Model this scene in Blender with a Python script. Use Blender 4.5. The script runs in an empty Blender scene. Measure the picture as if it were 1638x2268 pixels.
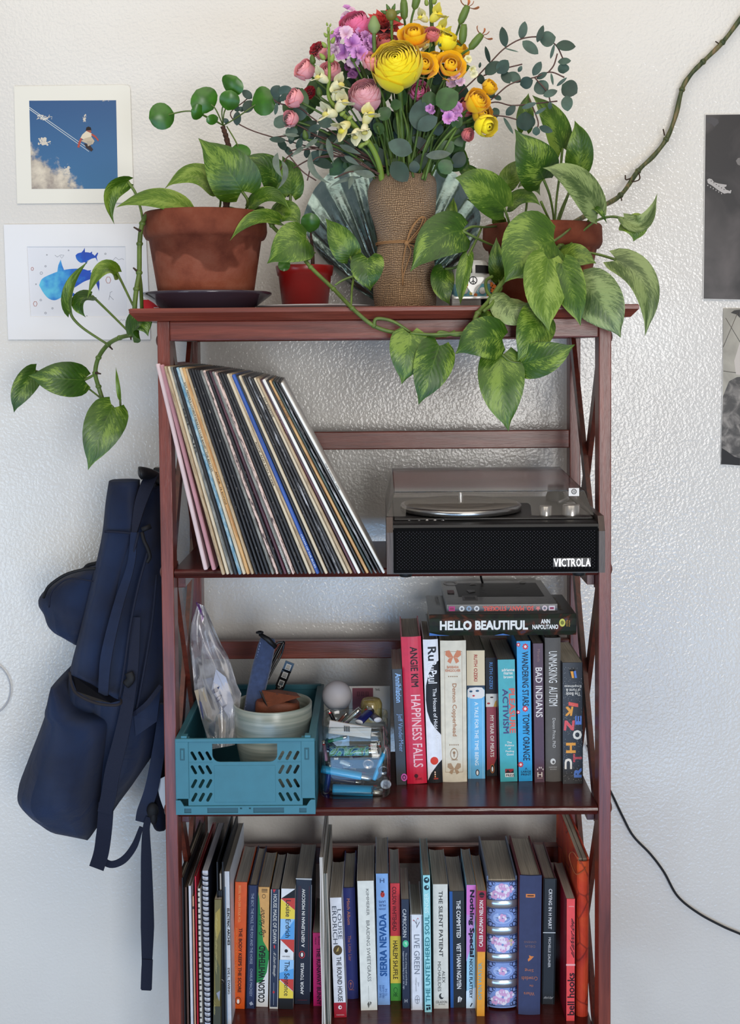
import bpy, bmesh, math, random
from mathutils import Vector, Matrix, Euler, noise as mnoise
random.seed(7)
SC = bpy.context.scene
COL = SC.collection
R = math.radians
V = Vector
# ------------------------------------------------------------------ camera
IMG_W, IMG_H = 1638.0, 2268.0
F = 2750.0                                   # focal length in pixels
PX0, PY0 = 819.0, 909.3                      # principal point (vertical shift lens)
CAM = V((0.0, -1.84, 1.50))
CROT = (Matrix.Rotation(R(0.451), 3, 'Z') @ Matrix.Rotation(R(90 - 2.90), 3, 'X') @ Matrix.Rotation(R(-0.502), 3, 'Z'))
cd = bpy.data.cameras.new('camera')
cam = bpy.data.objects.new('camera', cd)
COL.objects.link(cam)
cam.matrix_world = Matrix.Translation(CAM) @ CROT.to_4x4()
cd.sensor_width = 36.0
cd.lens = F / IMG_H * 36.0
cd.shift_x = 0.0
cd.shift_y = -(IMG_H / 2 - PY0) / IMG_H
cd.clip_start = 0.05
SC.camera = cam
# ------------------------------------------------------------------ light and exposure
SC.view_settings.view_transform = 'Standard'
SC.view_settings.look = 'None'
SC.view_settings.gamma = 1.0
SC.view_settings.use_curve_mapping = False
SC.view_settings.exposure = 0.0
wd = bpy.data.worlds.new('room_ambient')
SC.world = wd
wd.use_nodes = True
wd.node_tree.nodes['Background'].inputs[0].default_value = (0.96, 0.97, 1.0, 1)
wd.node_tree.nodes['Background'].inputs[1].default_value = 0.27
def area(name, loc, target, w, h, power, col):
 ld = bpy.data.lights.new(name, 'AREA')
 ld.shape = 'RECTANGLE'; ld.size = w; ld.size_y = h; ld.energy = power; ld.color = col
 o = bpy.data.objects.new(name, ld); COL.objects.link(o)
 o.location = loc
 o.rotation_euler = (V(target) - V(loc)).to_track_quat('-Z', 'Y').to_euler()
 return o
# the room's windows, behind and beside the camera, its ceiling bounce, and an added low fill
area('window_light_right', (0.72, -3.3, 1.28), (0.05, 0.3, 1.2), 0.95, 1.25, 49, (1.0, 0.98, 0.95))
area('window_light_left', (-1.9, -2.3, 0.60), (-0.1, 0.3, 0.6), 0.9, 1.1, 18, (0.66, 0.82, 1.0))
area('low_blue_fill', (0.1, -2.1, 0.25), (0.0, 0.3, 0.35), 2.4, 0.5, 22, (0.27, 0.56, 1.0))  # unseen fill, added to tint the lower wall blue; no window there
area('ceiling_bounce', (0.0, -1.0, 2.75), (0.0, 0.1, 1.2), 2.4, 1.6, 22, (1.0, 0.89, 0.74))
# ------------------------------------------------------------------ pixel -> world helpers
def raydir(px, py):
 return CROT @ V(((px - PX0) / F, (PY0 - py) / F, -1.0))
def U(px, py, Y):
 """the point of the vertical plane y = Y that the photograph shows at px, py"""
 d = raydir(px, py)
 return CAM + d * ((Y - CAM.y) / d.y)
def UZ(px, py, z):
 d = raydir(px, py)
 return CAM + d * ((z - CAM.z) / d.z)
def mpp(Y):
 return (Y - CAM.y) / F                    # metres per pixel at depth Y
# ------------------------------------------------------------------ materials
def lin(c):
 def f(v):
  v /= 255.0
  return v / 12.92 if v <= 0.04045 else ((v + 0.055) / 1.055) ** 2.4
 return (f(c[0]), f(c[1]), f(c[2]), 1.0)
MATS = {}
def new_mat(name):
 m = bpy.data.materials.new(name); m.use_nodes = True
 nt = m.node_tree
 return m, nt, nt.nodes['Principled BSDF']
def nd(nt, typ, **kw):
 n = nt.nodes.new(typ)
 for k, v in kw.items():
  if k in ('operation', 'blend_type', 'data_type', 'noise_dimensions', 'feature', 'wave_type', 'bands_direction', 'interpolation', 'wave_profile', 'distance'):
   setattr(n, k, v)
  else:
   n.inputs[k].default_value = v
 return n
def ramp(nt, fac, stops, interp='LINEAR'):
 r = nt.nodes.new('ShaderNodeValToRGB')
 r.color_ramp.interpolation = interp
 while len(r.color_ramp.elements) < len(stops):
  r.color_ramp.elements.new(0.5)
 for e, (p, c) in zip(r.color_ramp.elements, stops):
  e.position = p
  e.color = c if len(c) == 4 else lin(c)
 nt.links.new(fac, r.inputs['Fac'])
 return r
def coord(nt, which='Object', scale=(1, 1, 1), rnd=False):
 tc = nt.nodes.new('ShaderNodeTexCoord')
 mp = nt.nodes.new('ShaderNodeMapping')
 mp.inputs['Scale'].default_value = scale
 nt.links.new(tc.outputs[which], mp.inputs['Vector'])
 if rnd:
  oi = nt.nodes.new('ShaderNodeObjectInfo')
  mu = nd(nt, 'ShaderNodeMath', operation='MULTIPLY'); mu.inputs[1].default_value = 37.0
  nt.links.new(oi.outputs['Random'], mu.inputs[0])
  cb = nt.nodes.new('ShaderNodeCombineXYZ')
  nt.links.new(mu.outputs[0], cb.inputs[0]); nt.links.new(mu.outputs[0], cb.inputs[2])
  nt.links.new(cb.outputs[0], mp.inputs['Location'])
 return mp.outputs['Vector']
def bump(nt, b, h, strength, dist):
 bp = nt.nodes.new('ShaderNodeBump')
 bp.inputs['Strength'].default_value = strength; bp.inputs['Distance'].default_value = dist
 nt.links.new(h, bp.inputs['Height']); nt.links.new(bp.outputs['Normal'], b.inputs['Normal'])
def M(name, col, rough=0.55, metal=0.0, spec=0.4, var=0.0, vscale=60, bmp=0.0, bscale=400, coat=0.0, sheen=0.0, trans=0.0):
 """a plain procedural material: colour with a little mottling and relief"""
 if name in MATS: return MATS[name]
 m, nt, b = new_mat(name)
 b.inputs['Base Color'].default_value = lin(col)
 b.inputs['Roughness'].default_value = rough; b.inputs['Metallic'].default_value = metal
 b.inputs['Specular IOR Level'].default_value = spec
 b.inputs['Coat Weight'].default_value = coat; b.inputs['Sheen Weight'].default_value = sheen
 if trans: b.inputs['Transmission Weight'].default_value = trans
 if var:
  n = nd(nt, 'ShaderNodeTexNoise', Scale=vscale, Detail=3.0)
  nt.links.new(coord(nt), n.inputs['Vector'])
  lo = tuple(max(0, c * (1 - var)) for c in col); hi = tuple(min(255, c * (1 + var)) for c in col)
  r = ramp(nt, n.outputs['Fac'], [(0.3, lo), (0.7, hi)])
  nt.links.new(r.outputs['Color'], b.inputs['Base Color'])
 if bmp:
  n2 = nd(nt, 'ShaderNodeTexNoise', Scale=bscale, Detail=2.0)
  nt.links.new(coord(nt), n2.inputs['Vector'])
  bump(nt, b, n2.outputs['Fac'], bmp, 0.001)
 MATS[name] = m
 return m
def C(r, g, b):
 """plain print ink / paper stock of one colour"""
 return M('ink_%d_%d_%d' % (r, g, b), (r, g, b), 0.5, spec=0.3)
def wood_mat(name, dark, light, axis='Z', rough=0.33):
 m, nt, b = new_mat(name)
 sc = {'Z': (95, 95, 5), 'X': (5, 95, 95), 'Y': (95, 5, 95)}[axis]
 n = nd(nt, 'ShaderNodeTexNoise', Scale=1.0, Detail=5.0, Roughness=0.65, Distortion=0.6)
 nt.links.new(coord(nt, scale=sc), n.inputs['Vector'])
 r = ramp(nt, n.outputs['Fac'], [(0.28, dark), (0.5, tuple((a + c) / 2 for a, c in zip(dark, light))), (0.75, light)])
 nt.links.new(r.outputs['Color'], b.inputs['Base Color'])
 sp = {'Z': (900, 900, 40), 'X': (40, 900, 900), 'Y': (900, 40, 900)}[axis]
 n2 = nd(nt, 'ShaderNodeTexNoise', Scale=1.0, Detail=2.0)
 nt.links.new(coord(nt, scale=sp), n2.inputs['Vector'])
 bump(nt, b, n2.outputs['Fac'], 0.35, 0.0006)
 b.inputs['Roughness'].default_value = rough
 b.inputs['Specular IOR Level'].default_value = 0.55
 return m
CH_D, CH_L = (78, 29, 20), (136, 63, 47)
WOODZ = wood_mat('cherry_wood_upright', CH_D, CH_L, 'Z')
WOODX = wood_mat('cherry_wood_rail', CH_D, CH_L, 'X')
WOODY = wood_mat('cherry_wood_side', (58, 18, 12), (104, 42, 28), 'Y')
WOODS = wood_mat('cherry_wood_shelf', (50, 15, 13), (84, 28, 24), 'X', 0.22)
def wall_mat():
 m, nt, b = new_mat('orange_peel_wall_paint')
 co = coord(nt)
 n1 = nd(nt, 'ShaderNodeTexNoise', Scale=190.0, Detail=1.5, Roughness=0.5, Distortion=0.3)
 n2 = nd(nt, 'ShaderNodeTexNoise', Scale=38.0, Detail=2.0)
 nt.links.new(co, n1.inputs['Vector']); nt.links.new(co, n2.inputs['Vector'])
 a = nd(nt, 'ShaderNodeMath', operation='MULTIPLY_ADD'); a.inputs[1].default_value = 0.5
 nt.links.new(n2.outputs['Fac'], a.inputs[0]); nt.links.new(n1.outputs['Fac'], a.inputs[2])
 # raised blobs flattened on top, as rolled gloss paint is
 r = ramp(nt, a.outputs[0], [(0.55, (0, 0, 0, 1)), (0.95, (1, 1, 1, 1))])
 bump(nt, b, r.outputs['Color'], 0.32, 0.0011)
 n3 = nd(nt, 'ShaderNodeTexNoise', Scale=3.0, Detail=3.0)
 nt.links.new(co, n3.inputs['Vector'])
 c = ramp(nt, n3.outputs['Fac'], [(0.3, (214, 211, 206)), (0.7, (221, 219, 214))])
 nt.links.new(c.outputs['Color'], b.inputs['Base Color'])
 b.inputs['Roughness'].default_value = 0.19
 b.inputs['Specular IOR Level'].default_value = 0.5
 return m
# ------------------------------------------------------------------ mesh builder
class MB:
 def __init__(s):
  s.v = []; s.f = []; s.m = []; s.uv = []; s.sm = []
 def add(s, vs, fs, mi=0, uvs=None, X=None, smooth=False):
  o = len(s.v)
  s.v += [(X @ V(p)) if X is not None else V(p) for p in vs]
  for f in fs:
   s.f.append(tuple(i + o for i in f)); s.m.append(mi); s.sm.append(smooth)
   s.uv.append([uvs[i] for i in f] if uvs else [(0, 0)] * len(f))
  return s
 def box(s, a, b, mi=0, X=None, bev=0.0):
  x0, y0, z0 = a; x1, y1, z1 = b
  if x0 > x1: x0, x1 = x1, x0
  if y0 > y1: y0, y1 = y1, y0
  if z0 > z1: z0, z1 = z1, z0
  if bev <= 0:
   vs = [(x, y, z) for z in (z0, z1) for y in (y0, y1) for x in (x0, x1)]
   fs = [(0, 2, 3, 1), (4, 5, 7, 6), (0, 1, 5, 4), (2, 6, 7, 3), (0, 4, 6, 2), (1, 3, 7, 5)]
   return s.add(vs, fs, mi, X=X)
  bv = min(bev, (x1 - x0) * .49, (y1 - y0) * .49, (z1 - z0) * .49)
  bm = bmesh.new()
  bmesh.ops.create_cube(bm, size=1.0, matrix=Matrix.Translation(((x0 + x1) / 2, (y0 + y1) / 2, (z0 + z1) / 2)) @ Matrix.Diagonal((x1 - x0, y1 - y0, z1 - z0, 1)))
  bmesh.ops.bevel(bm, geom=bm.edges[:], offset=bv, segments=2, affect='EDGES', profile=0.5)
  bm.verts.index_update()
  s.add([v.co.copy() for v in bm.verts], [tuple(v.index for v in f.verts) for f in bm.faces], mi, X=X)
  bm.free()
  return s
 def prism(s, poly, d0, d1, plane='XZ', mi=0, X=None):
  """polygon (counter-clockwise seen from the front) extruded from d0 to d1 along the third axis"""
  n = len(poly)
  P = {'XZ': lambda p, d: (p[0], d, p[1]), 'YZ': lambda p, d: (d, p[0], p[1]), 'XY': lambda p, d: (p[0], p[1], d)}[plane]
  vs = [P(p, d0) for p in poly] + [P(p, d1) for p in poly]
  fs = [tuple(range(n)), tuple(range(2 * n - 1, n - 1, -1))]
  fs += [(i, i + n, (i + 1) % n + n, (i + 1) % n) for i in range(n)]
  return s.add(vs, fs, mi, X=X)
 def lathe(s, prof, c=(0, 0, 0), n=32, mi=0, X=None, caps=(False, False), smooth=True, sx=1, sy=1):
  """profile of (radius, z) turned about z"""
  vs = []; uvs = []
  for j, (r, z) in enumerate(prof):
   for i in range(n):
    a = 2 * math.pi * i / n
    vs.append((c[0] + r * math.cos(a) * sx, c[1] + r * math.sin(a) * sy, c[2] + z))
    uvs.append((i / n, j / max(1, len(prof) - 1)))
  fs = [(j * n + i, j * n + (i + 1) % n, (j + 1) * n + (i + 1) % n, (j + 1) * n + i) for j in range(len(prof) - 1) for i in range(n)]
  if caps[0]: fs.append(tuple(range(n - 1, -1, -1)))
  if caps[1]: fs.append(tuple((len(prof) - 1) * n + i for i in range(n)))
  return s.add(vs, fs, mi, uvs, X, smooth)
 def tube(s, pts, rad, n=8, mi=0, X=None, caps=True, flat=1.0, smooth=True):
  """tube along points; rad a number or one per point"""
  pts = [V(p) for p in pts]
  m = len(pts)
  rs = rad if isinstance(rad, (list, tuple)) else [rad] * m
  vs = []; uvs = []; up = None
  for j, p in enumerate(pts):
   t = (pts[min(j + 1, m - 1)] - pts[max(j - 1, 0)])
   if t.length < 1e-9: t = V((0, 0, 1))
   t.normalize()
   if up is None:
    up = V((0, 1, 0)) if abs(t.y) < .9 else V((1, 0, 0))
   up = (up - t * up.dot(t))
   if up.length < 1e-6: up = V((1, 0, 0)) - t * t.x
   up.normalize(); sd = t.cross(up)
   for i in range(n):
    a = 2 * math.pi * i / n
    vs.append(p + (sd * math.cos(a) + up * math.sin(a) * flat) * rs[j])
    uvs.append((i / n, j / max(1, m - 1)))
  fs = [(j * n + i, j * n + (i + 1) % n, (j + 1) * n + (i + 1) % n, (j + 1) * n + i) for j in range(m - 1) for i in range(n)]
  if caps:
   fs.append(tuple(range(n - 1, -1, -1))); fs.append(tuple((m - 1) * n + i for i in range(n)))
  return s.add(vs, fs, mi, uvs, X, smooth)
 def ball(s, c, r, mi=0, X=None, nu=16, nv=10):
  rr = r if isinstance(r, (tuple, list)) else (r, r, r)
  vs = [(c[0], c[1], c[2] - rr[2])]
  for j in range(1, nv):
   a = math.pi * j / nv
   for i in range(nu):
    b = 2 * math.pi * i / nu
    vs.append((c[0] + rr[0] * math.sin(a) * math.cos(b), c[1] + rr[1] * math.sin(a) * math.sin(b), c[2] - rr[2] * math.cos(a)))
  vs.append((c[0], c[1], c[2] + rr[2]))
  fs = [(0, 1 + (i + 1) % nu, 1 + i) for i in range(nu)]
  fs += [(1 + (j - 1) * nu + i, 1 + (j - 1) * nu + (i + 1) % nu, 1 + j * nu + (i + 1) % nu, 1 + j * nu + i) for j in range(1, nv - 1) for i in range(nu)]
  b0 = 1 + (nv - 2) * nu
  fs += [(b0 + i, b0 + (i + 1) % nu, len(vs) - 1) for i in range(nu)]
  return s.add(vs, fs, mi, X=X, smooth=True)
 def grid(s, rows, mi=0, X=None, closed=False, uvs=True, smooth=True):
  n = len(rows[0]); m = len(rows)
  vs = [p for r in rows for p in r]
  k = n if closed else n - 1
  fs = [(j * n + i, j * n + (i + 1) % n, (j + 1) * n + (i + 1) % n, (j + 1) * n + i) for j in range(m - 1) for i in range(k)]
  uv = [(i / max(1, n - 1), j / max(1, m - 1)) for j in range(m) for i in range(n)]
  return s.add(vs, fs, mi, uv, X, smooth)
 def mesh(s, name, mats, org=V((0, 0, 0)), inv=None):
  me = bpy.data.meshes.new(name)
  vs = [inv @ v for v in s.v] if inv is not None else [v - org for v in s.v]
  me.from_pydata([tuple(v) for v in vs], [], s.f)
  for m in (mats if isinstance(mats, (list, tuple)) else [mats]): me.materials.append(m)
  me.polygons.foreach_set('material_index', s.m)
  me.polygons.foreach_set('use_smooth', s.sm)
  ul = me.uv_layers.new(name='UVMap')
  fl = []
  for u in s.uv:
   for q in u: fl += [q[0], q[1]]
  ul.data.foreach_set('uv', fl)
  me.update()
  return me
ORG = {}
def put(o, label=None, cat=None, group=None, kind=None):
 if label: o['label'] = label
 if cat: o['category'] = cat
 if group: o['group'] = group
 if kind: o['kind'] = kind
 return o
def thing(name, label, cat, loc, group=None, rot=None, kind=None):
 """an Empty at the base of a thing; its parts are children of it"""
 o = bpy.data.objects.new(name, None); COL.objects.link(o)
 o.empty_display_size = 0.02
 o.location = loc
 if rot is not None: o.rotation_euler = rot
 ORG[o.name] = V(loc)
 return put(o, label, cat, group, kind)
def part(name, mb, mats, parent, label=None, local=False, kind=None):
 """one mesh under a thing or a part; mb holds world coordinates unless local"""
 org = V((0, 0, 0)) if local else ORG[parent.name]
 o = bpy.data.objects.new(name, mb.mesh(name, mats, org)); COL.objects.link(o)
 o.parent = parent
 ORG[o.name] = org
 return put(o, label, kind=kind)
def piece(name, me, parent, loc=None, mtx=None, label=None):
 """a child that shares mesh data"""
 o = bpy.data.objects.new(name, me); COL.objects.link(o)
 o.parent = parent
 if mtx is not None: o.matrix_local = mtx
 elif loc is not None: o.location = loc
 ORG[o.name] = ORG.get(parent.name, V((0, 0, 0)))
 return put(o, label)
def solo(name, mb, mats, label, cat, loc, group=None, kind=None):
 """a thing that is one mesh"""
 loc = V(loc)
 o = bpy.data.objects.new(name, mb.mesh(name, mats, loc)); COL.objects.link(o)
 o.location = loc
 ORG[o.name] = loc
 return put(o, label, cat, group, kind)
def bez(p, n=10):
 """smooth Catmull-Rom path through points"""
 p = [V(q) for q in p]
 if len(p) < 3: return [p[0].lerp(p[-1], i / n) for i in range(n + 1)]
 q = [p[0] * 2 - p[1]] + p + [p[-1] * 2 - p[-2]]
 out = []
 for i in range(1, len(q) - 2):
  a, b, c, d = q[i - 1], q[i], q[i + 1], q[i + 2]
  for k in range(n):
   t = k / n
   out.append(0.5 * ((2 * b) + (c - a) * t + (2 * a - 5 * b + 4 * c - d) * t * t + (3 * b - a - 3 * c + d) * t ** 3))
 out.append(p[-1])
 return out
# ------------------------------------------------------------------ lettering
TXT = {}
def text_verts(s, bold=0.0):
 """triangles of a line of lettering, scaled into the unit square"""
 k = (s, bold)
 if k in TXT: return TXT[k]
 cu = bpy.data.curves.new('lettering_outline', 'FONT')
 cu.body = s; cu.resolution_u = 2; cu.fill_mode = 'FRONT'; cu.offset = 0.0
 ob = bpy.data.objects.new('lettering_outline', cu)
 me = ob.to_mesh()
 vs = [v.co.copy() for v in me.vertices]
 fs = [tuple(p.vertices) for p in me.polygons]
 ob.to_mesh_clear(); bpy.data.objects.remove(ob); bpy.data.curves.remove(cu)
 if not vs: TXT[k] = ([], []); return TXT[k]
 if bold:                                     # heavier strokes: the outline laid down again, slightly shifted
  n = len(vs); base = list(vs); bf = list(fs); vs = []; fs = []
  b = bold * 1.3
  for k, (dx, dy) in enumerate(((-b, -b), (b, -b), (b, b), (-b, b))):
   vs += [V((v.x + dx, v.y + dy, 0)) for v in base]; fs += [tuple(i + k * n for i in f) for f in bf]
 x0 = min(v.x for v in vs); x1 = max(v.x for v in vs); y0 = min(v.y for v in vs); y1 = max(v.y for v in vs)
 q = len(vs) // 4 if bold else len(vs)
 out = [((v.x - x0) / max(1e-6, x1 - x0), (v.y - y0) / max(1e-6, y1 - y0), i // max(1, q)) for i, v in enumerate(vs)]
 TXT[k] = (out, fs)
 return TXT[k]
def letter(mb, s, o, ex, ez, rot='H', mi=0, bold=0.0, shear=0.0):
 """lettering that fills the parallelogram o + a*ex + b*ez (b up); rot: H level, D reads downward, U reads upward, F upside down"""
 vs, fs = text_verts(s, bold)
 o = V(o); ex = V(ex); ez = V(ez); out = []
 nr = ex.cross(ez).normalized() * 4e-5
 for a, b, ly in vs:
  if shear: a = (a + shear * b) / (1 + shear)
  if rot == 'H': p, q = a, b
  elif rot == 'D': p, q = b, 1 - a
  elif rot == 'U': p, q = 1 - b, a
  else: p, q = 1 - a, 1 - b
  out.append(o + ex * p + ez * q + nr * ly)
 mb.add(out, fs, mi)
ORD = ['first', 'second', 'third', 'fourth', 'fifth', 'sixth', 'seventh', 'eighth', 'ninth', 'tenth', 'eleventh', 'twelfth',
 'thirteenth', 'fourteenth', 'fifteenth', 'sixteenth', 'seventeenth', 'eighteenth', 'nineteenth', 'twentieth', 'twenty-first',
 'twenty-second', 'twenty-third', 'twenty-fourth', 'twenty-fifth', 'twenty-sixth', 'twenty-seventh', 'twenty-eighth', 'twenty-ninth', 'thirtieth',
 'thirty-first', 'thirty-second', 'thirty-third', 'thirty-fourth', 'thirty-fifth', 'thirty-sixth', 'thirty-seventh', 'thirty-eighth', 'thirty-ninth',
 'fortieth', 'forty-first', 'forty-second', 'forty-third', 'forty-fourth', 'forty-fifth']
# ------------------------------------------------------------------ the room
WALL_Y = 0.352
mb = MB(); mb.box((-2.6, WALL_Y, 0), (2.6, WALL_Y + .1, 2.8))
w = bpy.data.objects.new('wall_back', mb.mesh('wall_back', wall_mat())); COL.objects.link(w); put(w, 'white gloss painted orange peel wall behind the bookcase', kind='structure')
mb = MB(); mb.box((-2.6, -3.6, -.1), (2.6, WALL_Y, 0))
o = bpy.data.objects.new('floor', mb.mesh('floor', M('beige_carpet', (150, 140, 128), .95, var=.12, vscale=300, bmp=.6))); COL.objects.link(o); put(o, 'plain carpet floor', kind='structure')
mb = MB(); mb.box((-2.6, WALL_Y - .014, 0), (2.6, WALL_Y, .09), bev=.003)
o = bpy.data.objects.new('baseboard_back', mb.mesh('baseboard_back', M('white_trim', (225, 223, 218), .4))); COL.objects.link(o); put(o, 'white baseboard along the back wall', kind='structure')
# ------------------------------------------------------------------ bookcase
ZC = CAM.z
XL, XR = -0.3288, 0.3430                       # outer faces of the uprights
XLI, XRI = XL + 0.0185, XR - 0.0185
Z_TOP = ZC + 0.0602
Z_SH = [ZC - 0.3294, ZC - 0.6939, ZC - 1.0583, ZC - 1.4228]
TH = 0.0135
bc = thing('bookcase', 'tall cherry wood open bookcase with crossed side braces against the wall', 'bookcase', ((XL + XR) / 2, .14, 0))
# top board: a thin upright edge above a wide undercut chamfer
x0, x1, y0, y1 = -0.3655, 0.3795, -0.021, 0.335
zt, ze, zb = Z_TOP, Z_TOP - .0068, Z_TOP - .0185
mb = MB()
ins = .0105
L4 = lambda i, z, s=0: [(x0 + i, y0 + s, z), (x1 - i, y0 + s, z), (x1 - i, y1 - i * .3, z), (x0 + i, y1 - i * .3, z)]
vs = L4(.0015, zt, .0015) + L4(0, zt - .0018) + L4(0, ze) + L4(ins, zb, ins)
fs = [(0, 1, 2, 3), (15, 14, 13, 12)]
for k in range(3):
 for i in range(4):
  a, b = k * 4 + i, k * 4 + (i + 1) % 4
  fs.append((a, a + 4, b + 4, b))
mb.add(vs, fs)
part('top_board', mb, WOODX, bc)
def up(x, y, z0, z1, name='upright'):
 mb = MB(); mb.box((x, y, z0), (x + .0185, y + .035, z1), bev=.0014)
 o = part(name, mb, WOODZ, bc); return o
ups = [up(XL, 0, 0, zb), up(XRI, 0, 0, zb), up(XL, .2825, 0, zb), up(XRI, .2825, 0, zb)]
for x in (XLI, XRI):                            # screw caps on the outer faces
 pass
for x, sgn, zz in ((XL, -1, Z_TOP - .047), (XL, -1, Z_SH[0] - .006), (XL, -1, Z_SH[1] - .006), (XR, 1, Z_TOP - .047), (XR, 1, Z_SH[0] - .006), (XR, 1, Z_SH[1] - .006), (XL, -1, Z_SH[2] - .006), (XR, 1, Z_SH[2] - .006)):
 mb = MB(); mb.ball((x, .0175, zz), (.0048, .0095, .0095))
 part('screw_cap', mb, WOODY, bc)
# rails under the top, front and back, and the back rail above each shelf
mb = MB(); mb.box((XLI, .001, ZC + .0125), (XRI, .02, zb), bev=.002); part('front_rail', mb, WOODX, bc)
mb = MB(); mb.box((XLI, .285, ZC + .0125), (XRI, .303, zb), bev=.0015); part('top_back_rail', mb, WOODX, bc)
for k in range(4):
 zz = ZC - .1434 - .3625 * k
 mb = MB(); mb.box((XLI, .2835, zz - .031), (XRI, .2995, zz), bev=.0018); part('back_rail', mb, WOODX, bc)
for k, z in enumerate(Z_SH):
 mb = MB()
 # shelf with a rounded, undercut front edge
 mb.prism([(.0045, z), (.0012, z - .0018), (0, z - .0052), (.0012, z - .0072), (.0062, z - TH), (.262, z - TH), (.262, z)], XLI + .001, XRI - .001, 'YZ')
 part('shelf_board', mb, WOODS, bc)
 for x in (XLI, XRI - .012):
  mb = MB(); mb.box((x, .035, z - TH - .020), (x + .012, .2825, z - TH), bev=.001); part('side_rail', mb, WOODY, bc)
for x in (XLI, XRI - .0):
 xs = XL + .005 if x < 0 else XRI + .004
 mb = MB(); mb.box((xs, .035, ZC + .0125), (xs + .012, .2825, zb), bev=.001); part('side_rail', mb, WOODY, bc)
# crossed braces on both sides of every bay
bays = [(ZC + .0125, Z_SH[0] - TH - .02), (Z_SH[0], Z_SH[1] - TH - .02), (Z_SH[1], Z_SH[2] - TH - .02), (Z_SH[2], Z_SH[3] - TH - .02)]
for zt_, zb_ in bays:
 for xs in (XL + .003, XRI + .0005):
  for flip in (0, 1):
   ya, yb = (.036, .281) if flip else (.281, .036)
   d = V((0, yb - ya, zb_ - zt_)).normalized(); n = V((0, -d.z, d.y)) * .0115
   a = V((0, ya, zt_)); b = V((0, yb, zb_))
   xo = xs + (.0075 if flip else 0)
   mb = MB()
   q = [a + n, a - n, b - n, b + n]
   if (q[1] - q[0]).cross(q[2] - q[0]).x < 0: q.reverse()
   mb.prism([(p.y, p.z) for p in q], xo, xo + .0075, 'YZ')
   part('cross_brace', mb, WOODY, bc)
# ------------------------------------------------------------------ books
def pages_mat(name, col):
 if name in MATS: return MATS[name]
 m, nt, b = new_mat(name)
 n = nd(nt, 'ShaderNodeTexNoise', Scale=1.0, Detail=2.0)
 nt.links.new(coord(nt, scale=(900, 12, 12)), n.inputs['Vector'])
 r = ramp(nt, n.outputs['Fac'], [(0.3, tuple(c * .80 for c in col)), (0.65, col)])
 nt.links.new(r.outputs['Color'], b.inputs['Base Color'])
 b.inputs['Roughness'].default_value = .85
 bump(nt, b, n.outputs['Fac'], .4, .0006)
 MATS[name] = m
 return m
PG_CREAM = pages_mat('cream_page_edges', (196, 186, 168))
PG_WHITE = pages_mat('white_page_edges', (205, 203, 198))
PG_GREY = pages_mat('greyed_page_edges', (176, 168, 156))
def cover_mat(col, rough=.38):
 return M('cover_%d_%d_%d' % tuple(col), col, rough, spec=.45, var=.035, vscale=90, bmp=.12, bscale=900)
def clip_u(pol, u, sg):
 out = []
 for a, b in zip(pol, pol[1:] + pol[:1]):
  ia = (a[0] - u) * sg >= 0; ib = (b[0] - u) * sg >= 0
  if ia: out.append(a)
  if ia != ib:
   t = (u - a[0]) / (b[0] - a[0]); out.append((u, a[1] + (b[1] - a[1]) * t))
 return out
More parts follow.
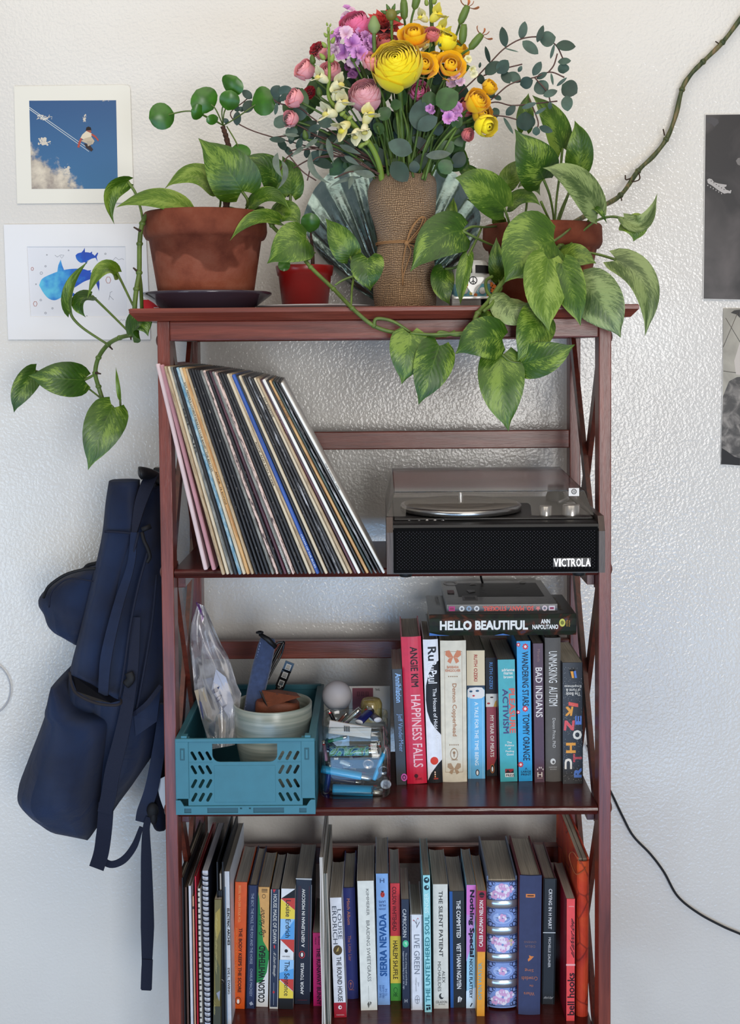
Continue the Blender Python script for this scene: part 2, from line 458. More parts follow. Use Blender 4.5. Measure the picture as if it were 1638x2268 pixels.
def book(name, label, crop, q, zs, depth, col, hard=False, prints=(), texts=(), group=None, pages=None, worn=False, round_=0.0, side=None, cat='book', gloss=.38):
 """q: spine corners TL, TR, BR, BL in the coordinates of a zoomed crop (ox, oy, scale); the foot of the spine stands on the board at height zs.
 prints: (colour, [(u, v), ...]) flat print on the spine, u across, v down; texts: (words, colour, x0, y0, x1, y1, reading, bold, slant) in crop coordinates"""
 ox, oy, s = crop
 P = [(ox + x / s, oy + y / s) for x, y in q]
 bot = ((P[2][0] + P[3][0]) / 2, (P[2][1] + P[3][1]) / 2)
 B = UZ(bot[0], bot[1], zs)
 Y = B.y
 T = U((P[0][0] + P[1][0]) / 2, (P[0][1] + P[1][1]) / 2, Y)
 wd = ((U(*P[1], Y) - U(*P[0], Y)).length + (U(*P[2], Y) - U(*P[3], Y)).length) / 2
 ax = T - B
 h = ax.length
 ang = math.atan2(ax.x, ax.z)
 ang = max(-.06, min(.06, ang))
 B.z += abs(math.sin(ang)) * wd / 2
 root = thing(name, label, cat, B, group, rot=(0, ang, 0))
 hw = wd / 2
 cm = cover_mat(col, gloss)
 sm = cover_mat(side, gloss) if side else cm
 t = .0022 if hard else .0006
 ov = .003 if hard else 0.0
 pg = pages or (PG_CREAM if hard else PG_GREY)
 sp = .001
 mb = MB()
 # spine: slightly rounded across
 nseg = 6
 prof = []
 for i in range(nseg + 1):
  u = -1 + 2 * i / nseg
  prof.append((u * hw, -round_ * (1 - u * u) + (round_ if round_ else 0) * 0))
 poly = [(x, y) for x, y in prof] + [(x, y + t + .0012) for x, y in reversed(prof)]
 mb.prism(poly, 0, h, 'XY')
 mb.box((-hw, 0, 0), (-hw + t, depth, h), 1, bev=.0006 if hard else 0)
 mb.box((hw - t, 0, 0), (hw, depth, h), 1, bev=.0006 if hard else 0)
 part('cover', mb, [cm, sm], root, local=True)
 mb = MB()
 # page block: the fore edge hollow, the top a little uneven
 x0, x1 = -hw + t, hw - t
 top = h - ov - (.0004 if not hard else 0)
 nx = 5
 rows = []
 for j in range(2):
  z = ov if j == 0 else top
  rows.append(z)
 vs = []
 for i in range(nx + 1):
  u = i / nx
  x = x0 + (x1 - x0) * u
  dz = 0 if hard else random.uniform(-.0006, .0001)
  yf = sp + (0.004 * math.sin(math.pi * u) if hard else 0)
  yb = depth - ov - .0005 - .003 * math.sin(math.pi * u)
  vs += [(x, yf, ov), (x, yf, top + dz), (x, yb, top + dz), (x, yb, ov)]
 fs = []
 for i in range(nx):
  a = i * 4; b = a + 4
  fs += [(a, b, b + 1, a + 1), (a + 1, b + 1, b + 2, a + 2), (a + 2, b + 2, b + 3, a + 3), (a + 3, b + 3, b, a)]
 fs += [(0, 1, 2, 3), (nx * 4 + 3, nx * 4 + 2, nx * 4 + 1, nx * 4)]
 mb.add(vs, fs)
 part('pages', mb, pg, root, local=True)
 # flat print, just proud of the spine
 def surf(u, v, lift):
  x = (-1 + 2 * u) * hw
  uu = -1 + 2 * u
  return V((x, -round_ * (1 - uu * uu) - lift, h * (1 - v)))
 if prints:
  mats = []; mb = MB()
  for k, (c, pol) in enumerate(prints):
   m = C(*c)
   if m not in mats: mats.append(m)
   lift = .00012 + .00004 * k
   if round_:
    for i in range(nseg):
     p = clip_u(clip_u(pol, i / nseg, 1), (i + 1) / nseg, -1)
     if len(p) > 2: mb.add([surf(u, v, lift) for u, v in p], [tuple(range(len(p)))], mats.index(m))
   else:
    mb.add([surf(u, v, lift) for u, v in pol], [tuple(range(len(pol)))], mats.index(m))
  part('spine_print', mb, mats, root, local=True, kind='stuff')
 if texts:
  mats = []; mb = MB()
  def lerp(a, b, t): return a + (b - a) * t
  for tx in texts:
   wds, c, a0, b0, a1, b1, rot = tx[:7]
   bold = tx[7] if len(tx) > 7 else 0.0
   sh = tx[8] if len(tx) > 8 else 0.0
   m = C(*c)
   if m not in mats: mats.append(m)
   yT = (q[0][1] + q[1][1]) / 2; yB = (q[2][1] + q[3][1]) / 2
   def uv(x, y):
    v = (y - yT) / (yB - yT)
    xl = lerp(q[0][0], q[3][0], v); xr = lerp(q[1][0], q[2][0], v)
    return (x - xl) / (xr - xl), v
   # at the middle height of the box the lettering keeps to its place across the spine
   ym = (b0 + b1) / 2
   u0 = uv(a0, ym)[0]; u1 = uv(a1, ym)[0]
   v0 = uv(a0, b0)[1]; v1 = uv(a0, b1)[1]
   u0 = max(.03, u0); u1 = min(.97, u1)
   o = V(((-1 + 2 * u0) * hw, -.0004, h * (1 - v1)))
   k0 = len(mb.v)
   letter(mb, wds, o, V(((u1 - u0) * 2 * hw, 0, 0)), V((0, 0, h * (v1 - v0))), rot, mats.index(m), bold, sh)
   if round_:
    for p in mb.v[k0:]: p.y -= round_
  part('spine_lettering', mb, mats, root, local=True, kind='stuff')
 root['_h'] = h; root['_w'] = wd; root['_y'] = Y
 return root
def rect(u0, v0, u1, v1): return [(u0, v0), (u1, v0), (u1, v1), (u0, v1)]
def disc(u, v, ru, rv, n=14): return [(u + ru * math.cos(2 * math.pi * i / n), v + rv * math.sin(2 * math.pi * i / n)) for i in range(n)]
def ring(u, v, ru, rv, k=.75, n=14):
 return [[(u + ru * math.cos(a) * p, v + rv * math.sin(a) * p) for p, a in ((1, a0), (1, a1), (k, a1), (k, a0))] for a0, a1 in ((2 * math.pi * i / n, 2 * math.pi * (i + 1) / n) for i in range(n))]
# --- third tier: the row of novels
K = (840, 1270, 3.15)
Z3 = Z_SH[1]
G3 = 'upright books on the shelf under the record player'
WH = (238, 236, 230); BK = (22, 22, 24)
book('paperback', 'charcoal paperback with pale blue lettering, first upright book beside the glass jar', K, [(85, 670), (158, 668), (190, 1475), (118, 1478)], Z3, .135, (40, 41, 44),
 prints=[((206, 92, 178), p) for p in ring(.78, .935, .30, .034, .62)] + [((206, 92, 178), disc(.78, .935, .10, .012))],
 texts=[('Annihilation', (150, 190, 235), 112, 697, 152, 900, 'D', .01), ('Jeff VanderMeer', (130, 160, 205), 124, 980, 164, 1245, 'D')], group=G3)
book('hardback_book', 'tall crimson hardback with widely spaced black and white capitals', K, [(148, 445), (290, 440), (330, 1465), (195, 1468)], Z3, .15, (206, 20, 58), hard=True, round_=.0025,
 texts=[('ANGIE KIM', (40, 10, 20), 216, 512, 268, 790, 'D', .012), ('HAPPINESS FALLS', (240, 190, 196), 228, 845, 294, 1350, 'D', .008), ('BOOKS', (60, 10, 20), 252, 1425, 296, 1440, 'H')],
 prints=[((70, 14, 30), disc(.47, .946, .10, .014))], group=G3)
# white and black halves meet in a long curve
cv = [(1, .03), (1, .15), (.62, .17), (.30, .24), (.10, .32), (.06, .42), (.12, .50), (.32, .57), (.62, .62), (.95, .66), (1, .67)]
cv2 = [(0, 1), (0, .985), (.25, .93), (.7, .87), (1, .84), (1, 1)]
book('hardback_book', 'white hardback with a curved black panel and an orange dot', K, [(300, 462), (408, 460), (440, 1458), (340, 1462)], Z3, .15, (226, 226, 230), hard=True, round_=.002,
 prints=[((20, 20, 24), cv), ((24, 24, 28), cv2), ((212, 58, 36), disc(.48, .845, .27, .028)), ((170, 60, 50), rect(.4, .965, .7, .975)), ((230, 200, 180), disc(.5, .925, .05, .006)), ((230, 200, 180), disc(.5, .94, .05, .006)), ((230, 150, 90), disc(.5, .955, .05, .006))],
 texts=[('RuPaul', (24, 24, 30), 336, 512, 386, 612, 'D', .01), ('RuPaul', (235, 235, 238), 336, 612, 400, 765, 'D', .01) , ('The House of Hidden Meanings', (238, 238, 240), 370, 800, 404, 1262, 'D', .004)][1:] + [('Ru', (24, 24, 30), 336, 512, 396, 608, 'D', .012)], group=G3)
bd = (150, 116, 84); fl = (206, 128, 92); fl2 = (170, 140, 110)
frame = [(bd, rect(.155, .075, .165, .93)), (bd, rect(.835, .075, .845, .93)), (bd, rect(.155, .075, .845, .0775)), (bd, rect(.155, .928, .845, .9305))]
def butterfly(c, u, v, s):
 o = []
 for sx in (-1, 1):
  o.append((c, [(u, v), (u + sx * .14 * s, v - .045 * s), (u + sx * .28 * s, v - .04 * s), (u + sx * .29 * s, v - .012 * s), (u + sx * .16 * s, v + .006 * s)]))
  o.append((c, [(u, v), (u + sx * .16 * s, v + .010 * s), (u + sx * .22 * s, v + .03 * s), (u + sx * .10 * s, v + .044 * s)]))
 return o
book('hardback_book', 'thick cream hardback with copper butterflies and a thin ruled frame', K, [(415, 470), (610, 465), (603, 1452), (440, 1455)], Z3, .15, (216, 206, 184), hard=True, round_=.002,
 prints=frame + butterfly(fl, .5, .115, 1.05) + butterfly(fl2, .5, .905, .9) + [(bd, disc(.32 + .08 * i, .252, .022, .004)) for i in range(5)] + [(bd, disc(.34 + .08 * i, .735, .022, .004)) for i in range(5)] + [(bd, p) for p in ring(.5, .80, .15, .042, .88)] + [(bd, disc(.5, .79, .05, .009)), (bd, rect(.485, .79, .515, .82))],
 texts=[('BARBARA', fl, 468, 642, 554, 660, 'H', .01), ('KINGSOLVER', fl, 456, 666, 566, 684, 'H', .01), ('Demon Copperhead', (172, 120, 84), 500, 765, 538, 1132, 'D', .008), ('HARPER', bd, 502, 1292, 544, 1302, 'H')], group=G3)
sky = (94, 172, 216)
book('paperback', 'sky blue paperback with a cream top and a painted face on the spine', K, [(610, 540), (730, 535), (742, 1430), (612, 1435)], Z3, .14, (98, 176, 220), side=(60, 90, 60),
 prints=[((222, 204, 170), rect(0, 0, 1, .272)), ((66, 120, 136), rect(0, .272, 1, .36)), ((226, 222, 218), [(0.02, .36), (.04, .30), (.22, .283), (.8, .283), (.98, .31), (.98, .355), (.82, .372), (.5, .376), (.15, .372)]),
   ((40, 60, 80), [(0, .272), (1, .272), (1, .30), (.85, .288), (.5, .286), (.15, .29), (0, .31)]), ((40, 80, 110), disc(.22, .318, .09, .008)), ((40, 80, 110), disc(.58, .314, .10, .008)), ((190, 60, 60), disc(.37, .352, .07, .007)), ((150, 205, 235), rect(.12, .36, .16, 1)), ((150, 205, 235), rect(.84, .38, .88, 1)),
   ((60, 60, 70), disc(.55, .952, .11, .026)), ((230, 230, 230), disc(.55, .953, .06, .018))],
 texts=[('RUTH OZEKI', (170, 52, 44), 658, 567, 682, 752, 'D', .012), ('A TALE FOR THE TIME BEING', (232, 242, 246), 664, 896, 690, 1338, 'D', .008)], group=G3)
book('paperback', 'slim paperback with black over red spine and half a face between', K, [(738, 590), (815, 585), (820, 1410), (748, 1415)], Z3, .14, (150, 24, 32), side=(30, 30, 34),
 prints=[((20, 22, 26), rect(0, 0, 1, .305)), ((226, 220, 208), rect(0, .305, 1, .415)), ((220, 160, 70), [(.86, .37), (1, .36), (1, .415), (.7, .415)]), ((60, 40, 34), disc(.55, .335, .16, .006)), ((180, 40, 50), disc(.25, .386, .15, .008)), ((20, 22, 26), [(0, 1), (0, .955), (.6, .93), (1, .84), (1, 1)])] + [((210, 120, 50), disc(.55, .938, .20, .038)), ((24, 24, 28), disc(.55, .938, .165, .033)), ((235, 235, 235), disc(.55, .942, .08, .022))],
 texts=[('RUTH OZEKI', (86, 136, 196), 766, 620, 790, 805, 'D', .01), ('MY YEAR OF MEATS', (230, 214, 200), 772, 988, 798, 1280, 'D', .012)], group=G3)
book('paperback', 'teal paperback with coral and purple stacked capitals', K, [(822, 605), (945, 600), (965, 1455), (840, 1452)], Z3, .14, (58, 164, 172), side=(70, 36, 60),
 prints=[((150, 40, 48), rect(.30, .895, .78, .93)), ((30, 30, 36), [(.30, .93), (.45, .90), (.6, .925), (.78, .905), (.78, .93)]), ((235, 235, 235), rect(.30, .93, .78, .962))],
 texts=[('adrienne', WH, 852, 662, 940, 684, 'H', .012), ('maree', WH, 866, 690, 928, 706, 'H', .012), ('brown', WH, 866, 712, 930, 732, 'H', .012), ('PLEASURE', (224, 98, 86), 904, 803, 946, 1115, 'D', .018), ('ACTIVISM', (72, 66, 116), 860, 806, 900, 1116, 'D', .012),
   ('The', WH, 888, 1172, 922, 1186, 'H', .01), ('Politics', WH, 876, 1192, 938, 1206, 'H', .01), ('of', WH, 898, 1214, 916, 1226, 'H', .01), ('Feeling', WH, 880, 1234, 938, 1250, 'H', .01), ('Good', WH, 886, 1254, 934, 1270, 'H', .01), ('PRESS', (30, 30, 34), 882, 1400, 942, 1418, 'H', .012)], group=G3)
def star(c, u, v, r):
 pol = []
 for i in range(16):
  a = math.pi * i / 8; k = 1.0 if i % 2 == 0 else .62
  pol.append((u + r * k * math.cos(a), v + r * .11 * k * math.sin(a)))
 return [(c, pol), ((240, 220, 220), disc(u, v, r * .4, r * .044))]
book('paperback', 'bright blue paperback with red starbursts down the spine', K, [(950, 475), (1058, 470), (1065, 1450), (972, 1450)], Z3, .15, (24, 156, 214), side=(20, 110, 160),
 prints=star((214, 40, 48), .62, .04, .24) + star((214, 40, 48), .14, .025, .16) + star((214, 40, 48), .55, .482, .24) + star((214, 40, 48), .07, .505, .15) + star((214, 40, 48), .18, .88, .22),
 texts=[('WANDERING STARS', (16, 34, 60), 994, 546, 1040, 925, 'D', .008), ('TOMMY ORANGE', (16, 34, 60), 1000, 980, 1046, 1305, 'D', .008), ('LARGE', (16, 44, 80), 990, 1376, 1054, 1390, 'H', .008), ('PRINT', (16, 44, 80), 990, 1396, 1054, 1410, 'H', .008), ('A', (16, 44, 80), 1014, 1354, 1030, 1370, 'H')], group=G3)
book('paperback', 'plum paperback with hand drawn white capitals', K, [(1065, 490), (1145, 488), (1150, 1458), (1083, 1458)], Z3, .15, (74, 36, 54),
 texts=[('Miranda', (150, 120, 120), 1100, 528, 1120, 615, 'D'), ('BAD INDIANS', (232, 224, 220), 1088, 656, 1136, 1002, 'D', .006), ('H', (226, 214, 206), 1102, 1386, 1134, 1420, 'H', .01)],
 prints=[((220, 205, 200), disc(.32 + .17 * i, .906 - .012 * (i in (1, 2)), .05, .007)) for i in range(4)] + [((160, 130, 130), rect(.28, .966, .8, .972))], group=G3)
book('hardback_book', 'grey hardback with tall narrow white capitals', K, [(1150, 450), (1265, 445), (1265, 1450), (1160, 1450)], Z3, .15, (92, 88, 84), hard=True, round_=.0025, pages=PG_GREY, gloss=.7,
 texts=[('UNMASKING', (236, 234, 230), 1178, 540, 1238, 758, 'D', .0), ('AUTISM', (236, 234, 230), 1180, 785, 1240, 920, 'D', .0), ('Devon Price, PhD', (206, 202, 196), 1202, 1005, 1226, 1212, 'D'), ('HARMONY', (190, 186, 180), 1182, 1342, 1236, 1352, 'H'), ('BOOKS', (190, 186, 180), 1190, 1358, 1232, 1366, 'H')],
 prints=[((215, 212, 206), disc(.47, .858, .17, .021)), ((92, 88, 84), disc(.50, .862, .08, .010))], group=G3)
dots = [((214, 212, 206), disc(random.uniform(.04, .96), random.uniform(.02, .98), .010, .0016, 5)) for i in range(210)]
book('paperback', 'thick black speckled paperback with big tilted coloured letters, last in its row', K, [(1275, 625), (1415, 620), (1420, 1470), (1275, 1465)], Z3, .14, (28, 28, 32), pages=PG_CREAM,
 prints=dots + [((228, 158, 66), [(.36, .06), (.50, .06), (.54, .115), (.44, .115)]), ((88, 128, 206), [(.52, .06), (.62, .055), (.68, .115), (.58, .115)])],
 texts=[('The Book', (220, 216, 208), 1300, 828, 1400, 852, 'F', .01), ('of Form &', (220, 216, 208), 1300, 802, 1400, 824, 'F', .01), ('Emptiness', (220, 216, 208), 1290, 774, 1406, 796, 'F', .01),
   ('I', (222, 92, 84), 1318, 895, 1385, 932, 'U', .03, .5), ('K', (228, 158, 66), 1288, 928, 1352, 992, 'F', .03, .2), ('E', (92, 132, 210), 1364, 992, 1408, 1054, 'U', .03), ('N', (216, 88, 96), 1284, 1024, 1362, 1094, 'H', .03, .1), ('O', (232, 228, 218), 1348, 1092, 1410, 1158, 'H', .03), ('H', (228, 158, 66), 1300, 1180, 1368, 1252, 'U', .03), ('T', (190, 74, 84), 1350, 1258, 1412, 1316, 'U', .03), ('U', (232, 222, 208), 1290, 1290, 1342, 1364, 'F', .03), ('R', (92, 132, 210), 1356, 1356, 1410, 1424, 'U', .03)], group=G3)
# --- the two books lying on top of the row
def flat_book(name, label, FL, FR, z0, th, depth, col, top_col, yaw=0.0, hard=True, spine=None, top=None, pages=None):
 """lying book: FL, FR world points of the lower front spine edge"""
 wdt = (FR - FL).length
 c = (FL + FR) / 2
 root = thing(name, label, 'book', (c.x, c.y, z0), rot=(0, 0, yaw))
 hw = wdt / 2; t = .0022 if hard else .0007
 mb = MB()
 mb.box((-hw, 0, 0), (hw, depth, t), 1, bev=.0005 if hard else 0)
 mb.box((-hw, 0, th - t), (hw, depth, th), 1, bev=.0005 if hard else 0)
 rr = .003 if hard else .0006
 prof = [(0.0, 0.0), (-rr * .7, th * .2), (-rr, th * .5), (-rr * .7, th * .8), (0, th)]
 mb.prism(prof + [(.002, th), (.002, 0)], hw, -hw, 'YZ')
 part('cover', mb, [cover_mat(col, .3), cover_mat(top_col, .3)], root, local=True)
 ov = .003 if hard else 0
 mb = MB(); mb.box((-hw + ov, .002, t), (hw - ov, depth - ov, th - t))
 part('pages', mb, pages or PG_CREAM, root, local=True)
 if spine:
  mats = []; mb = MB()
  for it in spine:
   c_ = C(*it[1])
   if c_ not in mats: mats.append(c_)
   if it[0] == 'poly':
    mb.add([(-hw + u * wdt, -rr - .0003 - .0001 * it[3] if len(it) > 3 else -rr - .0003, th * (1 - v)) for u, v in it[2]], [tuple(range(len(it[2])))], mats.index(c_))
   else:
    _, _, s, u0, v0, u1, v1, rot, bold = it
    letter(mb, s, (-hw + u0 * wdt, -rr - .0007, th * (1 - v1)), ((u1 - u0) * wdt, 0, 0), (0, 0, th * (v1 - v0)), rot, mats.index(c_), bold)
  part('spine_lettering', mb, mats, root, local=True, kind='stuff')
 if top:
  mats = []; mb = MB()
  for k, it in enumerate(top):
   c_ = C(*it[0])
   if c_ not in mats: mats.append(c_)
   if isinstance(it[1], str):
    _, s, u0, v0, u1, v1, rot = it
    letter(mb, s, (-hw + u0 * wdt, depth * (1 - v1), th + .0006), ((u1 - u0) * wdt, 0, 0), (0, depth * (v1 - v0), 0), rot, mats.index(c_))
   else:
    mb.add([(-hw + u * wdt, depth * (1 - v), th + .0002 + .00005 * k) for u, v in reversed(it[1])], [tuple(range(len(it[1])))], mats.index(c_))
  part('cover_print', mb, mats, root, local=True, kind='stuff')
 return root
zt_row = ZC - .4545
fy = .098
A = U(840 + 347 / 3.15, 1408, fy); B = U(840 + 1372 / 3.15, 1402, fy)
pm_, nt, b = new_mat('dark_painted_jacket')
n = nd(nt, 'ShaderNodeTexNoise', Scale=17.0, Detail=5.0, Distortion=2.2); nt.links.new(coord(nt), n.inputs['Vector'])
r = ramp(nt, n.outputs['Fac'], [(.26, (20, 34, 44)), (.38, (28, 27, 24)), (.48, (30, 40, 26)), (.56, (44, 30, 22)), (.64, (92, 46, 26)), (.74, (40, 66, 92))]); nt.links.new(r.outputs['Color'], b.inputs['Base Color']); b.inputs['Roughness'].default_value = .5; b.inputs['Specular IOR Level'].default_value = .15
MATS['cover_34_33_30'] = pm_
blot = []
hb = flat_book('hardback_book', 'dark hardback lying on the book row, large white capitals on its spine', A, B, zt_row, .0335, .152, (34, 33, 30), (48, 46, 42),
 spine=blot + [('poly', (60, 110, 180), [(0, .98), (0, .84), (.06, .93), (.14, .98)]), ('poly', (60, 110, 180), [(.44, .98), (.5, .9), (.55, .98)]), ('poly', (210, 205, 90), disc(.903, .40, .021, .19), 1), ('poly', (120, 120, 40), disc(.903, .40, .012, .10), 2),
  ('t', (240, 238, 232), 'HELLO BEAUTIFUL', .072, .27, .67, .72, 'H', .03), ('t', (240, 238, 232), 'ANN', .758, .22, .82, .44, 'H', .025), ('t', (240, 238, 232), 'NAPOLITANO', .70, .48, .875, .70, 'H', .025), ('t', (206, 150, 60), 'READ', .93, .28, .94, .58, 'D', .0), ('t', (206, 150, 60), 'WITH', .945, .28, .955, .58, 'D', .0)],
 top=[((120, 100, 70), 'HELLO', .90, .15, .93, .8, 'U'), ((112, 106, 96), 'a novel of four sisters', .05, .06, .09, .5, 'U')], pages=PG_CREAM)
z2 = zt_row + .0336
A2 = U(840 + 470 / 3.15, 1361, fy + .012); B2 = U(840 + 1240 / 3.15, 1358, fy + .012)
st = []
icons = [(.045, (186, 60, 120)), (.135, (226, 224, 220)), (.20, (150, 170, 190)), (.27, (226, 224, 220)), (.825, (224, 130, 120)), (.885, (226, 200, 200)), (.95, (226, 210, 210))]
for u, c in icons:
 if u == .825:
  st.append(('poly', c, [(u + .028 * (1 if k % 2 == 0 else .45) * math.cos(math.pi * k / 5 + .3), .5 + .36 * (1 if k % 2 == 0 else .45) * math.sin(math.pi * k / 5 + .3)) for k in range(10)]))
 elif u in (.045, .95):
  st.append(('poly', c, rect(u - .028, .2, u + .028, .78)))
  st.append(('poly', (150, 40, 80), rect(u - .018, .38, u + .018, .62), 1))
 else:
  st.append(('poly', c, disc(u, .5, .024, .34)))
  st.append(('poly', (110, 110, 116), disc(u, .5, .012, .16), 1))
st.append(('t', (226, 98, 84), 'SO. MANY. STICKERS.', .325, .2, .785, .78, 'F', .03))
tp = [((78, 76, 74), rect(.13, .12, .93, .70)), ((172, 168, 164), rect(.16, .66, .30, .84)), ((96, 92, 90), rect(.18, .69, .28, .81))]
tp += [((196, 194, 190), p) for p in ring(.09, .12, .07, .10, .7)] + [((150, 96, 100), rect(.035, .44, .10, .58)), ((150, 148, 144), [(.30, .12), (.35, .20), (.27, .22)]), ((150, 148, 144), disc(.80, .12, .03, .05)), ((150, 148, 144), [(.22, .44), (.30, .44), (.30, .52), (.24, .56)])]
for k in range(9):
 v = .18 + k * .055
 tp.append(((120, 116, 112), rect(.36 + .02 * (k % 3), v, .74 - .03 * (k % 2), v + .012)))
flat_book('sticker_book', 'grey paperback sticker book lying topmost on the pile, spine upside down', A2, B2, z2, .0132, .20, (62, 60, 60), (128, 124, 120), hard=False, spine=st, top=tp, pages=PG_WHITE)
# --- lowest tier
K8 = (360, 1780, 3.15); K9 = (840, 1780, 2.925)
Z4 = Z_SH[2]
G4 = 'upright books on the lowest visible shelf'
book('paperback', 'bright orange paperback with black capitals and a small oval bird emblem', K8, [(505, 550), (590, 548), (575, 1435), (485, 1430)], Z4, .145, (214, 84, 10),
 texts=[('BESSEL VAN DER KOLK, M.D.', (236, 170, 110), 526, 572, 544, 830, 'D'), ('THE BODY KEEPS THE SCORE', (60, 24, 8), 528, 868, 552, 1318, 'D', .016), ('BRAIN, MIND, AND BODY IN THE HEALING OF TRAUMA', (224, 140, 70), 504, 868, 518, 1318, 'D')],
 prints=[((60, 30, 14), p) for p in ring(.45, .935, .24, .03, .86)] + [((236, 228, 216), disc(.45, .94, .10, .018))], group=G4)
book('hardback_book', 'slim navy hardback with faint pale capitals beside the orange paperback', K8, [(597, 575), (665, 570), (645, 1430), (580, 1432)], Z4, .16, (30, 42, 78), hard=True, gloss=.6,
 texts=[('THE BOY, THE MOLE, THE FOX AND THE HORSE', (150, 158, 176), 610, 625, 632, 1118, 'D', .004), ('CHARLIE MACKESY', (150, 158, 176), 608, 1150, 626, 1345, 'D', .004)], prints=[((160, 166, 180), [(.35, .955), (.6, .94), (.8, .965), (.5, .975)])], group=G4)
book('paperback', 'tan and green paperback with handwritten style title and black author capitals', K8, [(667, 585), (747, 583), (735, 1420), (652, 1415)], Z4, .14, (206, 154, 84),
 prints=[((38, 128, 62), [(0, .04), (.12, .1), (.3, .28), (.5, .45), (.8, .50), (1, .54), (1, .62), (.85, .72), (.45, .80), (0, .82)]), ((214, 210, 204), [(0, .80), (.45, .79), (.85, .71), (1, .6), (1, 1), (0, 1)]), ((50, 34, 20), rect(.3, .025, .8, .03)), ((50, 34, 20), rect(.3, .037, .8, .042)), ((50, 34, 20), rect(.3, .015, .8, .02))] + [((60, 40, 24), p) for p in ring(.5, .075, .15, .018, .8)],
 texts=[('Sag Harbor', (24, 20, 18), 672, 715, 722, 940, 'U', .0, .15), ('COLSON WHITEHEAD', (22, 20, 18), 668, 990, 714, 1388, 'U', .018)], group=G4)
book('paperback', 'thin navy paperback with worn white edges and a small red feather', K8, [(755, 600), (815, 597), (803, 1430), (745, 1432)], Z4, .14, (34, 44, 66),
 prints=[((196, 194, 188), rect(0, 0, .07, 1)), ((196, 194, 188), rect(.93, 0, 1, 1)), ((196, 194, 188), rect(0, .985, 1, 1)), ((184, 50, 56), [(.2, 0), (.6, 0), (.35, .03)]), ((184, 50, 56), disc(.48, .86, .11, .012)), ((184, 50, 56), [(.45, .46), (.6, .475), (.55, .50), (.4, .48)]), ((150, 160, 170), rect(.46, .78, .5, .85)), ((150, 160, 170), rect(.46, .87, .5, .97))],
 texts=[('HOUSE MADE OF DAWN', (206, 204, 198), 770, 632, 796, 972, 'D', .006), ('N. Scott Momaday', (206, 204, 198), 766, 1020, 790, 1218, 'D', .0, .2)], group=G4)
blu = (84, 150, 206); red_ = (186, 62, 54); yel = (222, 196, 70)
book('paperback', 'paperback with red, yellow and blue triangles down a white spine', K8, [(825, 598), (925, 593), (908, 1432), (810, 1435)], Z4, .14, (214, 214, 214),
 prints=[((20, 22, 26), [(.05, .08), (1, .0), (1, .075)]), (red_, [(0, .08), (1, .075), (1, .175)]), (yel, [(0, .085), (1, .175), (1, .25), (0, .25)]), (blu, rect(0, .25, 1, .42)), ((140, 184, 222), [(0, .25), (1, .25), (0, .42)]), (red_, [(0, .42), (1, .42), (1, .53)]), (blu, rect(0, .59, 1, .75)), ((140, 184, 222), [(0, .59), (1, .59), (1, .66), (0, .70)]), (red_, [(0, .75), (1, .75), (1, .85)]), (yel, [(0, .76), (1, .855), (1, .91), (0, .91)]), ((24, 24, 26), rect(0, .91, 1, 1)), ((20, 20, 22), disc(.45, .515, .12, .014))],
 texts=[('Louise Erdrich', (24, 28, 40), 858, 675, 892, 935, 'D', .006), ('The Sentence', (24, 28, 40), 848, 1100, 884, 1342, 'D', .006), ('HARPER PERENNIAL', (60, 60, 60), 834, 1062, 888, 1070, 'H')], group=G4)
book('paperback', 'thick navy paperback with curling pages, white capitals and a red oval', K8, [(930, 520), (1040, 525), (1030, 1405), (918, 1395)], Z4, .14, (22, 26, 42),
 prints=[((190, 190, 188), [(0, 0), (1, 0), (1, .012), (0, .008)]), ((120, 40, 48), rect(.20, .06, .215, .62)), ((120, 40, 48), rect(.84, .06, .855, .62)), ((120, 40, 48), rect(.30, .06, .31, .5)), ((186, 52, 54), disc(.44, .605, .19, .030)), ((24, 26, 40), disc(.44, .605, .14, .024)), ((226, 220, 210), disc(.44, .605, .07, .017)), ((110, 40, 48), rect(.2, .965, .8, .968)), ((150, 148, 150), rect(.97, .05, 1, .9))],
 texts=[('A GENTLEMAN IN MOSCOW', (216, 212, 206), 970, 595, 992, 1000, 'U', .016), ('AMOR TOWLES', (216, 212, 206), 962, 1112, 984, 1330, 'U', .016)], group=G4)
book('paperback', 'short magenta paperback with black capitals tucked beside the magazines', K8, [(1042, 905), (1110, 900), (1108, 1412), (1052, 1410)], Z4, .13, (190, 20, 96),
 texts=[('THE RUNAWAY BUNNY', (60, 8, 36), 1074, 1005, 1102, 1402, 'D', .012), ('Brown', (70, 10, 40), 1086, 925, 1098, 985, 'D'), ('Hurd', (70, 10, 40), 1060, 935, 1072, 980, 'D')], group=G4)
book('paperback', 'white paperback with a round bronze seal and red foot', K8, [(1160, 660), (1252, 655), (1280, 1490), (1200, 1495)], Z4, .14, (216, 216, 220),
 prints=[((84, 66, 34), disc(.50, .437, .36, .042)), ((180, 156, 90), [(.35, .45), (.5, .42), (.62, .41), (.55, .445)]), ((160, 24, 40), rect(0, .875, 1, 1)), ((230, 226, 222), disc(.5, .915, .15, .016)), ((160, 24, 40), disc(.54, .915, .07, .008))],
 texts=[('LOUISE', (66, 72, 84), 1222, 738, 1250, 945, 'D'), ('ERDRICH', (66, 72, 84), 1184, 716, 1216, 980, 'D'), ('THE ROUND HOUSE', (34, 34, 38), 1218, 1068, 1250, 1380, 'D', .006), ('PERENNIAL', (220, 190, 190), 1214, 1470, 1266, 1478, 'H')], group=G4)
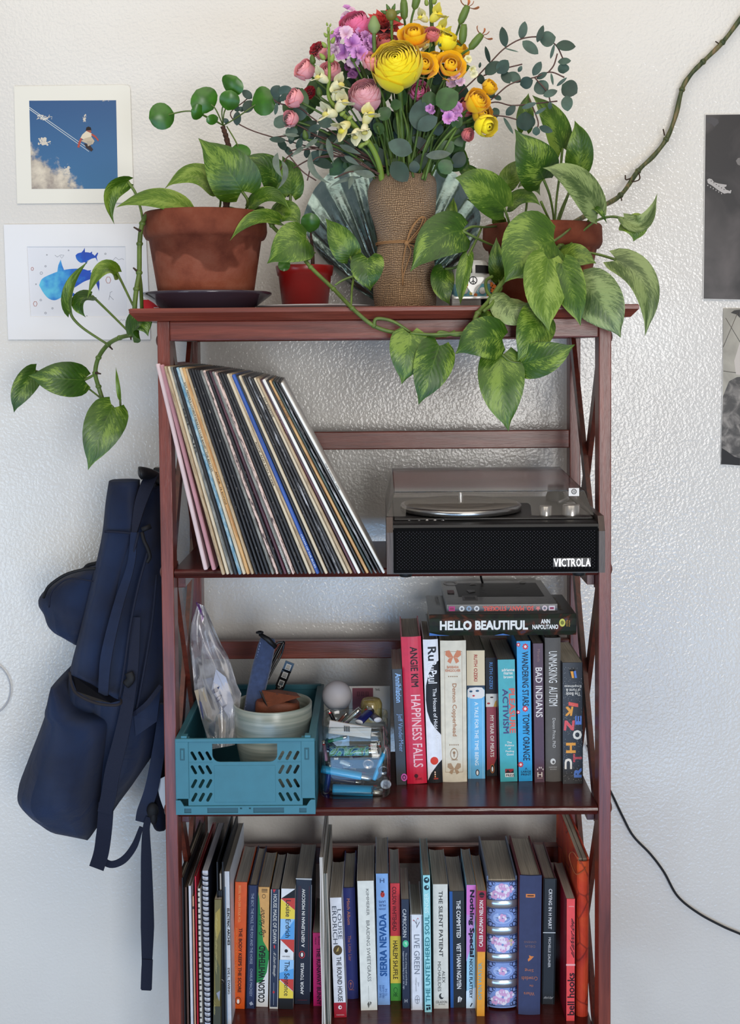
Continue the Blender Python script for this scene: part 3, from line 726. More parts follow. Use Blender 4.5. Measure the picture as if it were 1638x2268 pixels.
book('hardback_book', 'royal blue hardback with small copper lettering', K8, [(1252, 590), (1340, 583), (1365, 1358), (1280, 1362)], Z4, .15, (34, 40, 104), hard=True, gloss=.55, round_=.002,
 texts=[('Mitch Albom', (186, 120, 100), 1286, 658, 1308, 840, 'D', .008), ('The Little Liar', (160, 100, 96), 1294, 915, 1316, 1092, 'D', .004), ('HARPER', (150, 96, 92), 1300, 1290, 1336, 1298, 'H')], prints=[((160, 100, 96), p) for p in ring(.42, .87, .22, .045, .88)] + [((160, 100, 96), disc(.42, .858, .08, .012)), ((160, 100, 96), rect(.40, .85, .44, .895))], group=G4)
book('paperback', 'thick pale grey paperback with a spaced capital title', K8, [(1350, 545), (1478, 535), (1495, 1440), (1385, 1445)], Z4, .145, (214, 214, 204), pages=PG_GREY,
 texts=[('KIMMERER', (110, 112, 110), 1420, 596, 1440, 780, 'D'), ('BRAIDING SWEETGRASS', (110, 112, 110), 1424, 815, 1448, 1240, 'D')], prints=[((130, 130, 126), rect(.49, .81, .505, .92)), ((90, 90, 84), [(.4, .95), (.5, .93), (.55, .955), (.47, .985)]), ((90, 90, 84), [(.56, .93), (.66, .94), (.58, .965)])], group=G4)
book('paperback', 'light blue paperback with dark blue capitals and a red beetle', K8, [(1483, 490), (1575, 488), (1587, 1403), (1500, 1405)], Z4, .15, (128, 166, 214), gloss=.3,
 texts=[('H', (60, 84, 124), 1514, 522, 1546, 552, 'H', .01), ('LAWS', (50, 78, 130), 1508, 676, 1554, 692, 'F', .008), ('JOHN', (50, 78, 130), 1508, 724, 1556, 740, 'F', .008), ('MUIR', (50, 78, 130), 1508, 700, 1556, 716, 'F', .008), ('SIERRA NEVADA', (24, 78, 140), 1512, 768, 1562, 1202, 'U', .02), ('THE LAWS', (50, 90, 150), 1512, 1265, 1526, 1355, 'U'), ('FIELD GUIDE', (50, 90, 150), 1532, 1265, 1546, 1355, 'U'), ('TO THE', (50, 90, 150), 1552, 1290, 1566, 1340, 'U')],
 prints=[((178, 52, 44), disc(.52, .158, .17, .022)), ((60, 20, 20), disc(.45, .152, .03, .005)), ((60, 20, 20), disc(.60, .16, .03, .005)), ((70, 20, 24), [(.4, .13), (.64, .13), (.58, .142), (.46, .142)])], group=G4)
book('paperback', 'paperback banded red, yellow and green with black capitals', K9, [(65, 518), (135, 515), (137, 1275), (75, 1278)], Z4, .14, (204, 44, 46),
 prints=[((226, 196, 66), rect(0, .447, 1, .85)), ((74, 152, 60), rect(0, .85, 1, 1))] + [((30, 90, 36), p) for p in ring(.48, .91, .2, .026, .8)],
 texts=[('COLSON WHITEHEAD', (70, 12, 20), 82, 538, 110, 822, 'D', .01), ('HARLEM SHUFFLE', (50, 36, 14), 88, 886, 118, 1135, 'D', .01), ('HK', (30, 90, 36), 92, 1226, 118, 1250, 'H', .02)], group=G4)
book('paperback', 'slim dark navy paperback with a mint green disc on the spine', K9, [(138, 622), (193, 620), (200, 1325), (148, 1328)], Z4, .125, (26, 36, 58),
 prints=[((76, 186, 138), disc(.5, .405, .36, .033)), ((220, 240, 230), rect(.36, .395, .58, .40)), ((220, 240, 230), rect(.54, .39, .6, .42))],
 texts=[('CAPRICORN', (206, 208, 210), 150, 682, 174, 864, 'D'), ('The art of living well and finding', (190, 194, 200), 166, 965, 178, 1175, 'D'), ('happiness according to your star sign', (190, 194, 200), 150, 955, 162, 1200, 'D'), ('H', (190, 194, 200), 164, 1265, 180, 1288, 'H')], group=G4)
book('hardback_book', 'short white book with grey capitals and a small sprig drawing', K9, [(200, 722), (278, 718), (283, 1338), (205, 1335)], Z4, .125, (212, 214, 220), hard=True, pages=PG_GREY,
 texts=[('LIVE GREEN', (110, 116, 128), 224, 848, 260, 1102, 'D', .0), ('Jen', (120, 124, 132), 246, 1156, 258, 1182, 'D'), ('Chillingsworth', (130, 134, 142), 230, 1125, 242, 1215, 'D')],
 prints=[((100, 100, 110), rect(.50, .04, .53, .14)), ((100, 100, 110), [(.5, .10), (.3, .06), (.33, .055), (.53, .09)]), ((170, 90, 100), disc(.26, .058, .05, .008)), ((170, 90, 100), disc(.62, .04, .05, .008)), ((100, 100, 110), [(.52, .12), (.75, .07), (.78, .075), (.53, .135)])] + [((110, 116, 128), p) for p in ring(.52, .89, .2, .045, .9)] + [((110, 116, 128), rect(.5, .86, .53, .93)), ((110, 116, 128), rect(.34, .887, .7, .892))], group=G4)
book('paperback', 'slim aqua paperback with a teal serif style title', K9, [(280, 465), (328, 463), (342, 1352), (290, 1350)], Z4, .15, (146, 206, 212),
 prints=[((22, 44, 56), disc(.5, .035, .36, .022)), ((146, 206, 212), [(.3, .03), (.7, .02), (.6, .04)]), ((22, 44, 56), disc(.5, .09, .34, .018)), ((146, 206, 212), disc(.62, .085, .12, .008)), ((22, 44, 56), rect(.2, .945, .8, .955)), ((22, 44, 56), rect(.25, .965, .5, .985)), ((22, 44, 56), rect(.55, .96, .8, .98))],
 texts=[('THE UNTETHERED SOUL', (36, 116, 128), 296, 722, 326, 1284, 'U', .006), ('SINGER', (206, 236, 236), 292, 578, 318, 708, 'U', .004)], group=G4)
book('paperback', 'wide off white paperback with spaced black capitals and a crescent emblem', K9, [(342, 525), (445, 520), (448, 1325), (352, 1330)], Z4, .14, (208, 206, 196),
 texts=[('THE SILENT PATIENT', (44, 46, 48), 384, 566, 410, 990, 'D', .006), ('ALEX', (60, 62, 62), 406, 1082, 424, 1160, 'D'), ('MICHAELIDES', (60, 62, 62), 378, 1022, 398, 1215, 'D'), ('CELADON', (70, 72, 70), 366, 1276, 436, 1292, 'H', .004), ('BOOKS', (90, 92, 90), 384, 1296, 424, 1304, 'H')], prints=[((40, 42, 42), disc(.52, .90, .16, .024)), ((208, 206, 196), disc(.60, .893, .12, .018))], group=G4)
book('paperback', 'black paperback with a blue left edge and bold white capitals', K9, [(450, 572), (553, 565), (555, 1318), (463, 1325)], Z4, .14, (22, 24, 28), side=(30, 66, 120),
 prints=[((34, 84, 150), rect(0, 0, .2, 1)), ((210, 212, 214), [(.5, .91), (.62, .90), (.60, .95), (.48, .955)]), ((210, 212, 214), [(.64, .905), (.78, .92), (.66, .955)])],
 texts=[('THE COMMITTED', (222, 222, 222), 498, 626, 526, 868, 'D', .014), ('VIET THANH NGUYEN', (222, 222, 222), 500, 902, 528, 1198, 'D', .014)], group=G4)
book('paperback', 'slim paperback fading from pink to blue with heavy black title', K9, [(563, 530), (625, 525), (620, 1325), (562, 1325)], Z4, .145, (150, 200, 226),
 prints=[((206, 118, 196), rect(0, 0, 1, .24)), ((190, 140, 204), [(0, .24), (1, .24), (.5, .5), (0, .62)]), ((206, 226, 240), [(0, .86), (1, .83), (1, 1), (0, 1)]), ((24, 40, 60), [(.4, .985), (.6, .955), (.7, .96), (.5, .99)])],
 texts=[('Nothing Special', (26, 20, 40), 576, 558, 614, 992, 'D', .03), ('NICOLE FLATTERY', (22, 30, 50), 582, 1005, 602, 1260, 'D', .014)], group=G4)
book('paperback', 'slim paperback half crimson, half amber', K9, [(637, 568), (688, 563), (685, 1375), (625, 1378)], Z4, .14, (222, 150, 46),
 prints=[((150, 34, 58), rect(0, 0, 1, .485)), ((30, 16, 22), disc(.5, .032, .32, .022)), ((150, 34, 58), rect(.2, .036, .8, .04))],
 texts=[('CALEB AZUMAH NELSON', (230, 222, 220), 646, 626, 670, 926, 'U', .012), ('OPEN WATER', (122, 164, 170), 638, 1030, 662, 1270, 'U', .012)], group=G4)
def ornate_book():
 """hardback with a rounded, ribbed floral spine"""
 ox, oy, s = K9
 q = [(698, 490), (900, 485), (898, 1330), (695, 1320)]
 P = [(ox + x / s, oy + y / s) for x, y in q]
 B = UZ((P[2][0] + P[3][0]) / 2, (P[2][1] + P[3][1]) / 2, Z4)
 Y = B.y; T = U((P[0][0] + P[1][0]) / 2, (P[0][1] + P[1][1]) / 2, Y)
 hw = (U(*P[1], Y) - U(*P[0], Y)).length / 2 - .0005; h = (T - B).z
 root = thing('hardback_book', 'very thick powder blue hardback with flowers and silver bands on a rounded spine', 'book', B, G4)
 bl = cover_mat((128, 152, 206), .35)
 n = 12; bulge = .009
 def pt(u, z, lift=0): return V((u * hw, -bulge * math.sqrt(max(0, 1 - u * u)) * 1.0 - lift + .004, z))
 mb = MB()
 prof = [(pt(-1 + 2 * i / n, 0).x, pt(-1 + 2 * i / n, 0).y) for i in range(n + 1)]
 mb.prism(prof + [(x, y + .003) for x, y in reversed(prof)], .003, h - .003, 'XY')
 for sg in (-1, 1):
  a, b = sorted((sg * hw, sg * (hw - .0028)))
  mb.box((a, .003, 0), (b, .165, h + .004), 1, bev=.0008)
 part('cover', mb, [bl, cover_mat((92, 104, 128), .4)], root, local=True)
 mb = MB(); mb.box((-hw + .003, .004, .004), (hw - .003, .16, h - .002)); part('pages', mb, PG_CREAM, root, local=True)
 silver = M('silver_band', (196, 206, 220), .22, metal=.85)
 for v in (.185, .39, .598, .80):
  z = h * (1 - v)
  mb = MB()
  rows = [[pt(-1 + 2 * i / n, z + dz, lf) for i in range(n + 1)] for dz, lf in ((-.0065, .0001), (-.004, .0016), (0, .0022), (.004, .0016), (.0065, .0001))]
  mb.grid(rows); part('spine_band', mb, silver, root, local=True)
 ink = C(46, 56, 92); pk = C(206, 160, 200); pw = C(226, 220, 232); gd = C(196, 180, 150); lg = C(160, 182, 226)
 mb = MB()
 zones = [(.0, .17, 'a'), (.205, .375, 'b'), (.41, .58, 'c'), (.62, .78, 'b'), (.815, .985, 'a')]
 def flower(u, z, r, m, k=7, lift=.0006):
  for ring_, rr in ((k, r), (k - 2, r * .6)):
   for i in range(ring_):
    a = 2 * math.pi * i / ring_ + ring_
    cu, cz = u + rr * .62 * math.cos(a) / hw, z + rr * .62 * math.sin(a)
    q_ = [pt(max(-.97, min(.97, cu + rr * .42 * math.cos(t) / hw)), cz + rr * .42 * math.sin(t), lift + (.0003 if rr < r else 0)) for t in [2 * math.pi * j / 8 for j in range(8)]]
    mb.add(q_, [tuple(range(8))], m if (i + ring_) % 3 else 1 + (m == 1))
 for a, b, kind in zones:
  z1, z0 = h * (1 - a) - .003, h * (1 - b) + .003
  zm = (z0 + z1) / 2; hh = (z1 - z0) / 2
  for zz in (z0, z1):                              # ruled lines
   mb.grid([[pt(-.96 + 1.92 * i / n, zz - .0004, .0004) for i in range(n + 1)], [pt(-.96 + 1.92 * i / n, zz + .0004, .0004) for i in range(n + 1)]], 0)
  for sx in (-1, 1):                               # corner scrolls
   for sz in (-1, 1):
    for j, (uu, zz, rr) in enumerate(((.78, .72, .0045), (.58, .80, .003), (.84, .38, .003), (.9, .82, .0022))):
     for i in range(8):
      a0, a1 = 2 * math.pi * i / 9, 2 * math.pi * (i + 1) / 9
      c_u, c_z = sx * uu, zm + sz * zz * hh
      mb.add([pt(max(-.99, min(.99, c_u + rr * k * math.cos(t) / hw)), c_z + rr * k * math.sin(t), .0004) for k, t in ((1, a0), (1, a1), (.7, a1), (.7, a0))], [(0, 1, 2, 3)], 0)
  if kind == 'b':
   mb.add([pt(.62 * math.cos(t), zm + hh * .62 * math.sin(t), .0003) for t in [2 * math.pi * j / 20 for j in range(20)]], [tuple(range(20))], 4)
   flower(0, zm, .007, 1, 6)
   for sg in (-1, 1):
    mb.add([pt(sg * .15, zm + .001, .0005), pt(sg * .5, zm, .0005), pt(sg * .15, zm - .001, .0005)], [(0, 1, 2)], 0)
  else:
   flower(0, zm, .013, 2 if kind == 'c' else 1, 8)
   flower(-.5, zm + (.006 if kind == 'c' else -.006), .007, 1, 6); flower(.52, zm + .003, .006, 3 if kind == 'c' else 1, 5)
 part('spine_print', mb, [ink, pk, pw, gd, lg], root, local=True)
ornate_book()
book('hardback_book', 'slate blue cloth hardback with red board edges and a copper dragonfly', K9, [(905, 470), (1055, 460), (1035, 1365), (903, 1365)], Z4, .16, (50, 58, 92), hard=True, side=(110, 40, 46), gloss=.75, round_=.002,
 texts=[('Where', (176, 110, 84), 935, 1215, 1000, 1238, 'F'), ('the', (176, 110, 84), 970, 1168, 994, 1184, 'F'), ('Crawdads', (176, 110, 84), 920, 1115, 1020, 1140, 'F'), ('Sing', (176, 110, 84), 940, 1062, 996, 1085, 'F'), ('DELIA', (120, 96, 100), 940, 912, 1006, 928, 'F'), ('OWENS', (120, 96, 100), 934, 884, 1014, 898, 'F')],
 prints=[((206, 124, 66), rect(.28, .13, .70, .155)), ((70, 40, 30), rect(.34, .138, .64, .147)), ((206, 124, 66), [(.40, .60), (.52, .575), (.68, .578), (.55, .60), (.42, .615)]), ((206, 124, 66), [(.45, .57), (.52, .572), (.56, .60), (.5, .598)])], group=G4)
book('hardback_book', 'black hardback with plum boards, white capitals and a thin white rule', K9, [(1065, 490), (1145, 485), (1135, 1300), (1048, 1300)], Z4, .15, (30, 36, 42), hard=True, side=(96, 34, 52), gloss=.5, pages=PG_GREY,
 texts=[('CRYING IN H MART', (226, 226, 226), 1094, 552, 1116, 812, 'D', .012), ('MICHELLE ZAUNER', (210, 210, 210), 1092, 865, 1108, 1060, 'D', .01), ('Alfred A. Knopf', (200, 200, 200), 1054, 1248, 1130, 1268, 'H', .004, .25)], prints=[((210, 214, 216), rect(0.02, .425, .98, .432))], group=G4)
book('paperback', 'coral red paperback with black lower case serif style title near the right post', K9, [(1210, 620), (1268, 615), (1265, 1410), (1207, 1405)], Z4, .14, (222, 70, 70), side=(140, 16, 40),
 texts=[('all about love', (40, 14, 22), 1234, 720, 1260, 1002, 'U', .012, .2), ('bell hooks', (40, 14, 22), 1216, 1095, 1262, 1370, 'U', .012), ('harper', (240, 200, 200), 1224, 660, 1258, 670, 'F')], prints=[((238, 190, 190), rect(0, .532, 1, .537)), ((238, 190, 190), rect(0, .541, 1, .546))], group=G4)
def album_book():
 ox, oy, s = K9
 P = [(ox + x / s, oy + y / s) for x, y in [(1280, 360), (1360, 365), (1345, 1365), (1275, 1365)]]
 B = UZ((P[2][0] + P[3][0]) / 2, (P[2][1] + P[3][1]) / 2, Z4)
 Y = B.y; T = U((P[0][0] + P[1][0]) / 2, (P[0][1] + P[1][1]) / 2, Y)
 hw = (U(*P[1], Y) - U(*P[0], Y)).length / 2; h = T.z - B.z; dp = .225
 root = thing('photo_album', 'tall orange fabric covered album with thick uneven pages at the right end', 'album', B, rot=(0, math.atan2(T.x - B.x, h) * .7, 0))
 m, nt, b = new_mat('orange_marbled_cloth')
 co = coord(nt)
 n = nd(nt, 'ShaderNodeTexNoise', Scale=14.0, Detail=4.0, Distortion=1.2); nt.links.new(co, n.inputs['Vector'])
 v = nd(nt, 'ShaderNodeTexVoronoi', Scale=16.0, feature='DISTANCE_TO_EDGE'); nt.links.new(co, v.inputs['Vector'])
 r = ramp(nt, n.outputs['Fac'], [(.3, (176, 40, 22)), (.52, (206, 62, 24)), (.72, (222, 100, 26))])
 r2 = ramp(nt, v.outputs['Distance'], [(0.0, (110, 40, 20)), (.03, (255, 255, 255))])
 mx = nt.nodes.new('ShaderNodeMix'); mx.data_type = 'RGBA'; mx.blend_type = 'MULTIPLY'; mx.inputs[0].default_value = .7
 nt.links.new(r.outputs['Color'], mx.inputs[6]); nt.links.new(r2.outputs['Color'], mx.inputs[7]); nt.links.new(mx.outputs[2], b.inputs['Base Color'])
 n2 = nd(nt, 'ShaderNodeTexNoise', Scale=1.0, Detail=2.0); nt.links.new(coord(nt, scale=(1200, 1200, 300)), n2.inputs['Vector']); bump(nt, b, n2.outputs['Fac'], .5, .001)
 b.inputs['Roughness'].default_value = .7
 mb = MB()
 n_ = 8; prof = [(-hw * math.cos(math.pi * i / n_), -hw * .8 * math.sin(math.pi * i / n_)) for i in range(n_ + 1)]
 mb.prism(prof + [(x * .86, y * .8 + .001) for x, y in reversed(prof)], 0, h, 'XY')
 for sg in (-1, 1):
  a, c = sorted((sg * hw, sg * (hw - .003)))
  mb.box((a, 0, 0), (c, dp, h + .004), bev=.001)
 part('cover', mb, m, root, local=True)
 for a, c in ((-.92, -.05), (.02, .84)):
  mb = MB(); mb.box((hw * a, .004, .004), (hw * c, dp - .006, h + .0005), bev=.001); part('page_block', mb, PG_CREAM, root, local=True)
 mb = MB(); mb.tube(bez([(-hw * .5, -hw * .7, h - .004), (-hw * 1.6, .0, h + .012), (-hw * 1.9, .02, h - .004), (-hw * 1.3, -hw * .6, h - .02), (-hw * .2, -hw * 1.0, h - .014), (hw * .3, -hw, h - .008)], 6), .0007, 6)
 part('cord', mb, M('tan_cord', (150, 84, 50), .8), root, local=True)
album_book()
# --- folders, notebooks and magazines at the left end of the lowest tier
def slab(name, label, cat, x0, x1, ytop, depth, col, yb, hgt_extra=0, mats=None, lean=0, group=None, parts=None, rough=.55):
 """thin upright item: pixel columns of its front edge at the bottom of the frame, pixel row of its top, front depth yb"""
 a = U(x0, 2230, yb); b = U(x1, 2230, yb); t = U((x0 + x1) / 2, ytop, yb)
 wdt = b.x - a.x; h = t.z - Z4
 root = thing(name, label, cat, ((a.x + b.x) / 2, yb, Z4), group, rot=(0, lean, 0))
 return root, wdt, h
def simple_slab(name, label, cat, x0, x1, ytop, depth, col, yb, inner=None, lean=0, sheets=0):
 root, w_, h = slab(name, label, cat, x0, x1, ytop, depth, col, yb, lean=lean)
 cm = M('stock_%d_%d_%d' % col, col, .5, var=.04, vscale=60)
 mb = MB(); t = min(.0009, w_ * .2)
 mb.box((-w_ / 2, 0, 0), (-w_ / 2 + t, depth, h)); mb.box((w_ / 2 - t, 0, 0), (w_ / 2, depth, h)); mb.box((-w_ / 2, 0, 0), (w_ / 2, t, h))
 part('cover', mb, cm, root, local=True)
 mb = MB()
 k = max(2, int(w_ / .0012))
 for i in range(k):
  x = -w_ / 2 + t + (w_ - 2 * t) * (i + .1) / k
  mb.box((x, t + .0003, .001), (x + (w_ - 2 * t) / k * .75, depth - .002 - .003 * random.random(), h - .002 - .003 * random.random()))
 part('sheets', mb, inner or PG_GREY, root, local=True)
 return root, w_, h
r_, w_, h_ = simple_slab('binder', 'flat black portfolio at the left end of the lowest shelf', 'binder', 398.5, 411.5, 1944, .235, (30, 32, 36), .03)
r_, w_, h_ = simple_slab('folder', 'brown card folder beside the black portfolio', 'folder', 412.5, 419.5, 1965, .22, (92, 66, 54), .035)
r_, w_, h_ = simple_slab('folder', 'white paper folder between the brown and peach folders', 'folder', 420.5, 428.5, 1962, .22, (206, 206, 212), .032)
r_, w_, h_ = simple_slab('folder', 'thin peach coloured folder left of the red folder', 'folder', 429.0, 434.0, 1985, .22, (206, 150, 116), .035)
mb = MB(); mb.add([(-w_ * .3, -.0004, h_ - .02), (w_ * .3, -.0004, h_ - .02), (w_ * .3, -.0004, h_ - .016), (-w_ * .3, -.0004, h_ - .016)], [(0, 1, 2, 3)]); part('mark', mb, C(70, 40, 30), r_, local=True)
r_, w_, h_ = simple_slab('folder', 'thin red folder right of the peach one', 'folder', 434.5, 440.0, 1941, .22, (176, 20, 40), .035)
r_, w_, h_ = simple_slab('paper_sheaf', 'sheaf of cream printed papers between the red folder and the spiral notebook', 'papers', 440.8, 449.0, 1968, .21, (196, 190, 178), .036)
mb = MB()
for i in range(26):
 z = h_ * (1 - i / 26) - .006
 mb.box((-w_ * .35, -.0003, z), (w_ * (.05 + .3 * random.random()), .0002, z + .0025))
part('print_marks', mb, C(60, 56, 54), r_, local=True)
# spiral notebook
r_, w_, h_ = slab('spiral_notebook', 'white spiral notebook with a black wire coil', 'notebook', 450.0, 465.5, 1932, .21, (0, 0, 0), .036)
mb = MB(); mb.box((-w_ / 2 + .001, .006, 0), (w_ / 2 - .001, .2, h_), bev=.0006); part('pages', mb, pages_mat('lined_paper', (206, 206, 214)), r_, local=True)
mb = MB(); mb.box((w_ / 2 - .001, .005, 0), (w_ / 2, .2, h_)); mb.box((-w_ / 2, .005, 0), (-w_ / 2 + .001, .2, h_)); part('cover', mb, C(26, 28, 40), r_, local=True)
nr = 30
me = None
for i in range(nr):
 z = h_ - .008 - i * (h_ - .012) / nr
 if me is None:
  t = MB()
  t.tube([(w_ * .46 * math.cos(a), .006 - w_ * .46 * math.sin(a), .0032 * a / math.pi) for a in [math.pi * k / 10 * 1.0 for k in range(-1, 12)]], .00095, 6)
  me = t.mesh('wire_ring', C(22, 24, 38))
 piece('wire_ring', me, r_, loc=(0, 0, z))
# olive book, ring binder, thin white book
book('paperback', 'olive gold paperback with pale script lettering beside the spiral notebook', K8, [(360, 672), (410, 670), (404, 1600), (352, 1600)], Z4, .20, (104, 94, 46), texts=[('The Coastal Guide to Central California Footpaths', (190, 178, 120), 366, 730, 382, 1210, 'D', 0, .2), ('J. Jenkins', (180, 170, 110), 352, 1370, 368, 1480, 'D', 0, .2)],
 prints=[((150, 132, 66), [(.2, .1), (.8, .06), (.9, .22), (.4, .3), (.1, .2)]), ((82, 82, 54), [(.1, .4), (.8, .5), (.9, .7), (.3, .75)]), ((130, 134, 150), [(.4, .7), (.9, .68), (.8, .76)]), ((60, 62, 50), rect(0, .8, 1, 1))], group=G4)
r_, w_, h_ = slab('ring_binder', 'black ring binder standing between the olive book and the thin white book', 'binder', 485.5, 497.5, 1895, .20, (0, 0, 0), .04)
mb = MB()
for sx in (-1, 1): mb.box((sx * w_ / 2 - .001, 0, 0), (sx * w_ / 2 + .001, .2, h_ - .01))
mb.box((-w_ / 2, 0, 0), (w_ / 2, .0012, h_ * .8))
part('cover', mb, C(20, 21, 24), r_, local=True)
mb = MB(); mb.box((-.0012, .004, .004), (.0012, .19, h_ - .03)); part('sheets', mb, PG_GREY, r_, local=True)
mb = MB(); X = Matrix.Translation((0, -.0006, h_ * .28)) @ Matrix.Rotation(math.pi / 2, 4, 'X')
mb.lathe([(.003, 0), (.0042, .0006), (.003, .0012)], n=14, X=X); part('finger_ring', mb, M('dull_steel', (140, 140, 144), .35, metal=.9), r_, local=True)
r_, w_, h_ = slab('paperback', 'tall thin white paperback with bold black capitals facing the orange one', 'book', 499.0, 513.0, 1930, .2, (0, 0, 0), .055)
mb = MB(); mb.box((-w_ / 2, 0, 0), (w_ / 2, .0008, h_)); mb.box((-w_ / 2, 0, 0), (-w_ / 2 + .0007, .2, h_)); mb.box((w_ / 2 - .0007, 0, 0), (w_ / 2, .2, h_)); part('cover', mb, cover_mat((206, 208, 212)), r_, local=True)
mb = MB(); mb.box((-w_ / 2 + .0007, .001, 0), (w_ / 2 - .0007, .198, h_ - .0005)); part('pages', mb, PG_GREY, r_, local=True)
mb = MB(); mb.box((-w_ * .5, -.0003, 0), (-w_ * .15, .0004, h_ * .9)); part('spine_print', mb, C(120, 140, 160), r_, local=True)
mb = MB()
letter(mb, 'ELECTRIC ARCHES', (-w_ * .02, -.0007, h_ * .52), (w_ * .40, 0, 0), (0, 0, h_ * .24), 'D', 0, .02)
letter(mb, 'EVE L. EWING', (-w_ * .06, -.0007, h_ * .20), (w_ * .34, 0, 0), (0, 0, h_ * .17), 'D', 0, .004)
part('spine_lettering', mb, C(24, 24, 26), r_, local=True)
# magazines
def magazine(label, x0, x1, ytop, yb, lean, col):
 r_, w_, h_ = slab('magazine', label, 'magazine', x0, x1, ytop, .2, (0, 0, 0), yb, lean=lean)
 k = 4
 for i in range(k):
  mb = MB(); x = -w_ / 2 + w_ * i / k
  rows = []
  for j in range(9):
   z = h_ * j / 8; dx = math.sin(j * 1.1 + i) * .0006
   rows.append([(x + dx, .001 * (i % 2), z), (x + w_ / k * .8 + dx, .001 * (i % 2), z), (x + w_ / k * .8 + dx, .2, z), (x + dx, .2, z)])
  mb.grid(rows, closed=True, smooth=False); n = len(mb.v)
  mb.f += [(3, 2, 1, 0), (n - 4, n - 3, n - 2, n - 1)]; mb.m += [0, 0]; mb.sm += [False, False]; mb.uv += [[(0, 0)] * 4] * 2
  part('leaf_bundle', mb, col if i % 2 == 0 else PG_GREY, r_, local=True)
magazine('white spined magazine taller than its neighbours beside the magenta paperback', 712, 721.5, 1899, .045, -.004, M('stock_210_204_198', (210, 204, 198), .4))
magazine('dark edged magazine against the white paperback with bronze seal', 722.5, 732.5, 1935, .05, -.012, M('stock_96_100_92', (96, 100, 92), .4))
# ------------------------------------------------------------------ records
def sleeve_mat(name, c1, c2, mix, scale):
 if name in MATS: return MATS[name]
 m, nt, b = new_mat(name)
 n = nd(nt, 'ShaderNodeTexNoise', Scale=1.0, Detail=4.0, Roughness=.7)
 nt.links.new(coord(nt, scale=(300, 300, scale), rnd=True), n.inputs['Vector'])
 r = ramp(nt, n.outputs['Fac'], [(mix - .06, c1), (mix + .06, c2)])
 nt.links.new(r.outputs['Color'], b.inputs['Base Color'])
 b.inputs['Roughness'].default_value = .42
 MATS[name] = m
 return m
TAN = ('tan card', sleeve_mat('sleeve_tan', (134, 112, 84), (176, 154, 122), .45, 30))
CRM = ('cream card', sleeve_mat('sleeve_cream', (156, 138, 112), (200, 186, 160), .40, 24))
GRY = ('grey card', sleeve_mat('sleeve_grey', (90, 92, 88), (134, 134, 128), .5, 40))
BLK = ('black glossy', sleeve_mat('sleeve_black', (18, 18, 21), (40, 38, 40), .6, 50))
BLW = ('scuffed black', sleeve_mat('sleeve_black_worn', (20, 20, 23), (150, 144, 136), .66, 110))
LBL = ('pale blue speckled', sleeve_mat('sleeve_blue', (92, 134, 156), (158, 180, 186), .5, 60))
ROY = ('royal blue', sleeve_mat('sleeve_royal', (24, 60, 128), (46, 88, 166), .5, 8))
PNK = ('pinkish patterned', sleeve_mat('sleeve_pink', (60, 44, 44), (210, 184, 172), .46, 60))
MAR = ('maroon', sleeve_mat('sleeve_maroon', (44, 20, 32), (84, 38, 52), .5, 10))
WHT = ('white', sleeve_mat('sleeve_white', (196, 192, 186), (230, 228, 222), .4, 10))
GRN = ('dark green', sleeve_mat('sleeve_green', (20, 40, 40), (58, 78, 74), .55, 30))
SIL = ('black and silver', sleeve_mat('sleeve_silver', (24, 24, 28), (176, 178, 182), .56, 26))
ORG_ = ('orange tan', sleeve_mat('sleeve_orange', (168, 120, 70), (206, 166, 110), .5, 18))
seq = [TAN, CRM, GRY, BLK, LBL, CRM, ORG_, TAN, BLW, BLK, BLW, BLK, GRY, PNK, BLW, MAR, GRY, PNK, BLK, BLW, BLK, CRM, TAN, ROY, BLK, CRM, BLW, BLK, SIL, BLW, CRM, TAN, MAR, WHT, BLK, ORG_, GRN, SIL, BLK, WHT]
spine_text = {2: ('BEL AIR', (40, 40, 40), .20, .42), 5: ("SGT. PEPPER'S LONELY HEARTS CLUB BAND - THE BEATLES", (54, 44, 36), .07, .50), 6: ('AFFAIR  16 SONGS', (70, 48, 28), .5, .66),
   16: ('LONDON 223 HOUSE', (210, 210, 206), .86, .99), 21: ('ROCK AND ROLL SUPER', (60, 50, 40), .34, .56), 23: ('CREAM OF THE BLUES', (180, 196, 226), .8, .97), 26: ('SANTANA', (120, 116, 110), .9, .97), 30: ('PAT BENATAR', (90, 84, 76), .1, .2), 32: ('BELLA DONNA', (150, 110, 120), .16, .28), 35: ('ELECTRIC LP GAME', (120, 90, 60), .10, .19), 39: ('THE BASEMENT TAPES', (90, 90, 90), .42, .56)}
GL = 'record sleeves leaning on the second shelf'
LP = .3145
FYL = -.047
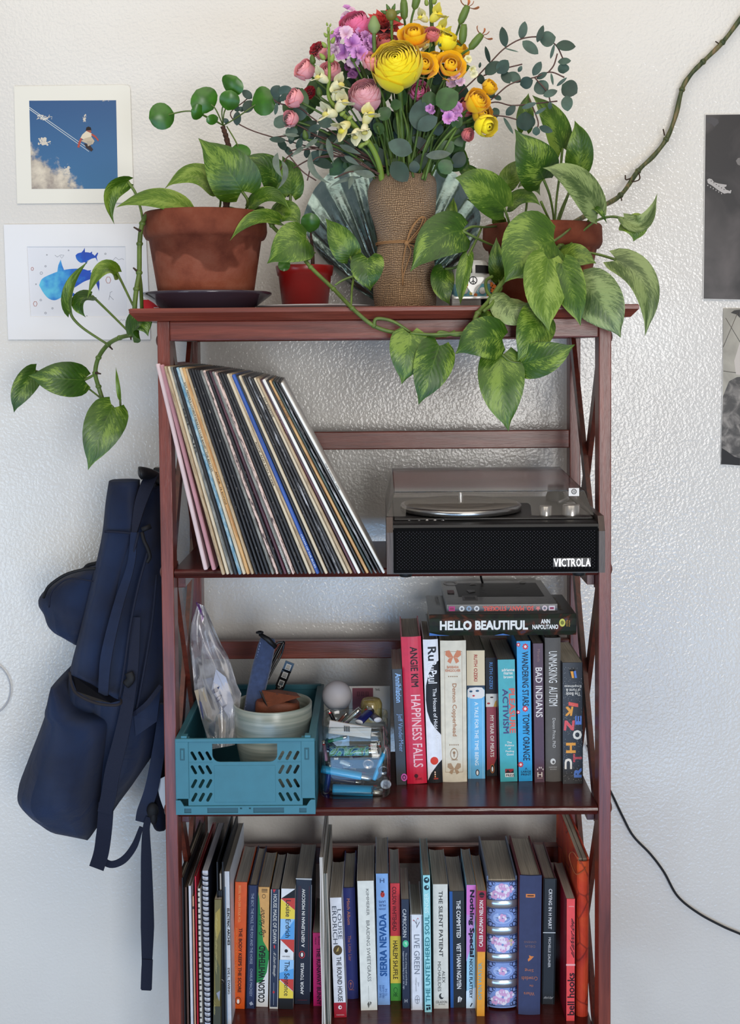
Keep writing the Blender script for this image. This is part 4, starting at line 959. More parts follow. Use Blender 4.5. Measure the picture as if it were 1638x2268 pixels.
def lp(name, label, xb, yb_, lean, thick, mat, Y, text=None, group=GL, yaw=0.0):
 B = UZ(xb, yb_, Z_SH[0])
 B.y = Y
 th = math.radians(lean)
 root = thing(name, label, 'record', (B.x, Y, Z_SH[0] + thick * math.sin(th) + .0003), group, rot=(0, -th, R(yaw)))
 mb = MB()
 # folded card sleeve: softened spine, a slightly bowed mouth edge at the back
 t = thick
 rows = []
 for z in (0, .002, LP * .33, LP * .66, LP - .002, LP):
  e = .0006 if z in (0, LP) else 0
  rows.append([(-t + e, .0012, z), (-t * .75, e * .5, z), (-t * .25, e * .5, z), (-e, .0012, z), (-e, LP, z), (-t + e, LP, z)])
 mb.grid(rows, closed=True, smooth=False)
 n = len(mb.v)
 mb.f += [(5, 4, 3, 2, 1, 0), tuple(range(n - 6, n))]; mb.m += [0, 0]; mb.sm += [False] * 2; mb.uv += [[(0, 0)] * 6] * 2
 part('sleeve', mb, mat, root, local=True)
 if text:
  s, c, v0, v1 = text
  mb = MB()
  letter(mb, s, (-t * .75, -.0004, LP * (1 - v1)), (t * .5, 0, 0), (0, 0, LP * (v1 - v0)), 'D', 0, .01)
  part('spine_lettering', mb, C(*c), root, local=True)
 return root
N = len(seq)
for i, (nm, mat) in enumerate(seq):
 f = i / (N - 1)
 xb = 340 + (486 + f * 1070) / 3.033
 lean = 14.7 + 12.8 * f
 pitch = (1070 / 3.033 / (N - 1)) * mpp(FYL)
 gap = .90 if nm not in ('royal blue',) else 1.25
 th = min(pitch * math.cos(math.radians(lean)) * gap, .0052) * random.uniform(.86, .97)
 if nm == 'royal blue': th = .0054
 if f > .8: th *= .8 if nm not in ('orange tan', 'white') else 1.0
 lab = '%s record sleeve, %s from the left of the leaning front row' % (nm, ORD[i])
 if i == N - 1: lab = 'outermost white record sleeve at the right end of the leaning row'
 lp('record_sleeve', lab, xb, 1271, lean, th, mat, FYL + random.uniform(0, .003), spine_text.get(i), yaw=4.0 * f ** 1.5)
PNKB = M('sleeve_rose', (196, 140, 146), .35, var=.06, vscale=30)
lp('record_sleeve', 'pale rose record sleeve set back behind the row, nearest the left post', 340 + 372 / 3.033, 1260, 12.2, .0062, M('sleeve_rosewhite', (214, 190, 190), .35, var=.05, vscale=20), -.006)
lp('record_sleeve', 'dusky pink record sleeve set back beside the pale rose one', 340 + 428 / 3.033, 1260, 13.4, .0062, PNKB, -.008)
# ------------------------------------------------------------------ record player
TY = -.088
def tk(x, y, Y=TY): return U(820 + x / 2.925, 1000 + y / 2.925, Y)
tl = tk(104, 490); tr = tk(1519, 490)
zfoot = Z_SH[0]
zbody = zfoot + .0065
ztop = tk(800, 466).z
TD = .292
rp = thing('record_player', 'black suitcase sized record player with clear lid and speaker grille front', 'record player', ((tl.x + tr.x) / 2, TY + TD / 2, zfoot))
blk = M('black_vinyl_wrap', (14, 13, 14), .42, spec=.5, bmp=.15, bscale=900)
dk = M('deck_satin_black', (34, 32, 32), .42, spec=.5)
wal = wood_mat('dark_walnut_end', (38, 27, 24), (66, 48, 42), 'Z', .4)
xa, xb_ = tk(146, 600).x, tk(1479, 600).x
mb = MB()
mb.prism([(TY + .004, zbody), (TY + .004, ztop - .012), (TY + .001, ztop - .008), (TY + .003, ztop - .002), (TY + .012, ztop), (TY + TD, ztop), (TY + TD, zbody)], xa, xb_, 'YZ')
part('body', mb, blk, rp)
for (p, q) in ((tl.x, xa), (xb_, tr.x)):
 mb = MB()
 pts = [(TY - .001, zbody + .001), (TY - .001, ztop - .012), (TY + .010, ztop + .0085), (TY + TD, ztop + .0085), (TY + TD, zbody + .001)]
 mb.prism(pts, p, q, 'YZ'); part('end_panel', mb, wal, rp)
# perforated grille: a dark plate with rows of small bright weave points
gz0, gz1 = zbody + .002, tk(800, 492).z
mb = MB(); mb.box((xa + .001, TY + .001, gz0), (xb_ - .001, TY + .004, gz1), bev=.0008)
gr = part('speaker_grille', mb, M('grille_black', (6, 6, 7), .8, spec=.08, bmp=.5, bscale=700), rp)
mb = MB()
nx, nz = 112, 24
for i in range(nx):
 for j in range(nz):
  if (i + j) % 2: continue
  x = xa + .006 + (xb_ - xa - .012) * i / (nx - 1); z = gz0 + .006 + (gz1 - gz0 - .012) * j / (nz - 1)
  s = .00042
  mb.add([(x - s, TY + .0004, z), (x, TY + .0004, z - s), (x + s, TY + .0004, z), (x, TY + .0004, z + s), (x, TY + .0011, z)], [(0, 1, 2, 3)])
part('grille_weave', mb, M('grille_thread', (96, 94, 102), .4), gr, kind='stuff')
# name badge
mb = MB()
b0 = tk(1186, 745); b1 = tk(1424, 690)
bw = b1.x - b0.x; bh = b1.z - b0.z
mb.box((b0.x - .001, TY - .0006, b0.z - .0008), (b1.x + .001, TY + .001, b1.z + .0008), bev=.0004)
bad = part('name_badge', mb, M('badge_black', (20, 20, 22), .3), rp)
xs = 0.0
mb = MB()
wds = [('V', .14), ('I', .05), ('C', .13), ('T', .12), ('R', .13), ('O', .14), ('L', .10), ('A', .14)]
tot = sum(a for _, a in wds) + .02 * 7
x = b0.x
for ch, w__ in wds:
 letter(mb, ch, (x, TY - .0010, b0.z), (bw * w__ / tot, 0, 0), (0, 0, bh * .96), 'H', 0, .006)
 x += bw * (w__ + .02) / tot
part('badge_lettering', mb, M('polished_silver', (226, 232, 240), .18, metal=.75), bad)
# feet hang past the shelf's edge
for px in (230, 1366):
 c = tk(px, 800)
 for yy in (TY + .022, TY + TD - .03):
  mb = MB(); mb.lathe([(.0001, 0), (.0082, 0), (.0092, .0012), (.0098, .0068)], (c.x, yy, zfoot), 20)
  part('foot', mb, C(18, 18, 20), rp)
# deck, buttons, display, knobs
mb = MB(); mb.box((xa + .002, TY + .036, ztop), (xb_ - .002, TY + TD - .004, ztop + .0032), bev=.001); part('deck', mb, dk, rp)
for px in (250, 315, 366, 418, 470):
 c = UZ(820 + px / 2.925, 1000 + 440 / 2.925, ztop + .001)
 mb = MB(); mb.lathe([(.0001, .0022), (.0040 if px == 250 else .0032, .0018), (.0046 if px == 250 else .0038, 0)], (c.x, c.y, ztop), 16); part('button', mb, M('satin_steel', (150, 150, 152), .3, metal=.9), rp)
c0 = UZ(820 + 650 / 2.925, 1000 + 438 / 2.925, ztop); c1 = UZ(820 + 936 / 2.925, 1000 + 438 / 2.925, ztop)
mb = MB(); mb.box((c0.x, c0.y - .005, ztop), (c1.x, c0.y + .006, ztop + .0014), bev=.0006); part('display', mb, M('display_window', (96, 98, 100), .12), rp)
brush = M('brushed_aluminium', (190, 188, 184), .28, metal=.95)
for px, wpx in ((1140, 82), (1308, 112)):
 c = UZ(820 + px / 2.925, 1000 + 432 / 2.925, ztop)
 r = wpx / 2.925 / 2 * mpp(c.y)
 hh = (76 if wpx == 82 else 82) / 2.925 * mpp(c.y)
 mb = MB(); mb.lathe([(r, 0), (r, hh - .001), (r - .001, hh), (r * .8, hh), (r * .78, hh - .0006), (.0001, hh - .0006)], (c.x, c.y + r, ztop), 32); kb = part('knob', mb, brush, rp)
 mb = MB(); mb.lathe([(r + .0012, 0), (r + .0012, .0014), (r, .0014)], (c.x, c.y + r, ztop), 32); part('knob_base', mb, blk, kb)
# platter
pc = UZ(820 + 584 / 2.925, 1000 + 322 / 2.925, ztop + .018)
pr = (975 - 190) / 2.925 / 2 * mpp(pc.y)
mb = MB(); mb.lathe([(pr * .9, .004), (pr, .006), (pr, .0125), (pr * .985, .0145), (pr * .93, .0150)], (pc.x, pc.y, ztop), 64); pl = part('platter', mb, M('platter_aluminium', (170, 168, 166), .25, metal=.95), rp)
mb = MB(); mb.lathe([(pr * .935, .0146), (pr * .93, .0162), (pr * .57, .0162), (pr * .565, .0158), (pr * .55, .0158), (pr * .545, .0162), (.0001, .0162)], (pc.x, pc.y, ztop), 64); part('slip_mat', mb, M('rubber_mat', (104, 99, 94), .6, bmp=.2, bscale=600), pl)
mb = MB(); mb.lathe([(.0036, .016), (.0034, .030), (.0024, .0335), (.0001, .034)], (pc.x, pc.y, ztop), 16); part('spindle', mb, brush, pl)
# tonearm with its rest, at the right of the platter
mb = MB(); ax_ = UZ(820 + 1215 / 2.925, 1000 + 300 / 2.925, ztop + .01)
mb.tube([(ax_.x, TY + TD - .06, ztop + .022), (ax_.x + .004, TY + .17, ztop + .024), (ax_.x - .002, TY + .10, ztop + .022), (ax_.x - .018, TY + .078, ztop + .019)], .0028, 10); part('tonearm', mb, M('tonearm_grey', (92, 92, 94), .35, metal=.6), rp)
mb = MB(); mb.lathe([(.016, 0), (.016, .010), (.013, .018), (.013, .026), (.0001, .026)], (ax_.x, TY + TD - .055, ztop), 24); part('tonearm_base', mb, blk, rp)
mb = MB(); mb.box((ax_.x - .004, TY + .098, ztop), (ax_.x + .010, TY + .112, ztop + .016), bev=.001); part('tonearm_rest', mb, C(110, 110, 112), rp)
# clear lid: thin walls, notched front
acr, nt, b = new_mat('clear_acrylic')
b.inputs['Base Color'].default_value = (.93, .93, .94, 1); b.inputs['Roughness'].default_value = .06; b.inputs['Transmission Weight'].default_value = 1.0; b.inputs['IOR'].default_value = 1.12; b.inputs['Specular IOR Level'].default_value = .8; b.inputs['Coat Weight'].default_value = .35; b.inputs['Coat Roughness'].default_value = .12
lx0, lx1 = tk(104, 400).x, tk(1458, 400).x
lz0 = ztop + .0090
lz1f = U(1250, 1086, TY + .03).z; lz1b = U(1100, 1034, TY + TD - .01).z
yf0, yf1, yb1, yb0 = TY + .016, TY + .030, TY + TD - .014, TY + TD - .004
ii = .011
def lidpt(k): return k
mb = MB()
t = .0016
def sheet(p, nrm):
 n = len(p); nv = V(nrm).normalized() * t
 mb.add([V(a) for a in p] + [V(a) - nv for a in p], [tuple(range(n)), tuple(range(2 * n - 1, n - 1, -1))] + [(i, i + n, (i + 1) % n + n, (i + 1) % n) for i in range(n)])
A1, B1, C1, D1 = (lx0 + ii, yf1, lz1f), (lx1 - ii, yf1, lz1f), (lx1 - ii, yb1, lz1b), (lx0 + ii, yb1, lz1b)
A0, B0, C0, D0 = (lx0, yf0, lz0), (lx1, yf0, lz0), (lx1, yb0, lz0), (lx0, yb0, lz0)
sheet([A1, B1, C1, D1], (0, 0, 1)); sheet([B0, C0, C1, B1], (1, 0, .2)); sheet([D0, A0, A1, D1], (-1, 0, .2)); sheet([C0, D0, D1, C1], (0, 1, .2))
n0, n1 = tk(230, 400).x, tk(1054, 400).x
def fp(x, k):
 a = V((x, yf0, lz0)).lerp(V((x, yf1, lz1f)), k); return tuple(a)
sheet([A0, fp(n0, 0), fp(n0 + .001, .42), fp(n0 + .004, .5), fp(n1 - .004, .5), fp(n1 - .001, .42), fp(n1, 0), B0, B1, A1], (0, -1, .2))
part('clear_lid', mb, acr, rp)
c = tk(1315, 262, TY + .03)
mb = MB(); mb.box((c.x - .0075, TY + .0265, c.z - .0055), (c.x + .0075, TY + .027, c.z + .006)); lb = part('lid_sticker', mb, C(214, 210, 206), rp)
mb = MB()
for i in range(12):
 a0, a1 = 2 * math.pi * i / 12, 2 * math.pi * (i + 1) / 12
 mb.add([(c.x + .004 * k * math.cos(a), TY + .0262, c.z + .001 + .004 * k * math.sin(a)) for k, a in ((1, a0), (1, a1), (.72, a1), (.72, a0))], [(0, 1, 2, 3)])
for s_ in (-1, 0, 1): mb.box((c.x + s_ * .0014 - .0003, TY + .0261, c.z - .001), (c.x + s_ * .0014 + .0003, TY + .0263, c.z + .003))
part('sticker_print', mb, C(70, 66, 66), lb)
# mains cord down the wall and out at the right
pts = [U(1063, 1268, .25), U(1066, 1284, .28), U(1075, 1310, .32)]
mb = MB(); mb.tube(bez(pts, 6), .0019, 8); part('power_lead', mb, C(26, 26, 28), rp)
cord = [U(1300, 1650, .33), U(1330, 1715, .335), U(1352, 1754, .34), U(1378, 1808, .344), U(1402, 1852, .344), U(1440, 1892, .344), U(1470, 1932, .345), U(1500, 1985, .345), U(1545, 2022, .345), U(1600, 2052, .345), U(1650, 2074, .345), U(1740, 2120, .345), U(1800, 2250, .345), U(1826, 2450, .338), U(1830, 2640, .330)]
mb = MB(); mb.tube(bez(cord, 8), .0021, 8)
solo('power_cord', mb, M('cord_black', (24, 26, 30), .4), 'black cord running down the white wall to the right of the bookcase', 'cord', cord[4])
# ------------------------------------------------------------------ things on the third tier, left
def holed(outer, holes, th):
 """flat plate with through holes, from 2D outlines: vertices (x, depth, z)"""
 cu = bpy.data.curves.new('plate_outline', 'CURVE'); cu.dimensions = '2D'; cu.fill_mode = 'BOTH'; cu.extrude = th / 2
 for pl in [outer] + list(holes):
  sp = cu.splines.new('POLY'); sp.points.add(len(pl) - 1); sp.use_cyclic_u = True
  for q, p in zip(sp.points, pl): q.co = (p[0], p[1], 0, 1)
 ob = bpy.data.objects.new('plate_outline', cu); me = ob.to_mesh()
 vs = [(v.co.x, v.co.z, v.co.y) for v in me.vertices]; fs = [tuple(p.vertices) for p in me.polygons]
 ob.to_mesh_clear(); bpy.data.objects.remove(ob); bpy.data.curves.remove(cu)
 return vs, fs
def capsule(cx, cz, ln, wd, ang, n=6):
 r = wd / 2; out = []
 for s_, a0 in ((1, -90), (-1, 90)):
  for i in range(n + 1):
   a = R(a0 + 180 * i / n)
   x = s_ * (ln / 2 - r) + r * math.cos(a); y = r * math.sin(a)
   out.append((cx + x * math.cos(ang) - y * math.sin(ang), cz + x * math.sin(ang) + y * math.cos(ang)))
 return out
def thin_clear(name, tint, refl=.12, rough=.05, haze=0.0, hcol=(230, 230, 235)):
 """thin clear sheet: light passes straight through, the surface reflects"""
 if name in MATS: return MATS[name]
 m = bpy.data.materials.new(name); m.use_nodes = True; nt = m.node_tree; nt.nodes.clear()
 out = nt.nodes.new('ShaderNodeOutputMaterial')
 tr = nt.nodes.new('ShaderNodeBsdfTransparent'); tr.inputs[0].default_value = tint
 gl = nt.nodes.new('ShaderNodeBsdfGlossy'); gl.inputs['Roughness'].default_value = rough
 lw = nt.nodes.new('ShaderNodeLayerWeight'); lw.inputs[0].default_value = .35
 mu = nd(nt, 'ShaderNodeMath', operation='MULTIPLY_ADD'); mu.inputs[1].default_value = .55; mu.inputs[2].default_value = refl * .35
 nt.links.new(lw.outputs['Fresnel'], mu.inputs[0])
 mx = nt.nodes.new('ShaderNodeMixShader')
 nt.links.new(mu.outputs[0], mx.inputs[0]); nt.links.new(tr.outputs[0], mx.inputs[1]); nt.links.new(gl.outputs[0], mx.inputs[2])
 last = mx
 if haze:
  df = nt.nodes.new('ShaderNodeBsdfTranslucent') if haze < 0 else nt.nodes.new('ShaderNodeBsdfDiffuse')
  df.inputs[0].default_value = lin(hcol)
  n = nd(nt, 'ShaderNodeTexNoise', Scale=38.0, Detail=4.0, Distortion=1.0); nt.links.new(coord(nt), n.inputs['Vector'])
  mr = nd(nt, 'ShaderNodeMapRange'); mr.inputs[1].default_value = .35; mr.inputs[2].default_value = .75; mr.inputs[3].default_value = abs(haze) * .4; mr.inputs[4].default_value = abs(haze) * 1.8
  nt.links.new(n.outputs['Fac'], mr.inputs[0])
  m2 = nt.nodes.new('ShaderNodeMixShader'); nt.links.new(mr.outputs[0], m2.inputs[0]); nt.links.new(mx.outputs[0], m2.inputs[1]); nt.links.new(df.outputs[0], m2.inputs[2]); last = m2
 nt.links.new(last.outputs[0], out.inputs['Surface'])
 MATS[name] = m
 return m
CY = -.022
def ck(x, y, Y=CY): return U(360 + x / 3.15, 1300 + y / 3.15, Y)
teal = M('teal_plastic', (50, 108, 122), .42, spec=.45, var=.03, vscale=40, bmp=.08, bscale=1500)
c00 = ck(94, 1590); c11 = ck(1060, 1055)
cx0, cx1, cz0, cz1 = c00.x, c11.x, Z3 + .0002, c11.z
cdp = .300
sx = (cx1 - cx0) / (1060 - 94); sz = (cz1 - cz0) / (1590 - 1055)
cX = lambda x: cx0 + (x - 94) * sx
cZ = lambda y: cz1 - (y - 1055) * sz
crate = thing('storage_crate', 'teal plastic folding crate with slotted end at the left of the third shelf', 'crate', ((cx0 + cx1) / 2, CY + cdp / 2, cz0))
slots = []
for rowi, y in enumerate((1178, 1276, 1374, 1470)):
 for k in range(3):
  aL = R(-62) if rowi < 2 else R(62)
  slots.append(capsule(cX(221 + 52 * k), cZ(y), .0152, .0046, aL))
  slots.append(capsule(cX(827 + 52 * k), cZ(y), .0152, .0046, -aL))
hx0, hx1, hy0, hy1 = cX(350), cX(800), cZ(1093), cZ(1222)
hr = .011
handle = [(hx0, hy0), (hx0, hy1 + hr)] + [(hx0 + hr - hr * math.cos(R(a)), hy1 + hr - hr * math.sin(R(a))) for a in (22, 45, 68, 90)] + [(hx1 - hr + hr * math.sin(R(a)), hy1 + hr - hr * math.cos(R(a))) for a in (0, 22, 45, 68, 90)] + [(hx1, hy0)]
def plate(Y, th, outer, holes):
 vs, fs = holed(outer, holes, th)
 return [(x, Y + th / 2 + d, z) for x, d, z in vs], fs
mb = MB()
mb.add(*plate(CY + .0016, .0022, [(cX(180), cZ(1590)), (cX(972), cZ(1590)), (cX(972), cZ(1058)), (cX(180), cZ(1058))], slots + [handle]))
fp_ = part('end_panel', mb, teal, crate)
mb = MB()
mb.box((cX(362), CY + .0011, cZ(1505)), (cX(785), CY + .0018, cZ(1246)), bev=.0006)
part('label_plate', mb, teal, fp_)
for a, b in ((190, 350), (800, 960)):
 mb = MB(); mb.box((cX(a), CY + .0011, cZ(1226)), (cX(b), CY + .0018, cZ(1220)), bev=.0003); part('moulded_rib', mb, teal, fp_)
for xa_, xb2 in ((94, 186), (965, 1060)):
 mb = MB(); mb.box((cX(xa_), CY, cZ(1480)), (cX(xb2), CY + .014, cZ(1056)), bev=.0009); cp = part('corner_post', mb, teal, crate)
 m0 = 128 if xa_ == 94 else 988
 mb = MB(); mb.box((cX(m0), CY - .0006, cZ(1206)), (cX(m0 + 32), CY + .002, cZ(1122)), bev=.0005)
 part('latch', mb, M('teal_plastic_dark', (34, 80, 92), .5), cp)
 mb = MB(); mb.box((cX(m0 + 8), CY - .0012, cZ(1196)), (cX(m0 + 24), CY, cZ(1132)), bev=.0004)
 part('latch_tab', mb, teal, cp)
mb = MB(); mb.box((cX(100), CY - .0004, cZ(1078)), (cX(1056), CY + .004, cZ(1054)), bev=.0008); part('rim', mb, teal, crate)
# skirt with sunken fields
def rc(x0, y0, x1, y1): return [(cX(x0), cZ(y1)), (cX(x1), cZ(y1)), (cX(x1), cZ(y0)), (cX(x0), cZ(y0))]
mb = MB()
mb.add(*plate(CY - .0006, .0022, [(cX(94), cZ(1590)), (cX(1060), cZ(1590)), (cX(1060), cZ(1488)), (cX(1030), cZ(1488)), (cX(1018), cZ(1500)), (cX(1000), cZ(1530)), (cX(150), cZ(1530)), (cX(134), cZ(1500)), (cX(124), cZ(1488)), (cX(94), cZ(1488))],
 [rc(152, 1546, 200, 1578), rc(312, 1542, 524, 1578), rc(630, 1542, 842, 1578), rc(948, 1546, 998, 1578), rc(538, 1540, 552, 1552), rc(600, 1540, 614, 1552)]))
part('skirt', mb, teal, crate)
mb = MB(); mb.box((cx0 + .001, CY + .001, cz0), (cx1 - .001, CY + .004, cZ(1530))); part('skirt_backing', mb, M('teal_plastic_dark', (34, 80, 92), .5), crate)
for xo, xi in ((cx0, cx0 + .0022), (cx1 - .0022, cx1)):
 mb = MB(); mb.box((xo, CY + .003, cz0), (xi, CY + cdp, cz1 - .003)); part('side_wall', mb, teal, crate)
for xo, xi in ((cx0 - .0006, cx0 + .0085), (cx1 - .0105, cx1 + .0006)):
 mb = MB(); mb.box((xo, CY + .004, cz1 - .006), (xi, CY + cdp, cz1 - .001), bev=.0008); part('side_rim', mb, teal, crate)
mb = MB(); mb.box((cx0, CY + cdp - .004, cz0), (cx1, CY + cdp, cz1 - .001)); part('back_wall', mb, teal, crate)
mb = MB(); mb.box((cx0 + .004, CY + cdp - .007, cz1 - .008), (cx1 - .004, CY + cdp + .001, cz1 + .0004), bev=.0008); part('back_rim', mb, teal, crate)
mb = MB(); mb.box((cx0 + .002, CY + .004, cz0), (cx1 - .002, CY + cdp - .003, cz0 + .003)); part('floor_panel', mb, teal, crate)
for px in (150, 1012):
 c = ck(px, 1048, CY + .006)
 mb = MB(); mb.box((c.x - .0045, CY + .002, cz1 - .002), (c.x + .0045, CY + .014, cz1 + .0038), bev=.0008); part('rim_tab', mb, teal, crate)
CF = cz0 + .0032
# bowl
bc_ = ck(768, 800, .095)
br = 277 / 3.15 * mpp(.095)
bh_ = bc_.z - CF
bm_, nt, b = new_mat('celadon_stoneware')
wv = nd(nt, 'ShaderNodeTexNoise', Scale=1.0, Detail=3.0); nt.links.new(coord(nt, scale=(6, 6, 210)), wv.inputs['Vector'])
r = ramp(nt, wv.outputs['Fac'], [(.3, (112, 124, 116)), (.5, (142, 150, 142)), (.72, (164, 168, 158))]); nt.links.new(r.outputs['Color'], b.inputs['Base Color'])
b.inputs['Roughness'].default_value = .3; bump(nt, b, wv.outputs['Fac'], .3, .001)
mb = MB()
mb.lathe([(.0001, 0), (br * .62, 0), (br * .66, .004), (br * .80, bh_ * .18), (br * .93, bh_ * .5), (br * .99, bh_ * .8), (br, bh_ - .002), (br - .0012, bh_), (br - .0035, bh_ - .001), (br - .005, bh_ - .006), (br * .88, bh_ * .5), (br * .6, .008), (.0001, .007)], (bc_.x, .095, CF), 56)
solo('bowl', mb, bm_, 'deep grey green stoneware bowl standing inside the teal crate', 'bowl', (bc_.x, .095, CF))
# glasses case in the bowl
def lerp3(a, b, t): return a + (b - a) * t
den = M('blue_denim', (48, 62, 94), .85, sheen=.3, var=.10, vscale=160, bmp=.5, bscale=1400)
p0 = ck(612, 900, .092); p1 = ck(738, 352, .125)
gc = thing('glasses_case', 'slim blue denim glasses case sticking up out of the bowl', 'case', p0)
axd = (p1 - p0); L = axd.length; axd.normalize()
X = Matrix.Translation(p0) @ axd.to_track_quat('Z', 'Y').to_matrix().to_4x4()
mb = MB(); rows = []
sidev = V((1, 0, 0)) - axd * axd.x; sidev.normalize(); nv_ = axd.cross(sidev)
for t, hw, hd in ((0, .008, .006), (.04, .0125, .009), (.3, .0145, .0105), (.6, .0150, .010), (.88, .0140, .008), (.97, .0125, .006), (1, .010, .003)):
 c = p0 + axd * (L * t)
 rows.append([c + sidev * hw * math.copysign(abs(math.cos(a)) ** .55, math.cos(a)) + nv_ * hd * math.copysign(abs(math.sin(a)) ** .8, math.sin(a)) for a in [2 * math.pi * i / 20 for i in range(20)]])
mb.grid(rows, closed=True); n = len(mb.v); mb.f += [tuple(range(19, -1, -1)), tuple(range(n - 20, n))]; mb.m += [0, 0]; mb.sm += [0, 0]; mb.uv += [[(0, 0)] * 20] * 2
part('case_body', mb, den, gc)
mb = MB()
for t in [i / 26 for i in range(2, 25)]:
 c = p0 + axd * (L * t) - sidev * .0105 - nv_ * 0
 c = c - V((0, .0076, 0))
 mb.box(tuple(c - V((.0004, .0004, .0014))), tuple(c + V((.0004, .0004, .0014))))
part('stitching', mb, C(120, 132, 166), gc, kind='stuff')
mb = MB(); mb.tube([p1 - sidev * .014 + V((0, -.006, .004)), p1 + V((0, -.010, -.001)), p1 + sidev * .012 + V((0, -.006, -.012))], [.003, .0045, .004], 8); part('elastic_band', mb, C(20, 20, 22), gc)
mb = MB(); c = p1 - sidev * .014 + V((0, -.004, .006)); mb.lathe([(.0035, -.002), (.0062, -.001), (.0062, .001), (.0035, .002), (.0035, -.002)], tuple(c), 16, X=None); part('cord_ring', mb, C(22, 22, 24), gc)
# black spectacles next to it
sp0, sp1 = ck(700, 690, .11), ck(848, 378, .13)
sg = thing('spectacles', 'folded black spectacles leaning behind the denim case', 'spectacles', sp0)
blkp = M('black_acetate', (16, 16, 18), .22)
mb = MB(); mb.tube(bez([sp0, ck(735, 600, .115), ck(800, 470, .125), sp1], 8), [.0022] * 25, 8, flat=1.8); part('temple', mb, blkp, sg)
mb = MB(); mb.tube(bez([ck(695, 640, .115), ck(752, 520, .12), ck(765, 430, .125), ck(800, 392, .128), ck(842, 384, .13)], 8), .0018, 8, flat=1.6); part('temple', mb, blkp, sg)
mb = MB(); mb.tube(bez([ck(710, 690, .12), ck(780, 560, .13), ck(828, 470, .135), ck(846, 385, .135), ck(800, 440, .13), ck(740, 560, .122)], 8), .0016, 8); part('lens_rim', mb, blkp, sg)
mb = MB(); mb.add([ck(720, 670, .122), ck(785, 560, .13), ck(830, 470, .134), ck(800, 450, .13), ck(745, 560, .123)], [(0, 1, 2, 3, 4)]); part('lens', mb, thin_clear('dark_lens', (.35, .35, .38, 1), .3), sg)
# black buckle strap with square links
bs = thing('buckle_strap', 'short black strap with three square pale rimmed links behind the brown pouch', 'strap', ck(800, 720, .14))
for k, (x, y) in enumerate(((876, 556), (852, 612), (828, 668))):
 c = ck(x, y, .15); mb = MB()
 vs, fs = holed([(-.0075, -.008), (.0075, -.008), (.0075, .008), (-.0075, .008)], [[(-.0035, -.004), (.0035, -.004), (.0035, .004), (-.0035, .004)]], .004)
 X = Matrix.Translation(c) @ Matrix.Rotation(R(22), 4, 'Y')
 mb.add(vs, fs, 0, X=X); lk = part('link', mb, blkp, bs)
 mb = MB(); vs, fs = holed([(-.0042, -.0048), (.0042, -.0048), (.0042, .0048), (-.0042, .0048)], [[(-.0034, -.004), (.0034, -.004), (.0034, .004), (-.0034, .004)]], .001)
 mb.add([(x, y - .0026, z) for x, y, z in vs], fs, 0, X=X); part('link_inlay', mb, C(190, 190, 188), lk)
mb = MB(); mb.tube(bez([ck(826, 690, .15), ck(812, 712, .148), ck(800, 760, .14)], 6), .006, 8, flat=.3); part('strap', mb, blkp, bs)
# brown leather pouch in the bowl
lea = M('brown_leather', (112, 62, 42), .6, spec=.35, var=.06, vscale=120, bmp=.5, bscale=900)
pc_ = ck(800, 860, .085)
po = thing('leather_pouch', 'brown leather pouch with a triangular flap lying in the bowl', 'pouch', pc_)
hw = 158 / 3.15 * mpp(.085)
zb_, zt2 = ck(800, 905, .085).z, ck(800, 726, .085).z
mb = MB(); rows = []
for t, k in ((0, .85), (.15, 1.0), (.5, 1.0), (.85, .98), (1, .9)):
 z = zb_ + (zt2 - zb_) * t * (.72 if True else 1)
 rows.append([(pc_.x + hw * k * math.copysign(abs(math.cos(a)) ** .6, math.cos(a)), .088 + .024 * k * math.copysign(abs(math.sin(a)) ** .8, math.sin(a)), z + .006 * math.cos(a) * t * -1 * (1 if math.cos(a) > 0 else -.4)) for a in [2 * math.pi * i / 24 for i in range(24)]])
mb.grid(rows, closed=True); n = len(mb.v); mb.f += [tuple(range(n - 24, n))]; mb.m += [0]; mb.sm += [0]; mb.uv += [[(0, 0)] * 24]
part('pouch_body', mb, lea, po)
def fk(x, y, Y): return ck(x, y, Y)
mb = MB()
mb.add([fk(690, 722, .092), fk(962, 768, .064), fk(735, 838, .0585), fk(692, 722, .095), fk(962, 764, .067), fk(735, 834, .062)], [(0, 2, 1), (3, 4, 5), (0, 1, 4, 3), (1, 2, 5, 4), (2, 0, 3, 5)])
part('flap', mb, lea, po)
mb = MB(); mb.add([fk(690, 722, .093), fk(962, 768, .0645), fk(930, 735, .10), fk(800, 715, .11)], [(0, 1, 2, 3)]); part('top_panel', mb, lea, po)
mb = MB()
for i in range(9):
 a0, a1 = R(200 + 16 * i), R(216 + 16 * i)
 mb.add([fk(832 + 46 * k * math.cos(a), 738 - 18 * k * math.sin(a), .078 - .0004) for k, a in ((1, a0), (1, a1), (.84, a1), (.84, a0))], [(0, 1, 2, 3)])
part('embossed_seal', mb, M('burnt_leather', (52, 28, 20), .7), po)
mb = MB(); mb.add([fk(672, 722, .07), fk(700, 742, .068), fk(732, 836, .0586), fk(705, 805, .06)], [(0, 3, 2, 1)]); part('inner_fold', mb, C(24, 16, 14), po)
